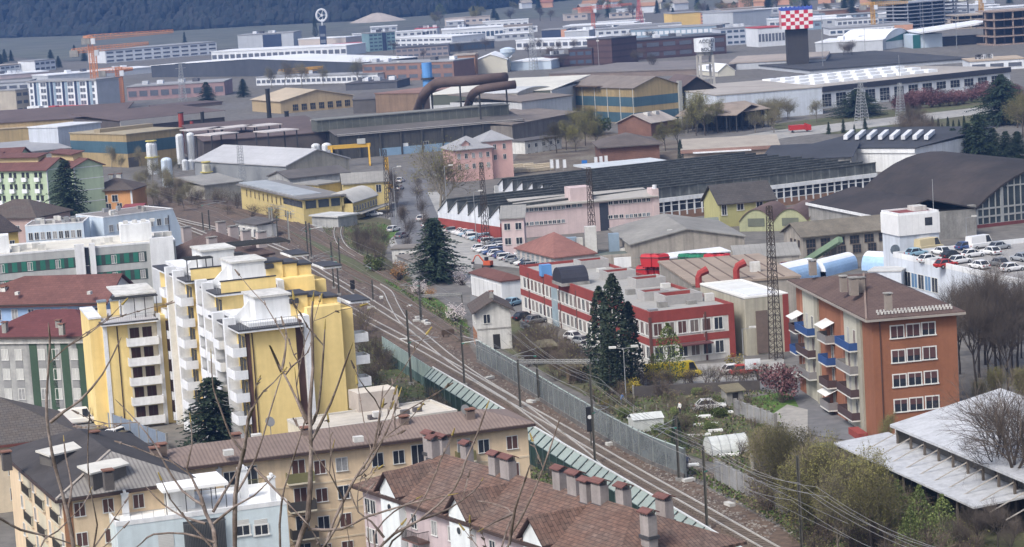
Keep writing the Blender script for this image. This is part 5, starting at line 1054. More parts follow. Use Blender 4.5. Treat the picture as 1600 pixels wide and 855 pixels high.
# ================================================================== steelworks and railway buildings, middle left
cor_y = M('yellow_office_render', (.56, .45, .2), .9, .12, .2, stain=.2); dsteel = M('dark_steel_cladding', (.075, .072, .066), .75, .25, .1, stain=.3, pat=('x', 3, .06, .8)); dgrey = M('dark_grey_felt', (.12, .11, .105), .9, .25, .05)
tan_w = M('ochre_cladding', (.36, .275, .145), .75, .14, .1, stain=.2, pat=('x', 1.2, .1, .9)); ltan = M('pale_tan_roof', (.45, .37, .27), .8, .15, .1); silver = M('silver_tank', (.68, .7, .72), .45, .12, .2, stain=.1)
def simple(name, lab, cat, A, B, wm, rk, rise, rm, over=.4, **k):
    g_ = {'gx': 'x', 'gy': 'y', 'py': 'v'}.get(rk); o = Bld(name, lab, cat, A, B, **k); o.walls(wm, top=False, gable=g_, rise=rise)
    if rk == 'flat': o.roof('flat', 0, rm, over, .35)
    elif rk == 'para': o.walls and o.parapet(rise or wm, .5, .3, rm)
    else: o.roof(rk, rise, rm, over, .3)
    return o
# ---- yellow railway office
b = simple('railway_office', 'yellow railway office with a dark window band, beside the sidings', 'office', (473, 312), (533, 306), cor_y, 'flat', 0, M('grey_brown_felt', (.2, .19, .18), .9, .2, .1), 1.0, z=6.2, C=(375, 293)); H = b.H
b.band('f', H-2.3, H-.4, M('dim_window_band', (.07, .08, .09), .25, .4, .4), .4, b.W-.4, 'window_band', .05); [b.box('pier', cor_y, b.W*i/3-.25+.3, b.W*i/3+.25+.3, -.12, -.06, H-2.4, H-.3) for i in range(4)]
b.band('l', H-2.1, H-.6, M('dim_window_band', (0,)*3), .5, b.D*.3, 'window_band', .05); b.win('l', [b.D*(.34+.07*i) for i in range(9)], [H-2.6], 1.0, 1.8, fm=cor_y); b.win('l', [b.D*.2, b.D*.24, b.D*.28], [.8], 1.0, 1.8, fm=cor_y)
b.part('upper_roof', MB().slab([[(0, 6, H+.6), (b.W*.7, 6, H+.6), (b.W*.7, b.D, H+.75), (-.4, b.D, H+.75)]], .3), M('pale_blue_grey_roof', (.33, .35, .37), .8, .15))
b = simple('railway_office', 'yellow gabled house with a grey roof behind the yellow railway office', 'office', (536, 288), (606, 283), cor_y, 'gx', 2.0, grey_sheet, z=7.0, D=9); x, z = b.fpx('f', 592, 300); b.win('f', [x], [z], 1.2, 1.8)
b = simple('railway_office', 'yellow block with a flat roof between the grey hall and the yellow gabled house', 'office', (498, 290), (535, 285), cor_y, 'flat', 0, grey_sheet, z=6.6, D=10)
b = Bld('vaulted_workshop', 'workshop with a pale barrel roof and a row of arcade windows', 'workshop', (551, 318), (589, 306), z=4.2, D=8); b.walls(cor_y, top=False).roof('px', 2.4, M('off_white_vault', (.5, .48, .44), .8, .15), .3); b.wrow('f', 9, [2.2], .8, 1.2, fm=offw); b.band('f', 1.6, 1.8, grey_sheet, -.3, b.W+6, 'lean_to', 2.5)
simple('shed', 'small grey concrete shed beside the sidings below the railway office', 'shed', (487, 338), (528, 340), greyr, 'flat', 0, M('grey_white_felt', (0,)*3), .5, z=2.6, D=6)
simple('shed', 'derelict white trackside shed with dark openings at the far bend', 'shed', (368, 348), (402, 353), offw, 'sf', .6, dgrey, z=3, D=5).wrow('f', 4, [.3], 1.2, 1.8)
# ---- grey hall with gable
b = simple('factory_hall', 'grey beige hall with a pale roof and broad gable beside the yellow gantry crane', 'hall', (447, 260), (545, 248), M('grey_beige_hall', (.33, .31, .26), .85, .15, .12, stain=.25), 'gy', 3.6, M('pale_grey_sheet', (.42, .42, .43), .7, .12, .08, pat=('x', 3, .05, .85)), vb=291, C=(304, 251)); b.band('l', 0, b.H-.3, M('blue_grey_side', (.23, .24, .25), .85, .15), 0, b.D, 'side_cladding')
simple('annex', 'grey annex building with lean-to roof at the foot of the grey beige hall', 'annex', (319, 291), (378, 284), M('grey_beige_hall', (0,)*3), 'sf', 1.5, grey_sheet, vb=312, D=14)
b = simple('annex', 'grey roofed wing behind the yellow railway office', 'annex', (452, 280), (545, 270), greyr, 'gx', 1.5, dgrey, z=6, D=14)
# ---- yellow and blue hall
b = Bld('steel_hall', 'ochre hall with a broad blue band at the left, behind the white tanks', 'hall', (197, 211), (285, 201), vb=262, C=(109, 204)); H = b.H; b.walls(tan_w).roof('flat', 0, M('ochre_grey_roof', (.34, .29, .2), .8, .15, .05), .3, .3)
for f in 'fl': b.band(f, H*.42, H*.78, steel_b, name='blue_band')
b.band('f', 0, H*.3, dgrey, 0, b.W*.18, 'dark_doorway'); b.box('roof_ridge', M('ochre_roof_ridge', (.3, .25, .17), .8, .12), 1, b.W, b.D*.5, b.D*.6, H+.3, H+1.5)
b = simple('steel_hall', 'ochre and white hall end with dark doors behind the ochre and blue hall', 'hall', (90, 200), (157, 192), M('white_blue_box', (.5, .53, .58), .8, .1, stain=.15), 'flat', 0, white_sh, .3, z=12, D=16)
simple('steel_hall', 'low ochre hall at the far left edge with two brown doors', 'hall', (-40, 205), (50, 199), tan_w, 'flat', 0, ltan, .3, z=9, D=24)
simple('steel_hall', 'long ochre wall with a dark brown roof at the left, below the white apartment row', 'hall', (-60, 197), (188, 181), M('ochre_brown_wall', (.36, .27, .15), .85, .15, .1, stain=.2), 'sf', 2, M('dark_brown_roof', (.12, .09, .085), .9, .2, .04), z=11, D=46)
simple('steel_hall', 'long hall with a pale grey roof edge right of the ochre wall', 'hall', (187, 190), (350, 174), M('dark_brown_wall', (.1, .085, .08), .9, .2), 'sf', 1.5, M('dark_brown_roof', (0,)*3), z=11, D=40).band('f', 9, 11.2, M('pale_grey_edge', (.38, .36, .34), .8, .1), name='grey_fascia', pr=.5)  # plain dark brown wall colour, reused for later sheds and the frame core
simple('steel_hall', 'low grey roofed shed left of the ochre and blue hall', 'shed', (20, 240), (110, 232), greyr, 'sf', 1, M('grey_sheet_roof', (.3, .3, .31), .8, .15, .08), z=6, D=40)
# ---- tanks, silos and chimneys of the gas plant
def tank(name, lab, cat, u, vb_, vt, r, m, dome=True, legs=False, group=None, cap=None):
    p = P(u, vb_); h = zof(u, vb_, vt); t = thing(name, lab, cat, p, 0, group); mb = MB(); z0 = 1.2 if legs else 0
    mb.cyl(0, 0, z0, h-(r*.6 if dome else 0), r, r, 16)
    if dome:
        for i in range(4): a0, a1 = PI/2*i/4, PI/2*(i+1)/4; mb.cyl(0, 0, h-r*.6+r*.6*math.sin(a0), h-r*.6+r*.6*math.sin(a1), r*math.cos(a0), max(.02, r*math.cos(a1)), 16)
    mb.obj('vessel', m, t, False)
    if legs: [MB().box(x-.12, x+.12, y-.12, y+.12, 0, 1.4).obj('leg', metal_d, t) for x in (-r*.6, r*.6) for y in (-r*.6, r*.6)]
    ld = MB(); ld.box(-.3, -.24, -r-.15, -r-.09, 0, h*.95).box(.24, .3, -r-.15, -r-.09, 0, h*.95); [ld.box(-.24, .24, -r-.14, -r-.1, .3*i, .3*i+.05) for i in range(1, int(h*.95/.3))]; ld.obj('ladder', metal_g, t)
    if cap: MB().cyl(0, 0, h*.5, h*.54, r+.6, r+.6, 12).cyl(0, 0, h, h+.3, r+.1, r+.1, 12).obj('platform', cap, t)
    return t
yp = M('yellow_platform', (.5, .42, .12), .7, .12)
tank('storage_tank', 'tall white domed tank, left one of the twin tanks beside the ochre and blue hall', 'tank', 284, 262, 209, 1.25, silver, legs=True); tank('storage_tank', 'tall white domed tank, right one of the twin tanks by the red chimney', 'tank', 301, 260, 207, 1.2, silver, legs=True)
tank('storage_tank', 'stout bluish white tank nearest the bare scrub, lower than the twin tanks', 'tank', 263, 292, 246, 1.6, M('blue_white_tank', (.55, .63, .72), .5, .1, stain=.1)); tank('storage_tank', 'white process column with yellow platforms left of the tanks', 'tank', 240, 272, 221, 1.7, silver, cap=yp)
tank('storage_tank', 'short white domed tank at the foot of the twin tanks, left one', 'tank', 290, 266, 249, 1.0, silver); tank('storage_tank', 'short white domed tank at the foot of the twin tanks, right one', 'tank', 299, 265, 249, 1.0, silver)
tank('storage_tank', 'small cream tank in front of the grey beige hall', 'tank', 324, 285, 254, 1.3, M('cream_tank', (.55, .53, .42), .6, .1), cap=yp); tank('storage_tank', 'low brown rusty tank beside the stout bluish white tank', 'tank', 287, 292, 277, 2.6, M('rust_brown_tank', (.25, .2, .17), .8, .2), dome=False)
tank('storage_tank', 'white conical silo behind the pale hall roof, left of a pair', 'silo', 495, 250, 224, 1.5, silver, legs=True); tank('storage_tank', 'white conical silo behind the pale hall roof, right of a pair', 'silo', 512, 250, 223, 1.6, silver, legs=True)
def stack(lab, u, vb_, vt, r, m, cat='chimney', ring=None):
    p = P(u, vb_); h = zof(u, vb_, vt); t = thing('chimney_stack', lab, cat, p); MB().cyl(0, 0, 0, h, r, r*.9, 10).obj('shaft', m, t); MB().cyl(0, 0, h, h+.3, r*1.1, r*1.1, 10).obj('rim', metal_d if not ring else ring, t); return t
redc = M('red_chimney', (.28, .05, .04), .7, .12)
stack('tall dark red chimney right beside the twin white tanks', 287, 240, 177, 1.0, redc); stack('short dark red chimney right of the tall red one', 303, 235, 189, .7, redc); stack('black chimney between the red chimneys and the tan hall', 320, 232, 176, .7, M('black_steel', (.025, .025, .025), .7, .1))
stack('tall thin black chimney in front of the tan gabled hall', 424, 225, 140, .85, M('black_steel', (0,)*3)); stack('short stubby black chimney left of the pale green flue', 451, 222, 175, .85, M('black_steel', (0,)*3)); stack('pale green steel flue in front of the dark steel hall', 501, 240, 186, 1.0, M('pale_green_flue', (.35, .45, .43), .6, .1))
b = Bld('water_tower', 'round blue water tower with a dark ring, behind the brown shed', 'water tower', (660, 127), (676, 126), vb=150, D=4); t = b.t; t['label'] = 'round blue banded water tower with a dark gallery far behind the brown shed'; MB().cyl(b.W/2, 2, 0, b.H+8, b.W/2, b.W/2, 14).obj('shaft', M('blue_tower', (.12, .3, .62), .6, .12, stain=.1), t); MB().cyl(b.W/2, 2, b.H+.5, b.H+1.4, b.W/2+.8, b.W/2+.8, 14).obj('gallery', metal_d, t)
# ---- dark steel hall and its annexes
b = Bld('steel_hall', 'long dark grey steelworks hall with a raised roof monitor', 'hall', (526, 212), (816, 187), vb=250, D=26); H = b.H; b.walls(dsteel, top=False, gable='x', rise=2).roof('gx', 2, dgrey, .6); b.band('f', H-.3, H+.3, M('pale_grey_edge', (0,)*3), name='pale_gutter', pr=.6)
b.box('roof_monitor', M('monitor_grey', (.12, .125, .11), .8, .25, .2, pat=('x', 2.5, .08, 1.5)), -4, b.W-1.5, 8, 15, H+1, H+4.6); b.box('monitor_roof', M('monitor_roof', (.2, .2, .185), .85, .15), -4.3, b.W-1.2, 7.6, 15.4, H+4.6, H+4.9)
b.band('f', 0, 2.4, M('light_blue_base', (.22, .33, .45), .8, .12), b.W*.22, b.W*.68, 'blue_band', .3); [b.box('buttress', dsteel, x, x+.5, -.5, -.02, 0, H-.4) for x in [b.W*i/9 for i in range(10)]]
b.win('f', [b.W*.36, b.W*.47], [1.0], 1.6, 2.4, gm=[glass, white])
simple('rolling_shed', 'wide low dark roofed rolling shed behind the pale hall', 'hall', (318, 222), (524, 206), M('dark_brown_wall', (0,)*3), 'sf', 1.5, M('dark_brown_roof', (0,)*3), z=8, D=66)
for i, (A, B) in enumerate([((296, 206), (350, 201)), ((345, 203), (400, 197)), ((400, 199), (440, 195)), ((418, 208), (466, 203)), ((500, 191), (545, 187)), ((330, 213), (372, 208))]):
    b = Bld('canopy', 'pale roofed open canopy standing over the rolling shed roof', 'canopy', A, B, z=10.5, D=9, group='pale canopies over the rolling shed'); b.roof('flat', 0, M('pink_white_roof', (.52, .48, .46), .8, .15), .2, .3); [b.box('post', metal_d, x-.15, x+.15, y-.15, y+.15, 0, 10.5) for x in (.4, b.W-.4) for y in (.4, 8.6)]
simple('steel_hall', 'low dark shed with a white edge at the right end of the dark steel hall', 'hall', (800, 196), (906, 176), M('grey_brown_wall', (.2, .18, .16), .85, .2, stain=.3), 'sf', 2, M('brown_grey_felt', (.2, .17, .15), .9, .2), vb=228, D=22)
b = simple('office', 'white two storey building with small windows behind the pink house', 'office', (820, 222), (877, 214), offw, 'flat', 0, dgrey, .3, vb=241, D=8); b.wrow('f', 5, [b.H-1.9, b.H-4.6], 1.1, 1.1)
# ---- gantry crane
p0, p1 = P(520, 262), P(578, 258); t = thing('gantry_crane', 'yellow gantry crane with slanted legs in front of the dark steel hall', 'gantry crane', (p0.x, p0.y, 0)); q = p1-p0; q.z = 0; h = zof(578, 264, 232); cy = M('crane_yellow', (.55, .33, .05), .65, .12)
a = Vector((0, 0, h)); MB().tube(a-q*.1, a+q*1.05, .8, .8, 4).obj('girder', cy, t); MB().box(q.x*.7, q.x*.7+2.5, q.y-.9, q.y+.9, h+.5, h+2).obj('trolley', M('trolley_grey', (.4, .4, .38), .7, .1), t)
n_ = q.normalized(); sd = Vector((-n_.y, n_.x, 0))
for e in (0, 1):
    for s_ in (-1, 1): MB().tube(q*e+sd*s_*.6+Vector((0, 0, h)), q*e+sd*s_*3.2+Vector((0, 0, 0)), .38, .32, 4).obj('leg', cy, t)
    MB().tube(q*e-sd*3.4+Vector((0, 0, .4)), q*e+sd*3.4+Vector((0, 0, .4)), .35, .35, 4).obj('end_beam', cy, t)
tw_ = P(607, 300); t = thing('loading_mast', 'yellow steel mast beside the gantry crane', 'mast', tw_); h = zof(607, 300, 246); MB().box(-.5, .5, -.5, .5, 0, h).box(-1.4, 1.4, -.7, .7, 1, 2).obj('mast_body', cy, t)
# ---- pink house
b = Bld('house', 'salmon pink house with grey hipped roofs and a dormer, right of the large bare tree', 'house', (711, 236), (768, 231), vb=285, D=12); H = b.H; sal = M('salmon_render', (.6, .38, .345), .9, .1, .15, stain=.12); slr = M('grey_slate_roof', (.3, .3, .31), .85, .15, .2)
b.walls(sal, top=False).roof('hx', 3.2, slr, .7); W2 = b.fpx('f', 803, 228)[0]; b.box('taller_wing', sal, b.W*.82, W2, 1.5, 12, 0, H+1.8)
b.part('wing_roof', MB().slab([[(b.W*.82-.5, 1, H+1.8), (W2+.5, 1, H+1.8), ((b.W*.82+W2)/2, 6.5, H+4.4)], [(W2+.5, 1, H+1.8), (W2+.5, 12.5, H+1.8), ((b.W*.82+W2)/2, 6.5, H+4.4)], [(W2+.5, 12.5, H+1.8), (b.W*.82-.5, 12.5, H+1.8), ((b.W*.82+W2)/2, 6.5, H+4.4)], [(b.W*.82-.5, 12.5, H+1.8), (b.W*.82-.5, 1, H+1.8), ((b.W*.82+W2)/2, 6.5, H+4.4)]], .2), slr)
d_ = MB().prism([(b.W*.22, 1.0), (b.W*.42, 1.0), (b.W*.42, 4), (b.W*.22, 4)], H+.4, H+1.7); d_.face([(b.W*.22, .98, H+1.7), (b.W*.42, .98, H+1.7), (b.W*.32, .98, H+2.5)]); o = d_.obj('dormer', sal, b.rf); MB().slab([[(b.W*.19, .6, H+1.6), (b.W*.32, .6, H+2.7), (b.W*.32, 5, H+2.7), (b.W*.19, 5, H+1.6)], [(b.W*.32, .6, H+2.7), (b.W*.45, .6, H+1.6), (b.W*.45, 5, H+1.6), (b.W*.32, 5, H+2.7)]], .12).obj('dormer_roof', slr, o)
b.wrow('f', 5, [H-2.3, H-5.2], .8, 1.3, 1, 1.2, gm=[glass, curt])
for k in range(3):
    for j in range(2): o = mk('window', win_mesh(.8, 1.3, 'mull', wfr, glass)[1], b.t, (b.W*.87+(W2-b.W*.87)*.35*k, 1.499, H-.6-2.9*j)); mk('window_frame', win_mesh(.8, 1.3, 'mull', wfr, glass)[0], o)
# ---- brick house, brick shed
b = Bld('house', 'brick house with a pale gabled roof and two roof vents, below the banded steel hall', 'house', (1017, 192), (1055, 186), vb=213, C=(965, 192)); b.walls(brick, top=False, gable='x', rise=2.6).roof('gx', 2.6, M('brown_white_roof', (.36, .32, .29), .85, .25, .15), .7)
for f_ in (.35, .7): b.box('roof_vent', offw, b.W*f_-.8, b.W*f_+.8, b.D*.3, b.D*.42, b.H+1.6, b.H+3.0, parent=b.rf)
b = simple('shed', 'old brick shed with a wide dark hip roof among bare bushes', 'shed', (940, 232), (1030, 226), brick, 'hx', 3.0, M('old_dark_roof', (.12, .1, .09), .9, .25), 1.0, z=5, D=20)
# ---- blue and yellow steel hall
b = Bld('steel_hall', 'ochre steel hall with two blue bands and a low gable, centre of the works', 'hall', (990, 138), (1059, 131), vb=193, C=(892, 137)); H = b.H; b.walls(tan_w, top=False, gable='y', rise=3.2).roof('gy', 3.2, M('brown_grey_felt', (0,)*3), .5)
for f in 'fl': b.band(f, H*.47, H*.74, steel_b, name='blue_band'); b.band(f, .2, H*.3, steel_b, name='blue_band')
[b.box('drain_pipe', offw, -.2, -.06, b.D*i/5+.5, b.D*i/5+.7, 0, H) for i in range(5)]; b.box('corner_duct', M('grey_duct', (.35, .35, .33), .7, .1), b.W-.2, b.W+1.2, -.8, .4, 0, H+1)
MB().slab([[(-2, b.D*.5, H+.5), (2, b.D*.5, H+.5), (2, b.D+3, H+.5), (-2, b.D+3, H+.5)]], .3).obj('roof_walkway', rust, b.t)
# ---- tan gabled hall, brown shed, white shed with ducts
b = Bld('steel_hall', 'tan hall with a broad gable and small windows, left of the brown shed', 'hall', (438, 159), (551, 149), vb=178, D=34); H = b.H; b.walls(M('tan_gable', (.42, .32, .19), .8, .12, .1, stain=.15), top=False, gable='y', rise=3.6).roof('gy', 3.6, ltan, .6); b.wrow('f', 7, [.8], 2.4, 2.6, b.W*.2, b.W*.08, style='grid', fm=M('tan_gable', (0,)*3), gm=glass)
simple('steel_hall', 'flat brown clad shed with a rusty roof behind the dark steel hall', 'hall', (586, 147), (655, 146), brown_c, 'flat', 0, M('rust_red_roof', (.25, .15, .12), .85, .2, .05), .3, vb=178, D=60); simple('shed', 'low dark shed between the tan hall and the brown clad shed', 'shed', (551, 157), (586, 155), dgrey, 'sf', 1, dgrey, .3, vb=178, D=30)
b = Bld('steel_hall', 'white shed with a dark green band under two large brown ducts', 'hall', (671, 149), (862, 141), z=13, D=46); b.walls(M('pale_grey_cladding', (.5, .51, .52), .8, .1, .1, stain=.15)).roof('sf', 2, M('cream_white_roof', (.6, .58, .52), .75, .15, .06), .3); b.band('f', b.H-3.6, b.H, M('dark_olive_band', (.1, .11, .09), .8, .12), .5, b.W-.5, 'dark_band')
duct = M('brown_duct', (.11, .075, .065), .75, .2, .2)
for lab, pts, r_ in (('thick brown exhaust duct bending over the white shed, left one', [(650, 182, 6), (662, 150, 16), (674, 136, 19), (690, 129, 20.5), (735, 126, 21), (790, 121, 21)], 1.7), ('brown exhaust duct bending over the white shed, right one', [(728, 176, 6), (736, 152, 15), (744, 143, 17.5), (758, 138, 18.5), (805, 132, 19)], 1.4)):
    W_ = smooth([P(u, v_, z) for u, v_, z in pts], 4); t = thing('exhaust_duct', lab, 'duct', (W_[0].x, W_[0].y, 0)); o_ = Vector((W_[0].x, W_[0].y, 0)); MB().path([p-o_ for p in W_], r_, 12).obj('duct_pipe', duct, t, True)
    for k in range(3, len(W_), 4): MB().tube(W_[k]-o_-Vector((0, 0, W_[k].z)), W_[k]-o_-Vector((0, 0, r_*.8)), .3, .3, 5).obj('support_leg', metal_d, t)
simple('steel_hall', 'pale grey roofed shed right of the white ducted shed', 'hall', (815, 160), (893, 150), M('pale_grey_cladding', (0,)*3), 'sf', 2.5, M('brown_grey_felt', (0,)*3), z=11, D=34)
simple('steel_hall', 'cream hall with rounded end left of the ochre blue banded steel hall', 'hall', (808, 146), (862, 138), M('cream_hall', (.48, .45, .4), .85, .12, stain=.2), 'py', 1.2, M('pale_grey_cladding', (0,)*3), z=13, D=20)
# ---- dark hangar and sheds right of the steel hall
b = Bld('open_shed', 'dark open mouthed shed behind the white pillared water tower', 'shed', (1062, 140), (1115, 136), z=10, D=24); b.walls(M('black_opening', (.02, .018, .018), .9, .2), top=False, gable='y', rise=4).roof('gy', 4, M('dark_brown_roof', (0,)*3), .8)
for lab, A, B, z_, d_ in (('low brown open shed left of the bare yellowish tree', (1060, 152), (1165, 150), 7, 24), ('brown roofed open shed with lattice posts right of the yellowish tree', (1140, 177), (1200, 170), 6, 24), ('flat brown shed roof behind the showroom', (1058, 182), (1150, 180), 5.5, 22)):
    b = Bld('open_shed', lab, 'shed', A, B, z=z_, D=d_); b.roof('gx', 2.2, M('beige_brown_roof', (.27, .22, .18), .9, .2), .6); b.box('back_wall', M('dark_brown_wall', (0,)*3), 0, b.W, d_-.4, d_, 0, z_); [b.box('post', metal_d, x-.15, x+.15, y, y+.3, 0, z_) for x in [b.W*i/6 for i in range(7)] for y in (.1, d_*.5)]
# ---- long white hall with roof lights
b = Bld('white_hall', 'very long white hall with rows of glowing roof lights and a dark roof edge', 'hall', (1284, 137), (1578, 106), vb=170, D=60); H = b.H; b.walls(white).roof('flat', 0, M('tan_grey_roof', (.36, .33, .3), .85, .15, .05), .2, .3); b.band('f', H-1.6, H+.3, M('dark_slate_fascia', (.05, .05, .06), .8, .15), name='dark_fascia', pr=.6)
b.win('f', [b.W*(.02+.075*i) for i in range(13)], [H-5.0], b.W*.05, 2.6, style='grid', fm=white, gm=glass); b.win('f', [b.W*(.02+.075*i) for i in range(8)], [.6], b.W*.05, 2.2, style='grid', fm=white, gm=glass)
for r_ in range(3):
    for i in range(10): x = b.W*(.0+.075*i)+6*r_; b.box('roof_light', M('white_roof_light', (.8, .82, .84), .5, .05), x, x+b.W*.05, 12+16*r_, 17+16*r_, H+.31, H+1.4)  # roof lights are plain white boxes
b = simple('white_hall', 'bluish white windowless hall end left of the long white hall', 'hall', (1120, 150), (1284, 137), M('bluish_white_wall', (0,)*3), 'flat', 0, M('tan_grey_roof', (0,)*3), .2, z=9, D=60)
simple('office', 'low grey building with a projecting flat roof below the bluish white hall', 'office', (1180, 162), (1272, 157), greyr, 'flat', 0, dgrey, .8, vb=178, D=14).wrow('f', 8, [.8], 1.8, 1.8)
# ================================================================== far town
fw = M('far_white', (.68, .7, .73), .8, .12, .05, stain=.1); fg = M('far_light_grey', (.46, .48, .51), .8, .12, .05, stain=.1); fdg = M('far_dark_grey', (.1, .1, .11), .85, .2, .05); fbl = M('far_blue_grey', (.26, .34, .42), .7, .15, .05)
fnav = M('far_navy', (.04, .055, .1), .5, .2, .05); fbr = M('far_dark_brick', (.1, .06, .058), .85, .2, .05, pat=('z', 3.2, .3, .72)); ftan = M('far_tan', (.42, .34, .26), .85, .15, .05); forg = M('far_orange_brown', (.36, .2, .12), .85, .15, .05)
fyel = M('far_yellow', (.72, .5, .18), .8, .1, .05); fpk = M('far_salmon', (.55, .3, .2), .8, .1, .05); fred = M('far_red', (.42, .08, .08), .8, .12, .05); ftl = M('far_teal_glass', (.2, .32, .35), .3, .2, .1, spec=.5); wroof = M('far_white_roof', (.74, .75, .77), .6, .1, .03)
groof = M('far_grey_roof', (.3, .3, .31), .85, .2, .03); droof = M('far_dark_roof', (.09, .085, .09), .85, .2, .03); troof = M('far_tan_roof', (.36, .31, .27), .85, .2, .03); dglz = M('far_dark_glazing', (.13, .14, .17), .3, .3, .2); bglz = M('far_blue_glazing', (.075, .105, .155), .3, .3, .2)
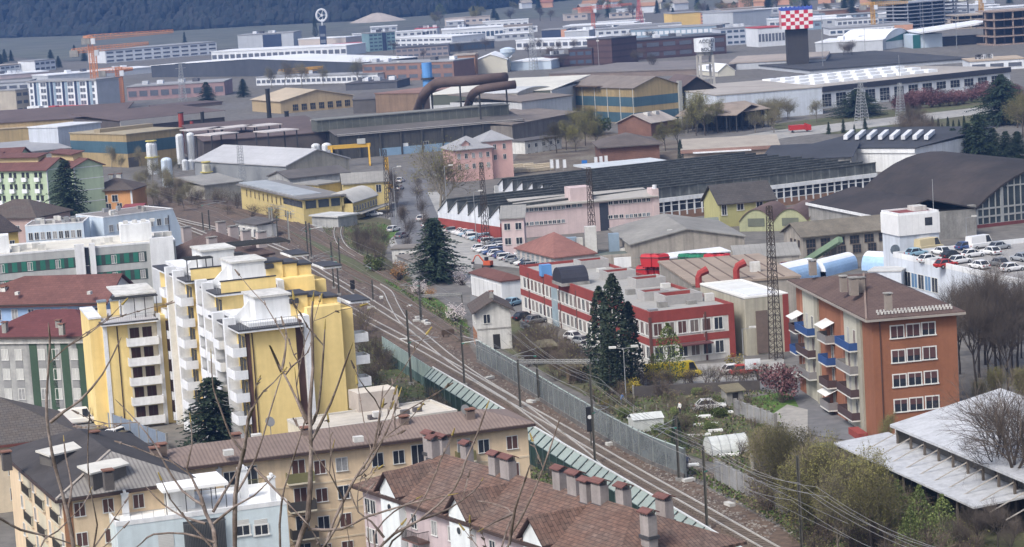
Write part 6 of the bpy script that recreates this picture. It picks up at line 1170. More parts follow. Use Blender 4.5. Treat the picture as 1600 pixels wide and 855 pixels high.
FB = [  # label, category, left eave, right eave, foot row, depth, wall, roof, window rows, windows per row, glass
 ('white long factory with a bright white flat roof behind the orange crane', 'factory', (75, 119), (241, 105), 128, 26, fg, wroof, 0, 0, 0),
 ('long dark slate hall with a pale roof edge behind the tan gabled hall', 'hall', (236, 103), (566, 98), 121, 40, M('dark_slate_cladding', (.07, .075, .09), .8, .2, .03, pat=('x', 9, .04, .8)), wroof, 0, 0, 0),
 ('white four storey office with ribbon windows right of the orange crane', 'office', (164, 80), (338, 66), 99, 30, fw, groof, 3, 12, dglz),
 ('pale grey office block with a dark blue glass end, left of the wheel sign', 'office', (371, 56), (458, 51), 78, 26, fg, groof, 0, 0, 0),
 ('long low white factory in front of the wheel sign', 'factory', (330, 82), (541, 72), 97, 30, fw, wroof, 1, 22, dglz),
 ('low beige hall right behind the dark sign pylon', 'hall', (466, 62), (540, 59), 74, 20, M('far_beige', (.52, .46, .42), .85, .1, .05), wroof, 0, 0, 0),
 ('teal glass office block with a dark blue stair strip', 'office', (576, 53), (617, 50), 81, 16, ftl, groof, 5, 6, bglz),
 ('low white shop with a bright red roof edge', 'shop', (538, 70), (576, 67), 77, 20, fw, fred, 0, 0, 0),
 ('white factory complex right of the teal glass block', 'factory', (617, 60), (706, 58), 74, 30, fw, wroof, 2, 10, dglz),
 ('small white block with red striped roof behind the white complex', 'block', (648, 46), (682, 44), 58, 16, fw, fred, 1, 6, dglz),
 ('dark grey works with pinkish columns right of the teal block', 'works', (618, 76), (700, 71), 92, 20, M('far_pink_grey', (.3, .26, .26), .85, .15, .05), fdg, 2, 9, dglz),
 ('long dark shed with a dark blue window band', 'shed', (698, 70), (772, 64), 82, 18, fdg, groof, 1, 12, bglz),
 ('dark blue cube on a white shop roof', 'shop', (723, 44), (745, 42), 56, 14, fnav, fnav, 0, 0, 0),
 ('wide white shopping hall around the dark blue cube', 'hall', (690, 48), (786, 42), 66, 34, fw, wroof, 1, 14, bglz),
 ('square orange brown block behind the brown ducts', 'block', (708, 88), (742, 86), 120, 16, forg, troof, 1, 2, dglz),
 ('low brown brick works with dark window panels left of the blue water tower', 'works', (566, 101), (708, 96), 128, 20, M('far_brown_brick', (.25, .15, .12), .85, .15, .05), groof, 2, 8, dglz),
 ('cream gabled hall right of the square orange brown block', 'hall', (741, 96), (792, 93), 116, 36, M('far_cream', (.58, .55, .46), .85, .1, .05), wroof, 0, 0, 0),
 ('white sawtooth shed with blue trim left of the dark brick mill', 'shed', (798, 98), (861, 95), 111, 30, M('far_pale_blue', (.5, .58, .66), .8, .1, .05), wroof, 0, 0, 0),
 ('low dark brick wing at the left end of the dark brick mill', 'mill', (861, 88), (889, 86), 106, 16, fbr, fdg, 0, 0, 0),
 ('dark brick wing with a blue glass corner beside the mill', 'mill', (888, 78), (925, 76), 104, 18, fbr, fdg, 2, 3, bglz),
 ('tall square dark brick block at the left of the long mill', 'mill', (917, 62), (955, 61), 102, 20, fbr, fdg, 0, 0, 0),
 ('long dark red brick mill with window bands behind the pillared water tower', 'mill', (955, 67), (1134, 54), 97, 26, fbr, fdg, 2, 7, dglz),
 ('dark blue shop with a pink end wall', 'shop', (846, 48), (885, 46), 61, 20, fnav, groof, 0, 0, 0),
 ('white office row with small windows left of the dark blue shop', 'office', (806, 64), (930, 60), 78, 18, fw, wroof, 1, 12, dglz),
 ('pale grey hall behind the dark blue shop', 'hall', (882, 50), (920, 48), 60, 22, fg, wroof, 0, 0, 0),
 ('yellow apartment block with an orange end, far behind the mill', 'apartment block', (1050, 22), (1094, 19), 44, 22, fyel, groof, 0, 0, 0),
 ('orange apartment end block with dark balconies beside the yellow block', 'apartment block', (1094, 20), (1127, 18), 41, 22, fpk, groof, 4, 3, dglz),
 ('bright blue small shed right of the orange end block', 'shed', (1129, 31), (1145, 30), 40, 14, M('far_bright_blue', (.1, .25, .6), .7, .1, .05), groof, 0, 0, 0),
 ('large pale grey warehouse right of the yellow block', 'warehouse', (1145, 20), (1205, 15), 44, 34, fg, groof, 0, 0, 0),
 ('blue grey office range with a long flat roof in front of the yellow block', 'office', (985, 47), (1125, 40), 60, 26, fbl, groof, 1, 16, fw),
 ('grey white office block with small square windows behind the pillared water tower', 'office', (1125, 46), (1184, 42), 72, 20, M('far_grey_white', (.48, .51, .57), .8, .1, .05), groof, 3, 6, bglz),
 ('white shop with dark vertical windows and a red band left of the chequered tower', 'shop', (1184, 45), (1226, 42), 74, 20, fw, fred, 1, 8, dglz),
 ('white office with wide window bands behind the tall radio mast', 'office', (880, 42), (990, 36), 54, 30, fw, wroof, 2, 10, bglz),
 ('long white warehouse with a pale roof right of the chequered tower', 'warehouse', (1274, 68), (1379, 63), 84, 40, fg, wroof, 0, 0, 0),
 ('white factory with blue windows and a pink end behind the white warehouse', 'factory', (1296, 46), (1426, 38), 56, 30, fw, groof, 1, 12, bglz),
 ('white plant with tall cylinders beside the orange tower crane', 'plant', (1372, 22), (1416, 20), 44, 26, fg, wroof, 1, 6, bglz),
 ('low white office far behind the orange crane mast', 'office', (1308, 32), (1372, 28), 42, 24, fw, groof, 1, 8, dglz),
 ('brown red long shed far behind the white factory', 'shed', (1260, 20), (1360, 12), 28, 24, forg, troof, 0, 0, 0),
 ('dark sawtooth factory roof behind the long white hall', 'factory', (1266, 111), (1520, 92), 116, 120, fg, M('far_dark_roof_rows', (.075, .075, .08), .9, .3, .05, pat=('y', 8, .3, .6)), 0, 0, 0),
 ('white hut with a tan roof at the right behind the long white hall', 'building', (1515, 97), (1600, 92), 112, 22, fw, ftan, 1, 3, dglz),
 ('wide pale roofed hall behind the steel hall at the centre', 'hall', (1140, 100), (1290, 92), 110, 60, fg, troof, 0, 0, 0),
 ('broad grey roofed hall behind the ochre steel hall', 'hall', (858, 116), (1110, 108), 124, 70, M('far_brown_wall', (.2, .16, .14), .9, .15), M('far_brown_grey_roof', (.2, .18, .17), .9, .2, .04), 0, 0, 0),
 ('white gabled shed right of the pillared water tower', 'shed', (1122, 112), (1148, 110), 120, 30, M('far_cream', (0,)*3), wroof, 0, 0, 0),
 ('white blocks with red roofs at the far left edge', 'house', (0, 104), (38, 100), 116, 20, fw, troof, 2, 5, dglz),
 ('white house cluster left of the orange crane', 'house', (54, 96), (86, 93), 112, 18, fw, groof, 2, 4, dglz),
 ('long pinkish hall at the far left behind the white apartment row', 'hall', (0, 118), (76, 112), 124, 22, M('far_pinkish', (.5, .42, .42), .85, .1), wroof, 0, 0, 0),
 ('grey shed with dark arches at the left edge', 'shed', (-20, 132), (44, 128), 146, 26, fg, groof, 1, 4, dglz),
 ('unfinished concrete block with brown roof left of the white apartment row', 'block', (24, 142), (44, 140), 178, 14, M('far_raw_concrete', (.4, .36, .3), .9, .15), groof, 3, 2, dglz),
 ('red and grey shop row with dark shop windows behind the cedar', 'shop', (198, 137), (350, 128), 158, 24, M('far_red_grey', (.32, .22, .22), .85, .15), groof, 1, 9, dglz),
 ('low tan shed behind the red chimneys', 'shed', (262, 168), (347, 160), 172, 20, M('far_brown_wall', (0,)*3), M('dark_brown_roof', (0,)*3), 0, 0, 0),
 ('white office range in front of the dark slate hall', 'office', (400, 122), (590, 116), 134, 16, fw, groof, 1, 24, dglz),
 ('dark grey low shed with a long roof left of the brown clad shed', 'shed', (540, 132), (620, 128), 142, 24, fdg, droof, 0, 0, 0)]
for i, (lab, cat, A, B, vb_, D, wm, rm, nr, nw, gm_) in enumerate(FB):
    b = Bld({'mill': 'brick_mill'}.get(cat, cat.replace(' ', '_')), lab, cat, A, B, vb=vb_, D=D); b.walls(wm)
    if 'gabled' in lab: b.roof('gy', 3, rm, .4); MB().face([(0, -.01, b.H), (b.W, -.01, b.H), (b.W/2, -.01, b.H+3)]).obj('gable', wm, b.t)
    else: b.roof('flat', 0, rm, .3, .5)
    if nr: hs = b.H/nr; b.win('f', [b.W*(j+.5)/nw for j in range(nw)], [hs*k+hs*.28 for k in range(nr)], b.W/nw*.74, hs*.42, 'plain', fm=wm, gm=gm_)
    if i % 3 == 0 and 'apartment' not in cat:
        rnd.seed(i); [b.box('roof_unit', [fw, fg, fdg][j % 3], x, x+3, D*.4, D*.55, b.H+.5, b.H+2.2) for j, x in enumerate([b.W*rnd.random()*.9 for _ in range(4)])]
    if 'dark blue glass end' in lab: b.band('f', 0, b.H-.5, fnav, b.W*.45, b.W*.78, 'glass_end', .4)
    if 'stair strip' in lab: b.band('f', 0, b.H, fnav, b.W*.5, b.W*.64, 'stair_strip', .6)
    if 'pink end' in lab: b.band('f', 0, b.H, fpk, b.W*.78, b.W, 'pink_wall', .5)
    if 'cylinders' in lab: [MB().cyl(b.W*(.5+.15*j), -2.5, 0, b.H*1.1, 2, 2, 10).obj('cylinder', fg, b.t) for j in range(4)]
# white apartment row with dark strips
b = Bld('apartment_block', 'white five storey apartment row with dark vertical strips behind the orange cranes', 'apartment block', (44, 129), (150, 126), vb=177, C=(185, 121), right=True); b.walls(fw).roof('flat', 0, groof, .5, .6); H = b.H
for f_ in (.08, .27, .33, .5, .68, .86): b.band('f', 0, H, fnav, b.W*f_, b.W*(f_+.035), 'dark_strip', .1); b.band('f', 0, H, fbl, b.W*(f_+.04), b.W*(f_+.075), 'grey_strip', .08)
b.win('f', [b.W*x for x in (.04, .2, .24, .42, .46, .6, .64, .78, .82, .95)], [H*.2*k+H*.05 for k in range(5)], 1.6, 1.8, 'plain', fm=fw, gm=dglz); b.band('r', 0, H-.3, M('far_raw_grey', (.42, .43, .45), .9, .1), 0, b.D, 'plain_end', .05)
for j, (x0, x1) in enumerate([(.02, .2), (.34, .44), (.5, .88)]): b.box('ground_floor', [fw, fred, fred][j], b.W*x0, b.W*x1, -3, -.02, 0, 3.4)
# ---- chequered tower
b = Bld('tower', 'tall dark tower with a red and white chequered head and blue crown', 'tower', (1229, 46), (1262, 44), vb=108, D=9); t = b.t; H = b.H; W = b.W; b.walls(M('charcoal_shaft', (.055, .05, .048), .9, .15, .1, stain=.1)); c0 = W*.24; hd = zof(1231, 108, 10)-H
cw_ = M('chequer_white', (.75, .72, .72), .6, .06); cr_ = M('chequer_red', (.5, .03, .05), .6, .08); ck = MB(); n_ = 7; s_ = (W+2*c0)/n_; rows_ = 5; hz = (hd-2)/rows_; d0, d1 = -c0, b.D+c0
ck.box(-c0+.05, W+c0-.05, d0+.05, d1-.05, H, H+hd-2)
for i in range(n_):
    for j in range(rows_):
        m_ = (i+j) % 2; x = -c0+i*s_; z = H+j*hz; y = d0+i*(d1-d0)/n_; sy = (d1-d0)/n_
        ck.box(x, x+s_, d0, d0+.06, z, z+hz, m_); ck.box(W+c0-.06, W+c0, y, y+sy, z, z+hz, m_); ck.box(-c0, -c0+.06, y, y+sy, z, z+hz, m_); ck.box(x, x+s_, d1-.06, d1, z, z+hz, m_)
ck.obj('chequered_head', [cw_, cr_], t); cb = MB()
for i in range(8): x = -c0+i*(W+2*c0-.8)/7; cb.box(x, x+.8, d0, d0+.8, H+hd-2, H+hd-.2)
cb.box(-c0, W+c0, d0-.05, d1, H+hd-2, H+hd-.9); cb.obj('blue_crown', M('crown_blue', (.06, .1, .4), .6, .1), t)
# ---- steelworks water tower with lettering
b = Bld('water_tower', 'white water tower on tall concrete legs with black lettering', 'water tower', (1090, 82), (1119, 80), vb=148, D=7.6); t = b.t; H = b.H; W = b.W; hh = zof(1091, 148, 61)-H
oc = [(W/2+W*.56*math.cos(PI/8+PI/4*i), b.D/2+W*.56*math.sin(PI/8+PI/4*i)) for i in range(8)]; MB().prism(oc, H, H+hh).obj('tank', fw, t); MB().prism([(W/2+(x-W/2)*.8, b.D/2+(y-b.D/2)*.8) for x, y in oc], H-1.6, H-.01).obj('tank_base', conc, t)
for x, y in ((W*.16, 1), (W*.84, 1), (W*.16, b.D-1), (W*.84, b.D-1)): MB().box(x-.42, x+.42, y-.42, y+.42, 0, H-1.5).obj('leg', M('pale_concrete', (.45, .43, .4), .9, .12, stain=.2), t)
br = MB(); [br.box(W*.16, W*.84, .6, 1.4, H*f_, H*f_+.7).box(W*.16, W*.84, b.D-1.4, b.D-.6, H*f_, H*f_+.7) for f_ in (.35, .7)]; br.obj('brace', M('pale_concrete', (0,)*3), t)
for txt, zz, xx in (('ACCIAI', .66, .5), ('DI', .37, .72), ('BOLZ', .06, .5)):
    cu = bpy.data.curves.new('lettering', 'FONT'); cu.body = txt; cu.size = hh*.36; cu.extrude = .06; cu.align_x = 'CENTER'; o = bpy.data.objects.new('lettering_curve', cu); COL.objects.link(o); bpy.context.view_layer.update()
    me = bpy.data.meshes.new_from_object(o.evaluated_get(bpy.context.evaluated_depsgraph_get())); COL.objects.unlink(o); bpy.data.objects.remove(o); me.materials.clear(); me.materials.append(M('sign_black', (.02, .02, .025), .7, .05))
    l_ = mk('lettering', me, t, (W*xx, b.D/2-W*.56*math.cos(PI/8)-.07, H+hh*zz)); l_.rotation_euler = (PI/2, 0, 0)
# ---- sign pylon with wheel
p = P(506, 74); t = thing('sign_pylon', 'dark slim sign pylon topped by a large white wheel', 'sign pylon', p); k = px(p); h1 = zof(506, 74, 40); h2 = zof(504, 74, 33); hw = zof(503, 74, 24); MB().box(-5*k, 5*k, -2, 2, 0, h1).obj('pylon', fnav, t); MB().box(-4*k, 4*k, -2.03, -2.01, h1*.2, h1*.35).box(-4*k, 4*k, -2.03, -2.01, h1*.5, h1*.62).obj('sign_panel', M('pylon_panel', (.2, .22, .26), .6, .1), t)
MB().tube((0, 0, h1), (0, 0, hw-6*k), 1.2*k, 1.2*k, 6).obj('neck', fw, t); wh = MB(); rr = 8*k; n_ = 20; ring = [(Vector((math.cos(2*PI*i/n_)*rr, 0, hw+math.sin(2*PI*i/n_)*rr*1.15))) for i in range(n_+1)]; wh.path(ring, 1.6*k, 6)
for i in range(0, n_, 4): wh.tube((0, 0, hw), ring[i], .6*k, .6*k, 4)
wh.tube((0, -1, hw), (0, 1, hw), 2.2*k, 2.2*k, 10); wh.obj('wheel', fw, t)
# ---- teal arc hall and stadium roof
b = Bld('exhibition_hall', 'white hall with a teal curved glass front beside the tilted stadium roof', 'hall', (1379, 66), (1426, 60), vb=78, D=26); b.walls(fw, top=False, gable='v', rise=6).roof('py', 6, wroof, .6); b.part('arched_glazing', MB().prism([(b.W*.1, -.3), (b.W*.95, -.3), (b.W*.95, -.05), (b.W*.1, -.05)], b.H, [b.H+.5, b.H+4.5, b.H+4.5, b.H+.5]), M('dark_teal_glass', (.03, .13, .13), .3, .2))
b = Bld('stadium', 'pale blue hall under a large tilted flat roof', 'stadium', (1426, 55), (1472, 52), vb=76, D=20); b.walls(M('far_pale_blue', (0,)*3)); b.part('tilted_roof', MB().slab([[(b.W*.2, -6, b.H+1.5), (b.W*2.6, -4, b.H+4.5), (b.W*2.6, 26, b.H+4.5), (b.W*.2, 26, b.H+1.5)]], .8), wroof); b.band('f', 0, b.H, M('dark_teal_glass', (0,)*3), 0, b.W*.25, 'glass_strip', .3); b.box('dark_undercroft', fdg, b.W, b.W*2.5, 6, 20, 0, b.H*.6)
# ---- buildings under construction
def frame_bldg(lab, A, B, vb_, D, nf, m):
    b = Bld('construction_frame', lab, 'construction site', A, B, vb=vb_, D=D)
    for k in range(nf+1): b.box('floor_slab', m, -.5, b.W+.5, -.5, D, b.H*k/nf, b.H*k/nf+.6)
    nb = max(3, int(b.W/9)); [b.box('column', m, x, x+.7, y, y+.7, .6, b.H) for x in [b.W*i/nb for i in range(nb+1)] for y in (0, D*.5)]
    b.box('core', M('dark_brown_wall', (0,)*3), b.W*.1, b.W*.9, D*.6, D*.95, 0, b.H-.1); return b
frame_bldg('grey scaffolded block under construction at the far right', (1418, 6), (1512, -2), 46, 26, 7, M('scaffold_grey', (.3, .31, .34), .85, .15)); frame_bldg('brown concrete frame under construction at the right edge', (1552, 20), (1640, 14), 72, 24, 4, M('raw_brown_concrete', (.3, .23, .19), .9, .2)); frame_bldg('tan concrete frame under construction between the two cranes', (1496, 26), (1556, 22), 46, 22, 3, M('raw_tan_concrete', (.36, .3, .24), .9, .15))
# ---- cranes, lattice pylons, radio masts, light poles
def lattice(mb, p0, p1, w0, w1, r, n=10, m=0):
    p0, p1 = Vector(p0), Vector(p1); d = (p1-p0); a = d.normalized().orthogonal().normalized() if abs(d.normalized().z) < .9 else Vector((1, 0, 0)); c = d.normalized().cross(a).normalized()
    cn = lambda t, i, j: p0+d*t+(a*i+c*j)*(w0+(w1-w0)*t)/2
    q = [(-1, -1), (1, -1), (1, 1), (-1, 1)]
    for i, j in q: mb.tube(cn(0, i, j), cn(1, i, j), r, r*.8, 4, m)
    for k in range(n):
        t0, t1 = k/n, (k+1)/n
        for e in range(4): x, y = q[e], q[(e+1) % 4]; mb.tube(cn(t0, *x), cn(t1, *y), r*.6, r*.6, 3, m, False); mb.tube(cn(t1, *x), cn(t1, *y), r*.6, r*.6, 3, m, False)
crm = M('crane_orange', (.6, .27, .13), .65, .12); cry = M('crane_amber', (.6, .34, .06), .65, .12)
def crane(lab, u, vb_, vt, jib, cj, m=crm, rise=0, wf=1.0):
    p = P(u, vb_); k = px(p); h = zof(u, vb_, vt); t = thing('tower_crane', lab, 'tower crane', p); lw = max(.16, k*.4)
    mb = MB(); lattice(mb, (0, 0, 0), (0, 0, h), 1.6*wf+k*1.6, 1.6*wf+k*1.6, lw*wf, 18); mb.obj('mast', m, t); z = h-k*3
    mb = MB(); lattice(mb, (0, 0, z), (jib*k, 0, z+rise*k), 1.4+k*1.5, 1.0, lw*.8, 16); mb.obj('jib', m, t); mb = MB(); lattice(mb, (0, 0, z), (-cj*k, 0, z-rise*k*.3), 1.4+k*1.5, 1.2+k, lw*.8, 6); mb.obj('counter_jib', m, t)
    MB().box(-cj*k-1, -cj*k+3, -1.2, 1.2, z-3, z).obj('counterweight', conc, t); MB().box(.6, 2.6, -2.4, -.8, z-3, z-.4).obj('cab', fw, t)
crane('tall orange tower crane at the left with two stacked jibs overlapping', 150, 174, 56, 130, 10, rise=2); crane('orange tower crane whose low jib crosses in front of the tall crane', 154, 172, 74, 86, 34, rise=4); crane('short thick orange tower crane right of the tall one', 190, 166, 106, 22, 30, wf=1.5)
crane('distant orange tower crane at the top centre', 928, 56, 10, 62, 30, M('crane_red_orange', (.55, .15, .08), .65, .1), rise=3); crane('amber tower crane behind the white plant at the top right', 1365, 50, 4, 55, 18, cry); crane('amber tower crane above the construction frame at the right edge', 1534, 36, -6, 44, 18, cry, wf=1.2); crane('low orange crane in front of the dark slate hall', 482, 128, 106, 24, 45, cry, rise=2)
def mastlat(lab, u, vb_, vt, w0, w1, m, name='lattice_tower', cat='lattice tower', arms=0, n=14, extra=None):
    p = P(u, vb_); k = px(p); h = zof(u, vb_, vt); t = thing(name, lab, cat, p); t.rotation_euler = (0, 0, .5); mb = MB(); lattice(mb, (0, 0, 0), (0, 0, h), w0, w1, max(.075, k*.42), n); mb.obj('lattice', m, t)
    for a in range(arms): MB().box(-2.6, 2.6, -.12, .12, h*(.97-.12*a), h*(.97-.12*a)+.25).obj('cross_arm', m, t)
    return t, h
rl_ = M('rusty_lattice', (.06, .046, .036), .8, .3, .8)
mastlat('tall rusty lattice tower in front of the pink office', 928, 409, 262, 1.3, .65, rl_); mastlat('tall rusty lattice tower between the beige workshop and the orange house', 1213, 562, 322, 1.5, .6, rl_, n=24); mastlat('rusty lattice tower beside the parked cars at the sawtooth factory', 760, 384, 254, 1.3, .6, rl_); mastlat('rusty lattice tower by the yellow gantry crane', 608, 340, 234, 1.3, .6, rl_)
gl_ = M('grey_lattice', (.33, .34, .35), .6, .15)
mastlat('grey lattice pylon with cross arms in front of the long white hall', 1347, 196, 128, 3.6, .9, gl_, arms=2); mastlat('grey lattice mast left of the dark brick mill', 834, 110, 40, 3.5, 1.2, gl_, arms=1); mastlat('thin grey lattice mast left of the dark slate hall', 286, 158, 98, 3, 1, gl_, arms=2); mastlat('red and white radio mast above the yellow apartment block', 1000, 42, -4, 4.5, 1, M('radio_red', (.5, .1, .1), .7, .1)); mastlat('grey lattice gantry mast in front of the grey beige hall', 379, 292, 228, 1.6, 1.2, gl_); mastlat('small lattice pylon by the red shrubs', 1408, 190, 130, 2.6, .9, gl_)
def pole(lab, u, vb_, vt, kind='lamp', m=None, group=None, r=None):
    p = P(u, vb_); h = zof(u, vb_, vt); k = px(p); r = r or max(.09, k*.5); nm = {'lamp': 'street_lamp', 'lamp2': 'street_lamp', 'flood': 'floodlight_pole', 'plain': 'pole'}[kind]; t = thing(nm, lab, nm.replace('_', ' '), p, 0, group)
    MB().cyl(0, 0, 0, h, r, r*.6, 6).obj('shaft', m or metal_g, t)
    if kind[:4] == 'lamp':
        for s_ in ((-1, 1) if kind == 'lamp2' else (1,)): MB().tube((0, 0, h-.05), (s_*1.5, -.3, h+.15), r*.6, r*.5, 4).obj('arm', m or metal_g, t); MB().box(s_*1.5-.5, s_*1.5+.5, -.6, 0, h+.1, h+.34).obj('lamp_head', offw, t)
    if kind == 'flood': MB().box(-2.2*k, 2.2*k, -.4, .2, h-.9, h-.2).box(-2.2*k, 2.2*k, -.4, .2, h-3.2, h-2.5).obj('floodlights', offw, t)
    return t
pole('double headed street lamp in front of the dark cypresses', 979, 633, 544, 'lamp2'); pole('street lamp at the corner of the beige workshop', 1162, 566, 514, 'lamp')
for lab, u, a, c in [('floodlight pole with two lamp rows left of the dark brick mill', 936, 104, 55), ('thin floodlight pole in front of the brown works', 624, 126, 88), ('tall thin pole left of the teal corner hall', 1286, 84, 18), ('thin pole in front of the stadium hall', 1444, 76, 0), ('thin pole before the tilted stadium roof', 1495, 76, 20), ('thin pole on the long white hall front, left', 1407, 155, 86), ('tall pole in front of the white warehouse', 1352, 88, 40), ('thin pole right of the chequered tower', 1286, 110, 50)]: pole(lab, u, a, c, 'flood' if 'flood' in lab else 'plain')
pole('mobile phone antenna pole beside the white boxy tower', 1462, 416, 280, 'plain'); t = bpy.data.objects[-1] if False else None
for lab, u, a, c in [('street lamp left of the lattice tower in the yard', 745, 385, 300), ('street lamp by the bare street trees, near the gantry crane', 620, 360, 262), ('street lamp behind the dark conifer', 700, 350, 260), ('street lamp at the vaulted hall front', 1511, 390, 340), ('street lamp among the conifers at the right', 1474, 238, 222), ('slim lamp in the front yard of the grey hall', 1037, 410, 362)]: pole(lab, u, a, c, 'lamp')
# ---- small far sheds, houses and vans that fill the plain
rnd.seed(101)
def inq(q): return [(rnd.uniform(q[0], q[1]), rnd.uniform(q[2], q[3]))]
for i in range(46):
    u = rnd.uniform(560, 1600); v_ = rnd.uniform(28, 66)-.02*(u-560)+(12 if u < 900 else 0); p = P(u, v_); W_, D_, H_ = rnd.uniform(14, 46), rnd.uniform(10, 20), rnd.uniform(3.5, 7)
    wm, rm, nm = rnd.choice([(fw, wroof, 'white'), (fw, groof, 'white'), (fg, wroof, 'pale grey'), (fbl, groof, 'blue grey'), (M('far_beige', (0,)*3), troof, 'beige')])
    t = thing('far_shed', 'small %s flat roofed shed among the distant factories' % nm, 'shed', p, rnd.uniform(-.05, .1), 'small %s sheds on the distant plain' % nm); MB().box(-W_/2, W_/2, 0, D_, 0, H_).obj('wall', wm, t); MB().box(-W_/2-.3, W_/2+.3, -.3, D_+.3, H_+.01, H_+.5).obj('roof', rm, t); w_ = MB(); n_ = int(W_/5)
    for j in range(n_): mk('window', win_mesh(3, 1.6, 'plain', wm, dglz)[1], t, (-W_/2+W_*(j+.5)/n_, -.01, H_*.45))
for i in range(26):
    u = rnd.uniform(700, 1580); v_ = 24-.022*(u-700)+rnd.uniform(-10, 4); p = P(u, v_); W_ = rnd.uniform(9, 15)
    t = thing('far_house', 'small pitched roof house near the foot of the mountain', 'house', p, rnd.uniform(-.6, .6), 'small houses near the foot of the mountain'); MB().box(-W_/2, W_/2, 0, 9, 0, 6).obj('wall', rnd.choice([fw, M('far_cream', (0,)*3), fpk]), t); MB().slab([[(-W_/2-.6, -.6, 6), (W_/2+.6, -.6, 6), (W_/2+.6, 4.5, 9), (-W_/2-.6, 4.5, 9)], [(-W_/2-.6, 4.5, 9), (W_/2+.6, 4.5, 9), (W_/2+.6, 9.6, 6), (-W_/2-.6, 9.6, 6)]], .3).obj('roof', rnd.choice([forg, troof, M('far_red_tiles', (.3, .13, .09), .9, .15)]), t)
b_ = P(560, 33); t = tag(mk('gravel_mound', None, None, P(590, 34)), 'pale gravel mound at the foot of the mountain', 'mound'); mm = MB(); n_ = 14; k = px(P(590, 34))
for r0, z0, r1, z1 in ((46, 0, 26, 7), (26, 7, 8, 13), (8, 13, .1, 14)):
    for i in range(n_): a0, a1 = 2*PI*i/n_, 2*PI*(i+1)/n_; mm.face([(math.cos(a0)*r0*k, math.sin(a0)*r0*k, z0*k), (math.cos(a1)*r0*k, math.sin(a1)*r0*k, z0*k), (math.cos(a1)*r1*k, math.sin(a1)*r1*k, z1*k), (math.cos(a0)*r1*k, math.sin(a0)*r1*k, z1*k)])
mm.obj('heap', M('pale_gravel', (.4, .35, .31), .95, .2, .05), t, True)
p = P(795, 112); k = px(p); h = zof(795, 112, 74); t = thing('water_tower', 'pale goblet shaped water tower between the cream gabled hall and white sheds', 'water tower', p); MB().cyl(0, 0, 0, h*.72, 2.2*k, 1.8*k, 10).obj('shaft', M('pale_concrete', (0,)*3), t); MB().cyl(0, 0, h*.6, h*.8, 3*k, 12*k, 14).cyl(0, 0, h*.8, h*.93, 12*k, 12*k, 14).cyl(0, 0, h*.93, h, 12*k, 4*k, 14).obj('bowl', M('far_pale_blue', (0,)*3), t)
# ================================================================== planting
rnd.seed(77)
plant('conifer', 'conifer', 'large dark conifer standing by the white blossom beside the yard', 'conifer', 683, 440, 340, wide=2.0, var=0)
plant('conifer', 'conifer', 'dark layered conifer in front of the yellow towers', 'conifer', 338, 722, 590, wide=2.1, var=1)
plant('conifer', 'conifer', 'dark conifer in front of the pale green blocks', 'conifer', 108, 345, 250, wide=1.6, var=2)
for lab, u, v_, vt, wd in (('tall dark cypress at the left of the clump before the school', 944, 603, 446, 1.5), ('tallest dark cypress in the clump before the school, pointed top', 966, 610, 426, 1.55), ('dark cypress at the right of the clump before the school', 988, 604, 470, 1.5), ('short dark cypress at the foot of the clump before the school', 955, 616, 515, 1.8)): plant('cypress', 'cypress', lab, 'cypress', u, v_, vt, wide=wd, group='cypresses before the school')
plant('green', 'tree', 'fresh green leafy tree in front of the school entrance', 'tree', 1048, 598, 503, wide=.9); plant('green', 'tree', 'small fresh green tree left of the yellow vans', 'tree', 1022, 600, 552, wide=.8)
plant('cypress', 'conifer', 'slim dark cypress between the brick shed and the showroom', 'conifer', 1064, 256, 218, wide=1.3); plant('cypress', 'conifer', 'dark little conifer beside the allotment greenhouse', 'conifer', 1058, 703, 648, wide=1.8)
plant('pale', 'tree', 'large pale bare tree between the gantry crane and pink house', 'tree', 690, 345, 218, wide=1.25, var=0)
for i, (u, v_, vt) in enumerate([(1490, 560, 455), (1540, 570, 388), (1565, 600, 430), (1590, 575, 412), (1620, 590, 395), (1525, 605, 440), (1575, 610, 465), (1500, 585, 424), (1530, 590, 402), (1556, 580, 410), (1582, 590, 418), (1608, 585, 400), (1515, 545, 430), (1570, 545, 420), (1545, 600, 450), (1596, 560, 430)]): plant('dark', 'tree', 'tall dark bare tree in the row right of the orange apartment house', 'tree', u, v_, vt, wide=.75, group='dark bare trees right of the orange house')
plant('bare', 'tree', 'big bare tree with spreading limbs before the metal shed', 'tree', 1592, 830, 548, wide=1.15, var=1); plant('dark', 'tree', 'slender dark bare tree left of the big bare one at the shed', 'tree', 1560, 812, 590, wide=.8, var=2)
for i, (u, v_, vt) in enumerate([(1205, 775, 640), (1228, 800, 652), (1252, 815, 645), (1275, 835, 660), (1300, 842, 668), (1330, 860, 690), (1190, 765, 660), (1362, 868, 700), (1255, 850, 700), (1310, 880, 720), (1385, 885, 730), (1235, 765, 655)]): plant('willow' if i % 3 else 'pale', 'tree', 'olive budding willow in the thicket beside the tracks', 'tree', u, v_, vt, wide=.72, group='budding willows beside the tracks')
for u, v_, vt in [(1405, 850, 748), (1440, 860, 756), (1475, 872, 770), (1425, 885, 790), (1380, 845, 745)]: plant('green', 'tree', 'light green leafing tree below the white canopy roof', 'tree', u, v_, vt, wide=.85, group='leafing trees below the canopy')
for u, v_, vt in [(1530, 860, 780), (1500, 880, 800), (1580, 880, 800), (1560, 865, 770)]: plant('dark', 'tree', 'dark bare sapling in the lower right corner', 'tree', u, v_, vt, wide=.9, group='bare saplings in the lower right corner')
for u, v_, vt in [(1395, 700, 640), (1420, 700, 648), (1560, 640, 570), (1590, 650, 565), (1530, 640, 590)]: plant('willow', 'tree', 'pale olive tree in front of the orange apartment house', 'tree', u, v_, vt, wide=.8, group='olive trees before the orange house')
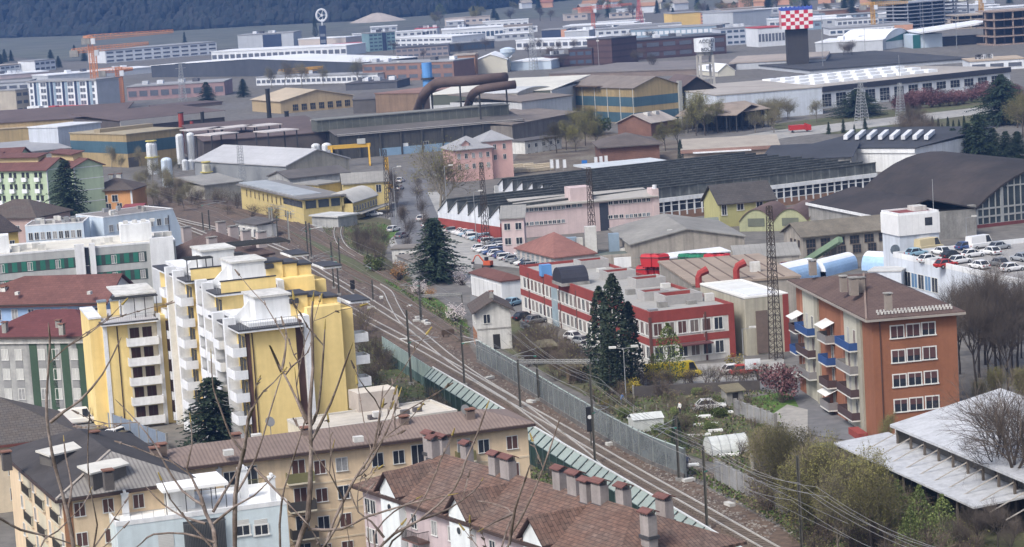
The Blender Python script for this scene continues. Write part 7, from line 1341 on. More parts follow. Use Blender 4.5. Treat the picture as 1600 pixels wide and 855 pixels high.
plant('plum', 'tree', 'purple leafed tree left of the orange apartment house', 'tree', 1222, 630, 566, wide=.8)
plant('yellow', 'shrub', 'yellow forsythia shrub at the corner of the beige workshop', 'shrub', 1150, 580, 548); plant('yellow', 'shrub', 'yellow flowering shrub under the dark cypresses', 'shrub', 988, 615, 588, wide=1.1); plant('yellow', 'shrub', 'yellow shrub by the double street lamp', 'shrub', 945, 636, 622)
plant('white', 'shrub', 'white blossoming tree at the foot of the large dark conifer', 'tree', 694, 440, 405, wide=.95); plant('white', 'shrub', 'second white blossoming tree left of the white warehouse', 'tree', 722, 446, 414, wide=.85); plant('white', 'shrub', 'pale blossoming bush near the orange shrub by the sidings', 'shrub', 655, 463, 434, wide=.8); plant('white', 'shrub', 'pale pink blossoming bush left of the signal house', 'shrub', 712, 505, 470, wide=.8)
plant('orange', 'shrub', 'orange twigged shrub beside the sidings', 'shrub', 625, 440, 406, wide=.9); plant('orange', 'shrub', 'small orange brown shrub near the pale blossom', 'shrub', 672, 470, 445, wide=.8)
plant('greenbush', 'shrub', 'green shrubs on the verge left of the white huts', 'shrub', 585, 425, 398, wide=1.0); plant('greenbush', 'shrub', 'dark green hedge before the yellow railway office', 'shrub', 418, 332, 312, wide=1.0); plant('darkbush', 'shrub', 'dark green bush at the left of the railway office hedge', 'shrub', 432, 336, 318, wide=1.1)
def many(kind, name, lab, cat, pts, group, h=(5, 8), wide=(.7, 1.1)):
    for u, v_ in pts: plant(kind, name, lab, cat, u, v_, h=rnd.uniform(*h), wide=rnd.uniform(*wide), group=group)
def line(a, c, n, j=3): return [(a[0]+(c[0]-a[0])*i/max(1, n-1)+rnd.uniform(-j, j), a[1]+(c[1]-a[1])*i/max(1, n-1)+rnd.uniform(-j, j)*.4) for i in range(n)]
def area(pts, n):
    out = []; us = [p[0] for p in pts]; vs_ = [p[1] for p in pts]
    while len(out) < n:
        u, v_ = rnd.uniform(min(us), max(us)), rnd.uniform(min(vs_), max(vs_)); c = False
        for (x0, y0), (x1, y1) in zip(pts, pts[1:]+pts[:1]):
            if (y0 > v_) != (y1 > v_) and u < (x1-x0)*(v_-y0)/(y1-y0)+x0: c = not c
        if c: out.append((u, v_))
    return out
many('bare', 'tree', 'small bare street tree along the factory street', 'tree', line((614, 300), (640, 400), 7, 6)+line((650, 300), (668, 395), 5, 5), 'bare street trees by the factory street', (5, 8), (.6, .8))
many('scrub', 'bush', 'leafless brown bush in the thicket by the signal house', 'bush', area([(805, 560), (800, 510), (880, 545), (935, 590), (930, 620), (880, 600), (830, 578)], 26), 'leafless bushes by the signal house', (2.5, 4.5), (.9, 1.3))
many('scrub', 'bush', 'leafless brown bush between the sidings and the yard', 'bush', area([(560, 398), (550, 372), (575, 355), (600, 380), (615, 420), (640, 440), (610, 432), (585, 420)], 14), 'leafless bushes by the sidings', (2.5, 4.5), (.8, 1.2))
many('bare', 'tree', 'slim bare tree beside the sidings', 'tree', [(575, 400), (588, 415), (560, 392), (596, 398)], 'slim bare trees by the sidings', (6, 8), (.7, .9))
many('scrub', 'bush', 'leafless bush between the yellow tower and the noise barrier', 'bush', area([(562, 600), (556, 520), (590, 520), (605, 560), (600, 620)], 12), 'leafless bushes by the yellow tower', (3, 5.5), (.8, 1.1))
many('scrub', 'bush', 'leafless bush below the slanted noise barrier', 'bush', area([(700, 660), (640, 600), (700, 620), (820, 690), (960, 790), (930, 790), (800, 720)], 16), 'leafless bushes below the noise barrier', (2, 3.4), (.8, 1.2))
many('darkbush', 'bush', 'dark evergreen bush beside the noise barrier wall', 'bush', [(965, 800), (1000, 822), (850, 712), (870, 728)], 'evergreen bushes below the noise barrier', (2, 3), (.8, 1))
many('pale', 'tree', 'bare scrubby tree beside the gas tanks', 'tree', area([(205, 300), (210, 270), (300, 285), (300, 330), (230, 335)], 14)+[(190, 270), (175, 262), (222, 262)], 'scrubby trees beside the gas tanks', (6, 9), (.7, 1))
many('scrub', 'bush', 'brown bush along the far bend of the tracks', 'bush', area([(230, 330), (250, 300), (330, 308), (400, 330), (470, 345), (460, 352), (400, 345), (320, 330)], 22), 'brown bushes along the far track bend', (2.5, 4.5), (.9, 1.3))
many('budding', 'tree', 'budding tree among the old brick sheds', 'tree', [(885, 235), (900, 238), (915, 228), (930, 232), (905, 212), (870, 240), (925, 212), (1040, 236), (1060, 230)], 'budding trees by the brick sheds', (8, 12), (.9, 1.1))
many('greenbush', 'bush', 'green bush beside the ochre blue banded steel hall', 'bush', [(915, 205), (925, 207), (935, 210)], 'green bushes by the steel hall', (5, 7), (1, 1.3))
plant('willow', 'tree', 'tall yellow green willow in front of the open brown sheds', 'tree', 1102, 212, 138, wide=1.0, var=0); plant('willow', 'tree', 'second yellow green willow just right of the tall one', 'tree', 1122, 208, 150, wide=.9, var=1); plant('willow', 'tree', 'shorter willow left of the tall yellow green one', 'tree', 1088, 212, 158, wide=.9, var=2)
many('pale', 'tree', 'bare brownish tree in the strip before the long white hall', 'tree', area([(1150, 200), (1180, 172), (1290, 168), (1300, 190), (1240, 205), (1180, 210)], 22), 'bare trees before the long white hall', (6, 9), (1, 1.3))
many('bare', 'tree', 'bushy bare tree between the slate and the vaulted hall', 'tree', area([(1395, 240), (1400, 215), (1450, 215), (1460, 240)], 8), 'bare trees by the slate hall', (9, 12), (1, 1.3))
plant('cedar', 'cedar', 'wide dark cedar in front of the long white hall', 'cedar', 1340, 182, 138, wide=1.9, var=0); plant('cedar', 'cedar', 'tall dark cedar at the right edge above the red shrubs', 'cedar', 1566, 195, 116, wide=1.2, var=1)
for u, v_, vt in [(1490, 246, 200), (1512, 250, 192), (1530, 250, 178), (1552, 250, 200), (1572, 252, 205), (1470, 246, 205), (1590, 250, 205)]: plant('conifer', 'conifer', 'dark conifer in the group behind the vaulted hall', 'conifer', u, v_, vt, wide=1.9, group='conifers behind the vaulted hall')
for u in range(1442, 1512, 8): plant('cypress', 'cypress', 'small slim cypress in the hedge row behind the slate hall', 'cypress', u+rnd.uniform(-2, 2), 222-(u-1442)*.06, 222-(u-1442)*.06-rnd.uniform(26, 42), wide=.9, group='slim cypresses behind the slate hall')
for u, v_, vt in [(1295, 210, 190), (1318, 208, 186), (1352, 206, 184), (1335, 207, 194)]: plant('conifer', 'conifer', 'small dark conifer beside the grey pylon', 'conifer', u, v_, vt, wide=.9, group='small conifers beside the pylon')
many('plum', 'shrub', 'purple leafed shrub in the row before the long white hall', 'shrub', line((1400, 175), (1590, 152), 15, 4), 'purple shrubs before the white hall', (4.5, 6.5), (.9, 1.2))
many('plum', 'shrub', 'purple shrub in the second row before the long white hall', 'shrub', line((1420, 168), (1560, 150), 8, 4), 'purple shrubs before the white hall, rear row', (4.5, 6.5), (.9, 1.2))
many('willow', 'tree', 'yellow green tree at the right edge above the grey roof', 'tree', [(1598, 215), (1612, 205), (1590, 200)], 'yellow green trees at the right edge', (12, 15), (1, 1.1))
plant('conifer', 'conifer', 'dark spreading conifer in front of the red and grey shops', 'conifer', 324, 162, 128, wide=2.0); plant('conifer', 'conifer', 'smaller dark conifer left of the tan gabled hall', 'conifer', 381, 152, 123, wide=1.6); plant('conifer', 'conifer', 'far dark conifer in the field left of the orange crane', 'conifer', 117, 90, 70); plant('conifer', 'conifer', 'far dark conifer above the white ribbon windowed office', 'conifer', 289, 70, 50, wide=.8); plant('cypress', 'poplar', 'dark poplar left of the wheel sign', 'tree', 493, 58, 26, wide=1.3); plant('cypress', 'poplar', 'dark poplar at the top right of the white shopping hall', 'tree', 741, 38, 8, wide=1.3)
many('pale', 'tree', 'far pale bare tree before the dark slate hall', 'tree', [(445, 136), (472, 136), (425, 138), (505, 134), (560, 130)], 'pale bare trees before the slate hall', (11, 15), (.8, 1))
many('conifer', 'tree', 'far dark tree at the left edge near the white houses', 'tree', [(8, 98), (2, 104), (18, 96), (92, 106), (80, 100), (132, 96)], 'dark trees at the far left edge', (8, 13), (1.1, 1.5))
for i in range(70):
    u = rnd.uniform(640, 1600); v_ = 36-.03*(u-640)+rnd.uniform(-14, 8)
    plant(rnd.choice(['budding', 'bare', 'green', 'conifer', 'willow']), 'tree', 'far tree among houses at the foot of the mountain', 'tree', u, v_, h=rnd.uniform(9, 15), wide=rnd.uniform(1, 1.4), group='far trees at the foot of the mountain')
many('bare', 'tree', 'far bare tree among the distant factories', 'tree', area([(560, 130), (620, 78), (900, 60), (1180, 74), (1240, 84), (1100, 110), (860, 120)], 26)+[(1325, 90), (1332, 92), (1318, 92)], 'far bare trees among the factories', (7, 11), (.9, 1.2))
many('greenbush', 'bush', 'green bush in the allotment gardens', 'bush', area([(940, 620), (1100, 612), (1200, 640), (1200, 740), (1080, 705), (990, 680)], 22), 'green bushes in the allotments', (.8, 1.6), (.8, 1.3)); many('scrub', 'bush', 'bare bush in the allotment gardens', 'bush', area([(900, 615), (1100, 612), (1210, 640), (1210, 740), (1080, 705), (980, 680)], 22), 'bare bushes in the allotments', (1.5, 3), (.9, 1.3))
many('scrub', 'bush', 'bare bush along the school street wall', 'bush', line((1000, 604), (1220, 596), 14, 5), 'bare bushes along the school street', (2, 3.2), (.9, 1.2)); many('scrub', 'bush', 'brown undergrowth bush under the willows', 'bush', area([(1150, 740), (1230, 720), (1420, 790), (1560, 850), (1560, 900), (1300, 890), (1220, 820)], 40), 'undergrowth bushes under the willows', (2.5, 4.5), (1, 1.4))
# grass tufts and rubble on the railway land and gardens: nobody could count them
rnd.seed(21); gt = MB()
for pts, n in (([(900, 605), (1210, 610), (1230, 740), (1150, 735), (1000, 685)], 2600), ([(600, 440), (640, 440), (735, 515), (725, 530), (670, 485)], 900), ([(1120, 745), (1230, 720), (1500, 790), (1500, 890), (1300, 890)], 2600), ([(560, 600), (600, 530), (720, 640), (930, 780), (900, 800), (720, 690)], 1200), ([(1010, 712), (1100, 757), (1230, 826), (1330, 882), (1330, 855), (1200, 795), (1100, 742)], 900), ([(520, 390), (500, 352), (600, 350), (620, 380), (560, 395)], 700)):
    for u, v_ in area(pts, n):
        p = P(u, v_, .08)
        for _ in range(2): leafq(gt, p+Vector((rnd.uniform(-.4, .4), rnd.uniform(-.4, .4), rnd.uniform(.05, .3))), rnd.uniform(.2, .5), rnd.choice([0, 0, 1, 2]), Vector((0, 0, .8)))
tag(gt.obj('grass_tufts', [M('tuft_green', (.09, .13, .035), .9, .3, 1), M('tuft_straw', (.22, .19, .11), .9, .3, 1), M('tuft_brown', (.1, .08, .055), .9, .3, 1)]), 'tufts of grass and dry weeds on the verges and gardens', 'grass', None, 'stuff')
# ================================================================== vehicles
paints = {'white': M('white_car_paint', (.7, .7, .7), .3, .05, 1, spec=.5), 'silver': M('silver_car_paint', (.4, .42, .44), .3, .05, 1, metal=.4, spec=.5), 'dark blue': M('blue_car_paint', (.04, .08, .2), .3, .05, 1, spec=.5), 'black': M('black_car_paint', (.02, .02, .024), .3, .05, 1, spec=.5), 'red': M('red_car_paint', (.4, .03, .025), .3, .05, 1, spec=.5), 'grey': M('grey_car_paint', (.16, .17, .18), .3, .05, 1, spec=.5), 'yellow': M('yellow_van_paint', (.75, .56, .03), .35, .05, 1, spec=.5), 'light blue': M('light_blue_car_paint', (.25, .4, .5), .3, .05, 1, spec=.5), 'beige': M('beige_van_paint', (.5, .42, .26), .4, .05, 1)}
tyre = M('tyre_rubber', (.02, .02, .02), .9, .1); lampm = M('lamp_lens', (.65, .65, .62), .2, .05, 1, spec=.5); tail = M('tail_lens', (.3, .02, .02), .3, .05, 1)
def loft(mb, secs, m=0):
    n_ = len(secs[0])
    for a, c in zip(secs, secs[1:]):
        for i in range(n_): j = (i+1) % n_; mb.face([a[i], a[j], c[j], c[i]], m)
    mb.face(secs[0][::-1], m); mb.face(secs[-1], m)
def car_mesh(kind):
    L_, Wd, Hh = {'car': (4.2, 1.74, 1.45), 'estate': (4.5, 1.76, 1.5), 'van': (5.2, 2.0, 2.3)}[kind]; b = MB(); g_ = MB()
    st = [(-L_/2, .45, .62, .80), (-L_/2+.1, .3, .80, .92), (-L_*.2, .26, .9, 1.0), (0, .25, .9, 1.0), (L_*.25, .26, .86, .98), (L_/2-.3, .28, .76, .94), (L_/2, .42, .6, .8)]
    if kind == 'van': st = [(-L_/2, .45, 1.0, .95), (-L_/2+.1, .3, 1.1, 1), (0, .28, 1.1, 1), (L_*.3, .28, 1.05, 1), (L_/2-.25, .3, .95, .95), (L_/2, .45, .75, .85)]
    secs = []
    for x, zl, zh, f_ in st: w2 = Wd/2*f_; secs.append([(x, -w2*.9, zl), (x, w2*.9, zl), (x, w2, zl+.2), (x, w2, zh-.12), (x, w2*.9, zh), (x, -w2*.9, zh), (x, -w2, zh-.12), (x, -w2, zl+.2)])
    loft(b, secs)
    z0 = 1.08 if kind == 'van' else .87; xr, xf = {'car': (-L_*.42, L_*.2), 'estate': (-L_*.48, L_*.2), 'van': (-L_*.49, L_*.36)}[kind]; tr_, tf = {'car': (.55, .62), 'estate': (.15, .62), 'van': (.05, .5)}[kind]
    lo = [(xr, -Wd*.45, z0), (xf, -Wd*.45, z0), (xf, Wd*.45, z0), (xr, Wd*.45, z0)]; hi = [(xr+tr_, -Wd*.38, Hh-.06), (xf-tf, -Wd*.38, Hh-.06), (xf-tf, Wd*.38, Hh-.06), (xr+tr_, Wd*.38, Hh-.06)]
    loft(g_, [lo, hi]); rt = [(x*1.01, y*1.02, z) for x, y, z in hi]; loft(b, [rt, [(x, y*.94, Hh) for x, y, z in rt]])
    for i in range(4): b.tube(Vector(lo[i]), Vector(hi[i]), .06, .05, 4)
    for s_ in (-1, 1): b.tube((0, s_*Wd*.455, z0), (0, s_*Wd*.385, Hh-.06), .05, .05, 4)
    if kind == 'van':
        for s_ in (-1, 1): b.face([(xr, s_*Wd*.462, z0-.05), (L_*.12, s_*Wd*.462, z0-.05), (L_*.12, s_*Wd*.39, Hh-.04), (xr+.05, s_*Wd*.39, Hh-.04)][::s_])
        b.face([(xr-.02, -Wd*.45, z0), (xr-.02, Wd*.45, z0), (xr+.03, Wd*.38, Hh-.05), (xr+.03, -Wd*.38, Hh-.05)][::-1])
    return b.mesh('body', [paints['white']], False), g_.mesh('windows', [glass]), L_, Wd
wm_ = MB().tube((0, -.1, 0), (0, .1, 0), .31, .31, 12).tube((0, -.11, 0), (0, .11, 0), .17, .17, 8, 1).mesh('wheel', [tyre, metal_g])
hl_ = MB().box(-.04, .03, -.2, .2, -.07, .07).mesh('headlight', [lampm]); tl_ = MB().box(-.03, .04, -.16, .16, -.09, .09).mesh('tail_light', [tail])
CM = {k: car_mesh(k) for k in ('car', 'estate', 'van')}
def car(kind, colr, u, v_, ang, label, group=None, z0=0.0):
    bm_, gm2, L_, Wd = CM[kind]; nm = {'car': 'parked_car', 'estate': 'parked_car', 'van': 'van'}[kind]; t = thing(nm, label, 'van' if kind == 'van' else 'car', P(u, v_, z0), ang, group)
    o = mk('body', bm_, t); o.material_slots[0].link = 'OBJECT'; o.material_slots[0].material = paints[colr]; mk('windows', gm2, t)
    for x in (-L_*.3, L_*.31):
        for y in (-Wd/2+.08, Wd/2-.08): mk('wheel', wm_, t, (x, y, .31))
    for y in (-Wd*.33, Wd*.33): mk('headlight', hl_, t, (L_/2-.03, y, .66)); mk('tail_light', tl_, t, (-L_/2+.02, y, .68))
    return t
def carrow(a, c, n, face, place, cols, gname, z0=0.0, skip=()):
    p, q = P(*a, z0), P(*c, z0); ang = math.atan2((q-p).y, (q-p).x)+face; cnt = {}
    for i in range(n):
        if i in skip: continue
        u = a[0]+(c[0]-a[0])*i/(n-1); v_ = a[1]+(c[1]-a[1])*i/(n-1); k = cols[i % len(cols)]; car(rnd.choice(['car', 'car', 'estate']), k, u, v_, ang+rnd.uniform(-.06, .06)+(PI if rnd.random() < .3 else 0), '%s parked car %s' % (k, place), '%s cars %s' % (k, gname), z0)
carrow((701, 360), (774, 383), 13, PI/2, 'in the row along the red factory wall', ['silver', 'white', 'silver', 'white', 'white', 'light blue', 'white', 'white', 'light blue', 'grey', 'red', 'white', 'grey'], 'along the red factory wall')
carrow((752, 392), (836, 420), 11, PI/2, 'in the row below the pink office', ['white', 'white', 'dark blue', 'white', 'dark blue', 'white', 'silver', 'grey', 'white', 'black', 'silver'], 'below the pink office')
carrow((776, 388), (846, 408), 8, PI/2, 'in the second row nearer the pink office', ['silver', 'white', 'grey', 'white', 'white', 'black', 'white', 'silver'], 'in the second row by the pink office')
for k, u, v_, a, lab in [('white', 898, 532, -.9, 'white parked car, first of three behind the cypresses'), ('silver', 911, 539, -.9, 'silver parked car, middle of three behind the cypresses'), ('white', 923, 546, -.9, 'white parked car half hidden by the cypresses'), ('light blue', 803, 477, .9, 'light blue car at the corner of the white warehouse'), ('white', 1148, 584, .2, 'white car by the blue gate of the beige workshop'), ('red', 1162, 585, .2, 'red car by the white board at the street'), ('black', 820, 500, .6, 'black car at the left end of the school'), ('grey', 838, 505, .6, 'grey car near the left end of the school'), ('white', 626, 285, 1.3, 'white car far up the factory street, nearest the pink house'), ('silver', 624, 297, 1.3, 'silver car far up the factory street'), ('white', 660, 345, 1.2, 'white car at the bend of the factory street'), ('silver', 668, 355, 1.2, 'silver car at the bend of the factory street'), ('white', 615, 362, 1.1, 'white car near the white huts by the sidings'), ('grey', 628, 372, 1.1, 'grey car near the white huts by the sidings'), ('white', 585, 338, .2, 'white car beside the yellow railway works'), ('white', 655, 396, .4, 'white car beside the white huts'), ('white', 1110, 640, 0, 'small white car on the lane behind the allotments')]: car('car', k, u, v_, a, lab)
for k, u, v_, a, lab in [('yellow', 1036, 592, .25, 'yellow van with a white roof rack under the green tree'), ('yellow', 1068, 590, .3, 'yellow van at the right, half behind bare bushes'), ('white', 122, 663, .3, 'white van in front of the green striped house'), ('beige', 1452, 392, .5, 'beige van on the roof deck'), ('white', 1532, 388, .5, 'white van on the roof deck'), ('white', 1085, 256, .1, 'white van in front of the showroom'), ('white', 1112, 258, .1, 'white van by the showroom, second from the cypress'), ('white', 955, 270, .1, 'white van at the left end of the glass car showroom')]: car('van', k, u, v_, a, lab, z0=6.05 if 'deck' in lab else 0)
carrow((140, 690), (232, 712), 6, PI/2+.5, 'beside the fence below the yellow tower', ['black', 'dark blue', 'silver', 'black', 'grey', 'black'], 'below the yellow tower'); carrow((160, 684), (190, 692), 3, PI/2+.5, 'behind the row below the yellow tower', ['black', 'white', 'black'], 'behind the row below the yellow tower')
for i, (k, u, v_) in enumerate([('light blue', 1432, 400), ('white', 1470, 398), ('black', 1488, 404), ('white', 1500, 412), ('dark blue', 1510, 390), ('white', 1548, 398), ('silver', 1562, 390), ('white', 1452, 410), ('red', 1478, 418), ('white', 1530, 420), ('grey', 1560, 416), ('white', 1582, 424), ('white', 1520, 402), ('silver', 1595, 408)]): car('car', k, u, v_, rnd.choice([.5, 2.0, .4]), '%s car parked on the roof deck beside the white tower' % k, '%s cars on the roof deck' % k, 6.05)
# red truck
t = thing('lorry', 'small red lorry on the road left of the slate roofed hall', 'lorry', P(1250, 207), .1); MB().box(-3.4, 1.6, -1.2, 1.2, .9, 2.4).obj('cargo_bed', paints['red'], t); MB().prism([(1.7, -1.15), (3.4, -1.15), (3.4, 1.15), (1.7, 1.15)], .6, [2.8, 2.2, 2.2, 2.8]).obj('cab', paints['red'], t); [mk('wheel', wm_, t, (x, y, .4)) for x in (-2.2, 2.5) for y in (-1.05, 1.05)]; MB().box(2.3, 3.42, -1.0, 1.0, 1.75, 2.15).obj('windscreen', glass, t)
t = thing('excavator', 'small orange red excavator with a bent arm left of the white warehouse', 'excavator', P(762, 418), 2.6); t.scale = (.7,)*3; exm = M('excavator_red', (.5, .1, .04), .6, .1); MB().box(-1.3, 1.3, -1, -.5, 0, .7).box(-1.3, 1.3, .5, 1, 0, .7).obj('tracks', metal_d, t); MB().box(-1.4, .9, -.9, .9, .75, 1.9).obj('body', exm, t); MB().box(.1, .9, -.85, .1, 1.9, 2.9).obj('cab', glass, t); MB().path([(.8, .4, 1.6), (2.6, .4, 3.6), (3.6, .4, 3.3), (4.6, .4, 1.6)], [.25, .2, .18, .14], 6).obj('arm', exm, t); MB().box(4.3, 4.9, .0, .8, 1.0, 1.6).obj('bucket', metal_d, t)
# red and green containers behind the tan roof
for i, (u, v_, c) in enumerate([(1008, 424, 'r'), (1020, 426, 'r'), (1030, 424, 'r'), (1014, 418, 'r'), (1026, 418, 'r'), (1042, 422, 'g'), (1052, 422, 'g'), (1062, 421, 'r'), (1070, 421, 'r'), (1072, 414, 'g'), (1082, 414, 'g'), (1090, 413, 'g'), (1100, 412, 'g'), (1108, 418, 'r'), (1118, 417, 'r'), (1126, 415, 'r'), (1132, 414, 'r'), (1122, 410, 'r'), (1096, 419, 'g'), (1085, 419, 'g'), (1003, 421, 'r'), (1036, 416, 'r')]):
    nm = {'r': 'red', 'g': 'green'}[c]; z = .0; q_ = P(u, 438+(v_-420)*.1 if v_ <= 419 else 436, 0); q_.z = 2.35 if v_ <= 419 else 0; t = thing('waste_container', '%s rounded waste container in the pile behind the tan roofed hall' % nm, 'container', q_, rnd.uniform(0, 3), '%s waste containers behind the tan roof' % nm); b_ = MB(); loft(b_, [[(x, y*.8, .2) for x, y in ((-1, -.9), (1, -.9), (1, .9), (-1, .9))], [(x*1.15, y, 1.9) for x, y in ((-1, -.9), (1, -.9), (1, .9), (-1, .9))], [(x*1.0, y*.8, 2.5) for x, y in ((-1, -.9), (1, -.9), (1, .9), (-1, .9))]]); b_.obj('body', M('container_%s' % nm, {'r': (.45, .03, .035), 'g': (.03, .2, .11)}[c], .5, .12), t); MB().box(-1.2, 1.2, -.95, .95, 1.85, 2.0).obj('lid_rim', metal_d, t); [MB().cyl(x, y, 0, .2, .14, .14, 6).obj('foot', tyre, t) for x in (-.7, .7) for y in (-.5, .5)]
# banners by the dealership
for u, v_, h, lab in [(860, 268, 249, 'white banner flag left of the glass showroom, first of the left three'), (869, 268, 249, 'white banner flag left of the glass showroom, second of the left three'), (880, 267, 249, 'white banner flag left of the glass showroom, third of the left three'), (929, 264, 245, 'slim white banner flag, first of the trio by the glass showroom'), (937, 263, 244, 'slim white banner flag, second of the trio by the glass showroom'), (945, 262, 243, 'slim white banner flag, third of the trio by the glass showroom')]:
    p = P(u, v_); H = zof(u, v_, h); t = thing('banner_flag', lab, 'banner', p); MB().cyl(0, 0, 0, H, .07, .05, 6).obj('pole', metal_g, t); MB().box(.08, .95, -.02, .02, H*.25, H-.1).obj('banner', fw, t)
t = thing('road_sign', 'square blue parking sign behind the sawtooth roof', 'sign', P(914, 268)); MB().cyl(0, 0, 0, 2.2, .08, .08, 6).obj('post', metal_g, t); MB().box(-.75, .75, -.1, -.02, 1.6, 3.1).obj('sign_plate', M('sign_blue', (.03, .15, .45), .5, .05), t)
t = thing('notice_board', 'white notice board with a red mark beside the red car', 'sign', P(1177, 590)); [MB().box(x, x+.1, -.05, .05, 0, 2.6).obj('post', metal_d, t) for x in (-.9, .8)]; MB().box(-1.1, 1.1, -.12, -.06, 1.2, 2.7).obj('board', fw, t); MB().box(.1, .5, -.13, -.121, 1.8, 2.1).obj('red_mark', fred, t)
rnd.seed(55); rb = MB()
for pts, n in (([(1215, 830), (1000, 716), (830, 618), (745, 572), (660, 500), (540, 420), (440, 365), (420, 380), (520, 440), (640, 520), (760, 592), (900, 668), (1080, 776), (1190, 850)], 1500), ([(1000, 690), (1080, 722), (1230, 800), (1330, 860), (1330, 890), (1100, 765)], 500)):
    for u, v_ in area(pts, n): p = P(u, v_, .06); s_ = rnd.uniform(.05, .13); rb.box(p.x-s_, p.x+s_*rnd.uniform(.4, 1.4), p.y-s_, p.y+s_, .05, .05+s_*.8, rnd.choice([0, 0, 1, 2]))
tag(rb.obj('rubble', [M('stone_grey', (.26, .235, .21), .95, .2, 1), M('stone_rust', (.11, .075, .055), .95, .2, 1), M('stone_pale', (.33, .31, .28), .95, .2, 1)]), 'loose stones and debris scattered on the railway ballast', 'rubble', None, 'stuff')
# ================================================================== railway masts, wires, gardens, people
mastm = M('mast_steel', (.1, .095, .08), .7, .25, .6); mastl = M('pale_mast', (.36, .36, .34), .6, .15)
def nearest(p, ln): return min(ln, key=lambda q: (q.x-p.x)**2+(q.y-p.y)**2)
TOPS = []
def cmast(u, vb_, vt, lab, m=None, arm='T1', wide=.15, group='overhead line masts'):
    p = P(u, vb_, .05); h = min(zof(u, vb_, vt), 11.5); t = thing('railway_mast', lab, 'railway mast', p, 0, group); b = MB(); m = m or mastm
    b.box(-wide, wide, -.02, .02, 0, h).box(-wide, -wide+.04, -wide, wide, 0, h).box(wide-.04, wide, -wide, wide, 0, h); b.obj('post', m, t); MB().box(-.4, .4, -.4, .4, -.05, .35).obj('footing', conc, t)
    if arm:
        q = nearest(p, LINES[arm])-p; q.z = 0; d = q.normalized()*min(q.length, 4.5); a = MB(); a.tube((0, 0, 6.3), d+Vector((0, 0, 6.6)), .05, .05, 5).tube((0, 0, 7.3), d*.9+Vector((0, 0, 6.65)), .035, .035, 5).tube(d*.4+Vector((0, 0, 6.4)), d+Vector((0, 0, 5.6)), .03, .03, 5); a.obj('cantilever', metal_g, t)
        MB().tube((0, 0, 6.2), d.normalized()*.35+Vector((0, 0, 6.25)), .11, .11, 6).obj('insulator', M('green_insulator', (.05, .25, .17), .4, .1), t)
    TOPS.append(p+Vector((0, 0, h))); return t
G1 = 'dark steel overhead line mast beside the through track'
for u, a, c in [(1105, 827, 697), (1061, 751, 650), (930, 725, 592), (813.5, 640, 562), (726, 603, 508), (643, 601, 484)]: cmast(u, a, c, G1, group='overhead line masts by the through track')
G2 = 'dark overhead line mast among the sidings'
for u, a, c, ln in [(659, 503, 440, 'T2'), (583.5, 472, 438, 'T2'), (530, 461, 410, 'T1'), (522, 451, 378, 'T1'), (532, 423, 370, 'T3'), (482, 407, 346, 'T2'), (487, 404, 348, 'T3'), (435, 383, 337, 'T3'), (318, 362, 332, 'T2'), (328, 360, 328, 'T3')]: cmast(u, a, c, G2, arm=ln, group='overhead line masts among the sidings')
for u, a, c, ln in [(452, 376, 330, 'T3'), (427, 370, 324, 'T3'), (423, 368, 324, 'T3')]: cmast(u, a, c, 'pale grey overhead line mast at the far end of the sidings', mastl, ln, group='pale masts at the far end of the sidings')
cmast(1253, 862, 712, 'dark overhead line mast standing among the olive willows', arm=None, group=None); cmast(842, 626, 566, 'dark overhead line mast by the far glass barrier, carrying a cross beam', arm='T1', group=None)
def wires(lab, pts, zs, sag=.5, r=.016, gname=None):
    t = thing('overhead_wire', lab, 'overhead wire', (pts[0].x, pts[0].y, 0), 0, gname); o_ = Vector((pts[0].x, pts[0].y, 0))
    for k, (dz, dx) in enumerate(zs):
        b = MB()
        for a, c in zip(pts, pts[1:]):
            prev = None
            for i in range(9):
                f_ = i/8; q = a.lerp(c, f_)-o_+Vector((dx, 0, dz-sag*4*f_*(1-f_)))
                if prev is not None: b.tube(prev, q, r, r, 3, 0, False)
                prev = q
        b.obj('wire', M('wire_grey', (.2, .2, .2), .5, .1), t)
for key, lab in (('T1', 'contact and carrier wires over the through track'), ('T2', 'contact and carrier wires over the middle track'), ('T3', 'contact and carrier wires over the siding to the signal house')):
    L_ = LINES[key]; pts = [Vector((p.x, p.y, 0)) for p in L_[::12]]; wires(lab, pts, [(5.6, 0), (7.0, 0)], .25, .022)
wp = [P(800, 522, 8.5), P(925, 598, 9), P(1094, 700, 9), P(1262, 770, 9.2), P(1500, 880, 9.2)]; wires('bundle of feeder wires running from the signal house past the willows', wp, [(0, 0), (.5, .9), (1.0, -.8), (-.5, 1.8), (-.6, -1.6)], .9, .024)
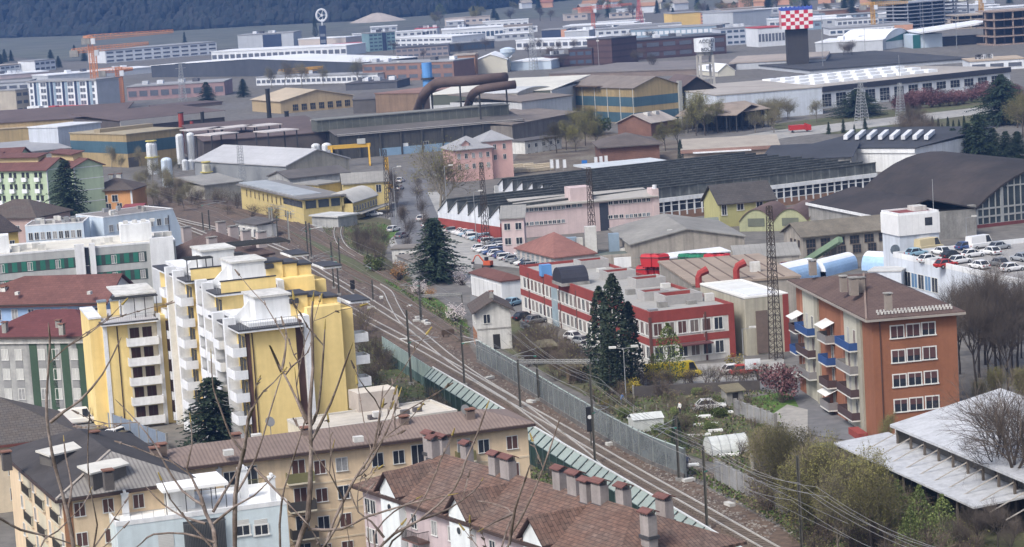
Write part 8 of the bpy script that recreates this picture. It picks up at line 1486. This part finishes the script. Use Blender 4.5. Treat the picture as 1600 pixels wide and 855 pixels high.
# signals
def signal(lab, u, vb_, vt, nl):
    p = P(u, vb_); h = zof(u, vb_, vt); t = thing('railway_signal', lab, 'railway signal', p); MB().cyl(0, 0, 0, h, .1, .1, 6).obj('post', mastm, t)
    MB().box(-.42, .42, -.2, .1, h-nl*.72-.2, h).obj('signal_head', M('signal_black', (.015, .015, .016), .6, .1), t)
    for i in range(nl): MB().tube((0, -.2, h-.5-.72*i), (0, -.34, h-.5-.72*i), .24, .26, 10).obj('lens', M('signal_lens_white', (.6, .6, .6), .3, .05) if i == 1 and nl > 3 else M('signal_lens', (.03, .03, .03), .2, .05), t)
signal('tall black railway signal with four lenses beside the far glass barrier', 924, 700, 636, 4); signal('black railway signal with two lenses among the sidings', 552, 462, 438, 2)
for lab, a, c, h in [('pale steel cross beam over the tracks near the signal house', (657, 503), (724, 500), 4.4), ('pale steel cross beam over the tracks by the far glass barrier', (813, 640), (926, 640), 6.6)]:
    p, q = P(*a), P(*c); t = thing('signal_beam', lab, 'gantry beam', p); lattice(b := MB(), (0, 0, h), (q-p)+Vector((0, 0, h)), .4, .4, .05, 16); b.obj('beam', mastl, t); MB().tube((0, 0, 0), (0, 0, h), .1, .1, 5).obj('post', mastm, t); MB().tube(q-p, (q-p)+Vector((0, 0, h)), .1, .1, 5).obj('post', mastm, t)
# white marker boards, ballast clutter beside the tracks
rnd.seed(31)
for i, (u, v_) in enumerate([(632, 532), (652, 502), (664, 503), (668, 507), (655, 497), (700, 522), (765, 592), (830, 629), (955, 695), (1028, 722), (1140, 790), (1076, 752), (596, 466), (640, 480), (566, 470), (572, 474), (560, 472), (580, 482)]): t = thing('cable_box', 'pale concrete cable box lying beside the rails', 'cable box', P(u, v_, .07), rnd.uniform(0, 3), 'cable boxes beside the rails'); MB().box(-.7, .7, -.35, .35, 0, .35).obj('lid', offw, t)
p = P(700, 527); t = thing('buffer_stop', 'dark square buffer stop at the end of the siding', 'buffer stop', p, .4); MB().box(-1.1, 1.1, -.2, .2, .5, 1.3).obj('beam', rust, t); [MB().box(x, x+.2, -.1, .1, 0, 1.3).obj('post', rust, t) for x in (-.9, .7)]
# ---- garden walls, greenhouse, sheds
def wall(lab, a, c, h, m, n=0, name='wall', cat='wall', th=.15):
    p, q = P(*a), P(*c); d = q-p; L_ = d.length; t = thing(name, lab, cat, p, math.atan2(d.y, d.x)); MB().box(0, L_, -th, th, -.1, h).obj('panel', m, t)
    for i in range(n+1): MB().box(L_*i/max(1, n)-.12, L_*i/max(1, n)+.12, -th-.08, th+.08, -.1, h+.15).obj('post', conc, t)
    return t
cw2 = M('grey_slab_wall', (.27, .27, .27), .9, .2, .3, stain=.35)
wall('grey slab wall between the tracks and the willows', (1120, 752), (1228, 806), 2.4, cw2, 9); wall('grey slab fence beside the lawn of the orange house', (1150, 648), (1212, 672), 2.0, cw2, 6); wall('low dark wall along the school street', (990, 622), (1188, 612), 1.6, M('dark_wall', (.085, .075, .07), .9, .25, .3), 0); wall('low concrete kerb wall in front of the parked cars by the school', (815, 512), (938, 576), 1.1, M('dark_grey_kerb', (.16, .17, .18), .9, .2), 0)
wall('blue grey metal fence beside the yellow tower car row', (152, 662), (262, 704), 2.2, M('blue_grey_fence', (.2, .24, .3), .6, .15, .5, pat=('x', .6, .12, .7)), 8, 'fence', 'fence', .05); wall('pale concrete panel wall beside the allotment greenhouse', (1177, 742), (1204, 734), 2.4, conc, 1)
p = P(1135, 706); t = thing('greenhouse', 'white plastic tunnel greenhouse in the allotments', 'greenhouse', p, .25); g_ = MB(); n_ = 10; pl = M('milky_plastic', (.6, .62, .6), .4, .2, .8, trans=.12)
for i in range(n_): a0, a1 = PI*i/n_, PI*(i+1)/n_; q = lambda a_, x: (x, -math.cos(a_)*1.7, math.sin(a_)*2.1); g_.face([q(a0, -2.4), q(a0, 2.4), q(a1, 2.4), q(a1, -2.4)]); g_.face([(2.4, 0, 0), q(a1, 2.4), q(a0, 2.4)][::-1]); g_.face([(-2.4, 0, 0), q(a0, -2.4), q(a1, -2.4)][::-1])
g_.obj('plastic_cover', pl, t)
for x in (-2.4, -1.2, 0, 1.2, 2.4): MB().path([(x, -math.cos(PI*i/10)*1.74, math.sin(PI*i/10)*2.14) for i in range(11)], .04, 4).obj('hoop', metal_g, t)
p = P(1010, 672); t = thing('greenhouse', 'small white framed greenhouse behind the far glass barrier', 'greenhouse', p, .2); MB().box(-2, 2, -1.3, 1.3, 0, 1.7).obj('glazing', pl, t); MB().slab([[(-2.1, -1.4, 1.7), (2.1, -1.4, 1.7), (2.1, 0, 2.3), (-2.1, 0, 2.3)], [(-2.1, 0, 2.3), (2.1, 0, 2.3), (2.1, 1.4, 1.7), (-2.1, 1.4, 1.7)]], .06).obj('roof', pl, t)
for i, (u, v_, a, d_) in enumerate([(1000, 654, 3.4, .8), (1100, 652, 2.2, 1.0), (1130, 646, 2.6, .7), (1103, 664, 3.4, .5), (1118, 674, 1.8, .7), (1092, 681, 3.0, .4), (1187, 703, 1.4, .8), (1080, 728, 1.8, .8), (1140, 712, 2.8, .5), (1092, 640, 1.6, .8)]): t = thing('cold_frame', 'low white sheet covered garden bed in the allotments', 'garden bed', P(u, v_, .06), .1, 'white covered garden beds in the allotments'); MB().box(-a/2, a/2, -d_/2, d_/2, 0, .25).obj('cover', M('white_sheet', (.68, .68, .66), .7, .15, 1), t)
rnd.seed(41)
for i in range(8): t = thing('garden_post', 'pale wooden post in the row behind the allotment beds', 'post', P(990+18*i, 646-i), 0, 'pale posts behind the allotment beds'); MB().box(-.06, .06, -.06, .06, 0, 1.0).obj('post', conc, t)
for lab, u, v_, w_, d_, h, m_ in [('wooden hut with a mossy roof in the thicket', 850, 562, 3.4, 2.6, 2.2, M('hut_wood', (.15, .11, .07), .9, .2)), ('small brown allotment shed near the cypresses', 902, 594, 2.6, 2, 2, M('hut_wood', (0,)*3)), ('grey allotment shed by the lane', 1145, 632, 2.4, 2, 2, conc)]:
    t = thing('garden_shed', lab, 'shed', P(u, v_), .3); MB().box(-w_/2, w_/2, -d_/2, d_/2, 0, h).obj('wall', m_, t); MB().slab([[(-w_/2-.3, -d_/2-.3, h), (w_/2+.3, -d_/2-.3, h), (w_/2+.3, d_/2+.3, h+.6), (-w_/2-.3, d_/2+.3, h+.6)]], .1).obj('roof', M('hut_roof', (.17, .15, .1), .9, .3), t); MB().box(-.4, .4, -d_/2-.04, -d_/2-.005, 0, 1.7).obj('door', M('dark_doorway', (0,)*3), t)
b = Bld('hut', 'flat roofed white and grey huts left of the large dark conifer', 'hut', (612, 390), (652, 388), z=3, D=6); b.walls(offw).roof('flat', 0, M('brown_felt', (.2, .18, .16), .9, .2), .3, .2); b.win('f', [2, 5], [.6], 1.2, 1.6)
b = Bld('hut', 'long grey hut with dark doors at the foot of the large dark conifer', 'hut', (620, 400), (655, 414), z=3, D=5); b.walls(greyr).roof('flat', 0, M('brown_felt', (0,)*3), .3, .2); b.win('f', [1.5, 4, 6.5], [.2], 1.0, 2.0)
for i, (u, v_) in enumerate([(840, 262), (812, 262), (828, 266), (845, 268), (815, 270)]): t = thing('timber_stack', 'stack of pale sawn timber in the yard beside the pink house', 'timber stack', P(u, v_), rnd.uniform(0, .6), 'timber stacks by the pink house'); MB().box(-4, 4, -.8, .8, .2, 1.1).obj('boards', M('pale_timber', (.5, .42, .3), .9, .2, 1, pat=('z', .2, .15, .6)), t); [MB().box(x, x+.2, -.9, .9, 0, .2).obj('bearer', conc, t) for x in (-3, 2.8)]
# ---- people in the gardens: one continuous body each (skinned skeleton), clothing as colour zones
def person(lab, u, v_, ang, top, legs, bend=0.0, step=.12):
    o_ = thing('person', lab, 'person', P(u, v_, .05), ang); lean = Vector((bend, 0, 0))
    J = {'pel': (0, 0, .95), 'ch': (lean.x*.6, 0, 1.3), 'nk': (lean.x, 0, 1.5), 'hd': (lean.x*1.1+.02, 0, 1.63), 'ht': (lean.x*1.1+.02, 0, 1.74)}
    for s_, n_ in ((1, 'l'), (-1, 'r')): J['h'+n_] = (0, s_*.1, .9); J['k'+n_] = (s_*step*.7+.03, s_*.11, .5); J['a'+n_] = (s_*step-.02, s_*.11, .08); J['t'+n_] = (s_*step+.16, s_*.12, .04); J['s'+n_] = (lean.x*.9, s_*.2, 1.42); J['e'+n_] = (lean.x*.9+.03, s_*.26, 1.14); J['w'+n_] = (lean.x*.9+.16, s_*.24, .93); J['f'+n_] = (lean.x*.9+.24, s_*.23, .84)
    R_ = dict(pel=.15, ch=.16, nk=.07, hd=.105, ht=.08, h=.1, k=.07, a=.05, t=.04, s=.08, e=.052, w=.04, f=.035); E_ = [('pel', 'ch'), ('ch', 'nk'), ('nk', 'hd'), ('hd', 'ht')]
    for n_ in 'lr': E_ += [('pel', 'h'+n_), ('h'+n_, 'k'+n_), ('k'+n_, 'a'+n_), ('a'+n_, 't'+n_), ('ch', 's'+n_), ('s'+n_, 'e'+n_), ('e'+n_, 'w'+n_), ('w'+n_, 'f'+n_)]
    ks = list(J); me = bpy.data.meshes.new('body'); me.from_pydata([J[k] for k in ks], [(ks.index(a), ks.index(c)) for a, c in E_], []); b_ = mk('body_rig', me); sm = b_.modifiers.new('skin', 'SKIN'); b_.modifiers.new('sub', 'SUBSURF').levels = 1
    for i, k in enumerate(ks): r = R_.get(k, R_.get(k[0])); me.skin_vertices[0].data[i].radius = (r, r); me.skin_vertices[0].data[i].use_root = (k == 'pel')
    bpy.context.view_layer.update(); m2 = bpy.data.meshes.new_from_object(b_.evaluated_get(bpy.context.evaluated_depsgraph_get())); bpy.data.objects.remove(b_); m2.name = 'body'; m2.materials.clear()
    for q in (top, legs, M('skin', (.5, .3, .22), .6, .05), M('hair_dark', (.04, .03, .02), .8, .1), M('shoe', (.03, .03, .03), .7, .1)): m2.materials.append(q)
    for pf in m2.polygons: z = pf.center.z; out = abs(pf.center.y) > .19; pf.material_index = 4 if z < .1 else (2 if (out and z < .95) else (1 if z < .95 else (0 if z < 1.5 else (3 if z > 1.68 or pf.center.x < lean.x*1.1-.03 else 2)))); pf.use_smooth = True
    mk('body', m2, o_); return o_
person('person in a white top and dark trousers standing in the allotments', 1063, 648, 3.9, M('shirt_white', (.65, .65, .63), .9, .1), M('trousers_dark', (.03, .03, .04), .9, .1)); person('person in blue bending near the double street lamp', 971, 634, .5, M('jacket_blue', (.08, .16, .35), .9, .1), M('trousers_grey', (.12, .12, .14), .9, .1), .25); person('person in a blue jacket walking on the lane by the notice board', 1160, 626, 2.4, M('jacket_blue', (0,)*3), M('trousers_dark', (0,)*3), .02, .2); person('person in dark clothes stooping at the end of the far glass barrier', 1074, 733, 1.2, M('coat_dark', (.04, .045, .07), .9, .1), M('trousers_dark', (0,)*3), .3)
# ================================================================== bare trees on the slope just below the camera
twm = M('near_bark', (.15, .115, .1), .9, .35, 8, col2=(.2, .165, .15), fine=30); budm = M('near_bud', (.3, .23, .08), .8, .3, 20)
def ptree(lab, root_u, branches, dep, seed, nr):
    rnd.seed(seed); hb = EYE+ray(root_u, 860)*dep; gz = 58.2-(hb.y-4)*.42; t = thing('bare_tree', lab, 'tree', (hb.x, hb.y, gz)); o_ = Vector((hb.x, hb.y, gz)); tr = MB(); tw = MB(); bd = MB(); k = dep/F
    base = Vector((0, 0, -.1)); tr.path([base, Vector((.05, .02, (hb.z-gz)*.5)), Vector((0, 0, (hb.z-gz)*.8))], [.1, .075, .055], 8)
    def twig(p, d, L_, r, lv):
        n_ = 4; pts = [p]; rr = [r]
        for i in range(n_): d = (d+v3(.12)+Vector((0, 0, .05))).normalized(); p = p+d*L_/n_; pts.append(p); rr.append(r*(1-.8*(i+1)/n_)+.0012)
        tw.path(pts, rr, 4)
        for q in pts[1:]:
            if rnd.random() < .55: bd.tube(q, q+(d+v3(.5)).normalized()*.028, .0065, .0025, 4)
        bd.tube(pts[-1]-d*.01, pts[-1]+d*.035, .007, .003, 5, 1 if rnd.random() < .35 else 0)
        if lv:
            for i in range(1, n_):
                if rnd.random() < .6: a = d.orthogonal().normalized(); a.rotate(Matrix.Rotation(rnd.uniform(0, 6.28), 3, d)); twig(pts[i], (d*.75+a*.7).normalized(), L_*rnd.uniform(.4, .7), rr[i]*.7, lv-1)
    for w0, w1, pl, sp, low in branches:
        dd = rnd.uniform(-.5, .5); pts = [EYE+ray(u, v_)*(dep+dd*(i/len(pl)))-o_ for i, (u, v_) in enumerate(pl)]
        if low: pts = [Vector((0, 0, (hb.z-gz)*.78)), pts[0].lerp(Vector((0, 0, (hb.z-gz)*.78)), .4)]+pts
        ln = smooth(pts, .12); n_ = len(ln); rr = [k*.54*(w0+(w1-w0)*i/(n_-1))*(1+.12*math.sin(i*1.7)) for i in range(n_)]; (tr if w0 > 5 else tw).path(ln, rr, 8)
        bd.tube(ln[-1], ln[-1]+(ln[-1]-ln[-2]).normalized()*.05, k*.5*w1*1.5, k*.4, 5, 1 if rnd.random() < .5 else 0)
        for i in range(3, n_-1):
            if rnd.random() < sp: d = (ln[i+1]-ln[i]).normalized(); a = d.orthogonal().normalized(); a.rotate(Matrix.Rotation(rnd.uniform(0, 6.28), 3, d)); a.y *= .4; twig(ln[i], (d*.8+a*.8).normalized(), rnd.uniform(.12, .5), rr[i]*.45+.0015, 1 if rnd.random() < .5 else 0)
    tr.obj('trunk', twm, t); tw.obj('branches', twm, t); bd.obj('buds', [twm, budm], t)
ptree('bare budding tree at the lower left corner, nearest the camera', 118, [(8, 2.5, [(116, 862), (105, 800), (89, 741), (81, 706), (73, 652), (74, 600), (78, 540), (77, 518)], .1, 1), (5, 2, [(79, 660), (100, 643), (126, 625), (160, 585), (183, 541)], .12, 0), (5, 2, [(-30, 795), (0, 810), (32, 828), (75, 838), (118, 852)], .1, 0), (4, 1.5, [(105, 800), (112, 760), (103, 715), (100, 690)], .1, 0), (4, 1.6, [(60, 862), (90, 830), (128, 792), (140, 770)], .1, 1), (3.5, 1.5, [(145, 862), (152, 820), (140, 760), (137, 700), (140, 650)], .1, 1)], 12, 3, 0)
ptree('bare budding tree in front of the white modern block', 338, [(9, 5, [(337, 862), (334, 829), (322, 803), (315, 780)], .12, 1), (4, 1.4, [(318, 790), (285, 767), (258, 725), (242, 695), (215, 660), (190, 634)], .12, 0), (4, 1.5, [(315, 780), (300, 747), (292, 732), (300, 695), (298, 660)], .12, 0), (4.5, 2, [(333, 800), (350, 770), (367, 743), (378, 712)], .12, 0), (4, 1.6, [(334, 818), (369, 790), (396, 775), (420, 752)], .12, 0), (4, 1.6, [(321, 818), (285, 807), (255, 788), (236, 769)], .12, 0), (4, 1.4, [(335, 848), (290, 834), (240, 835), (222, 848), (195, 870)], .12, 0), (8, 5, [(367, 862), (367.5, 775), (377, 719), (382, 700), (388, 655), (394, 640)], .14, 1), (4, 1.5, [(380, 706), (360, 680), (345, 640), (333, 605), (330, 560)], .12, 0), (3.6, 1.5, [(370, 770), (400, 715), (420, 650), (440, 585)], .12, 0), (4.5, 2, [(440, 582), (424, 545), (421, 540)], .05, 0), (4.5, 2, [(440, 582), (446, 548), (447, 522)], .05, 0)], 12.3, 5, 0)
ptree('bare budding tree with the thickest upright stem, between the white block and the tiled roof', 470, [(11, 3, [(463, 862), (481, 810), (486, 706), (484, 640), (489, 575), (487, 500), (489, 470)], .12, 1), (5, 2, [(484, 668), (497, 640), (503.6, 575), (507.6, 514)], .1, 0), (4.5, 1.6, [(486, 690), (517, 630), (537, 575), (548, 545)], .12, 0), (5, 2.4, [(480, 662), (466, 630), (452, 600), (440, 578)], .1, 0), (5, 2, [(438, 862), (440, 786), (451, 741), (475, 663)], .14, 1), (4, 1.6, [(398, 731), (440, 776), (473, 811)], .12, 0), (4.5, 1.5, [(481, 827), (534, 827), (572, 808), (653, 784), (700, 774)], .12, 0), (6, 2, [(505, 862), (540, 776), (561, 738), (583, 703), (594, 640), (597, 618)], .14, 1), (4.5, 1.8, [(556, 745), (572, 733), (594, 695), (612, 655), (623, 620)], .14, 0), (4, 1.5, [(483, 660), (467, 625), (462, 590)], .1, 0), (3.5, 1.4, [(500, 862), (528, 820), (536, 780), (515, 740), (520, 700)], .12, 0)], 11.6, 7, 0)
ptree('bare budding tree in front of the brown tiled roof', 592, [(5.5, 2, [(586, 862), (655, 813), (709, 765), (728, 719), (745, 680), (760, 638)], .14, 1), (5, 2, [(586, 858), (588, 829), (615, 800), (650, 780)], .14, 1), (4.5, 1.6, [(605, 862), (626, 835), (664, 776), (696, 703)], .14, 1), (4, 1.4, [(600, 840), (580, 815), (560, 800), (548, 770)], .14, 0), (3.6, 1.4, [(655, 813), (700, 796), (740, 768), (752, 752)], .12, 0)], 12.6, 9, 0)
ptree('bare slender branches of a young tree at the lower centre', 800, [(5, 2, [(790, 865), (815, 808), (838, 760), (858, 705), (873, 660)], .12, 1), (4.5, 1.8, [(796, 850), (805, 795), (819, 754), (826, 733)], .12, 0), (4, 1.6, [(782, 862), (801, 805), (780, 790), (755, 784)], .12, 1), (3.6, 1.4, [(801, 803), (775, 815), (755, 826)], .1, 0)], 12, 11, 0)
# ================================================================== air
hz = MB(); hz.box(-4200, 6200, -400, 9300, -4, 1400); o = hz.obj('haze', []); o['kind'] = 'stuff'; o['label'] = 'thin blue haze over the valley'
hm_ = bpy.data.materials.new('haze_air'); hm_.use_nodes = True; N = hm_.node_tree.nodes; L = hm_.node_tree.links; N.clear(); ou = N.new('ShaderNodeOutputMaterial'); pv = N.new('ShaderNodeVolumePrincipled'); pv.inputs['Color'].default_value = (.2, .42, 1, 1); pv.inputs['Density'].default_value = HAZE; pv.inputs['Anisotropy'].default_value = .2; L.new(pv.outputs[0], ou.inputs['Volume']); o.data.materials.append(hm_)
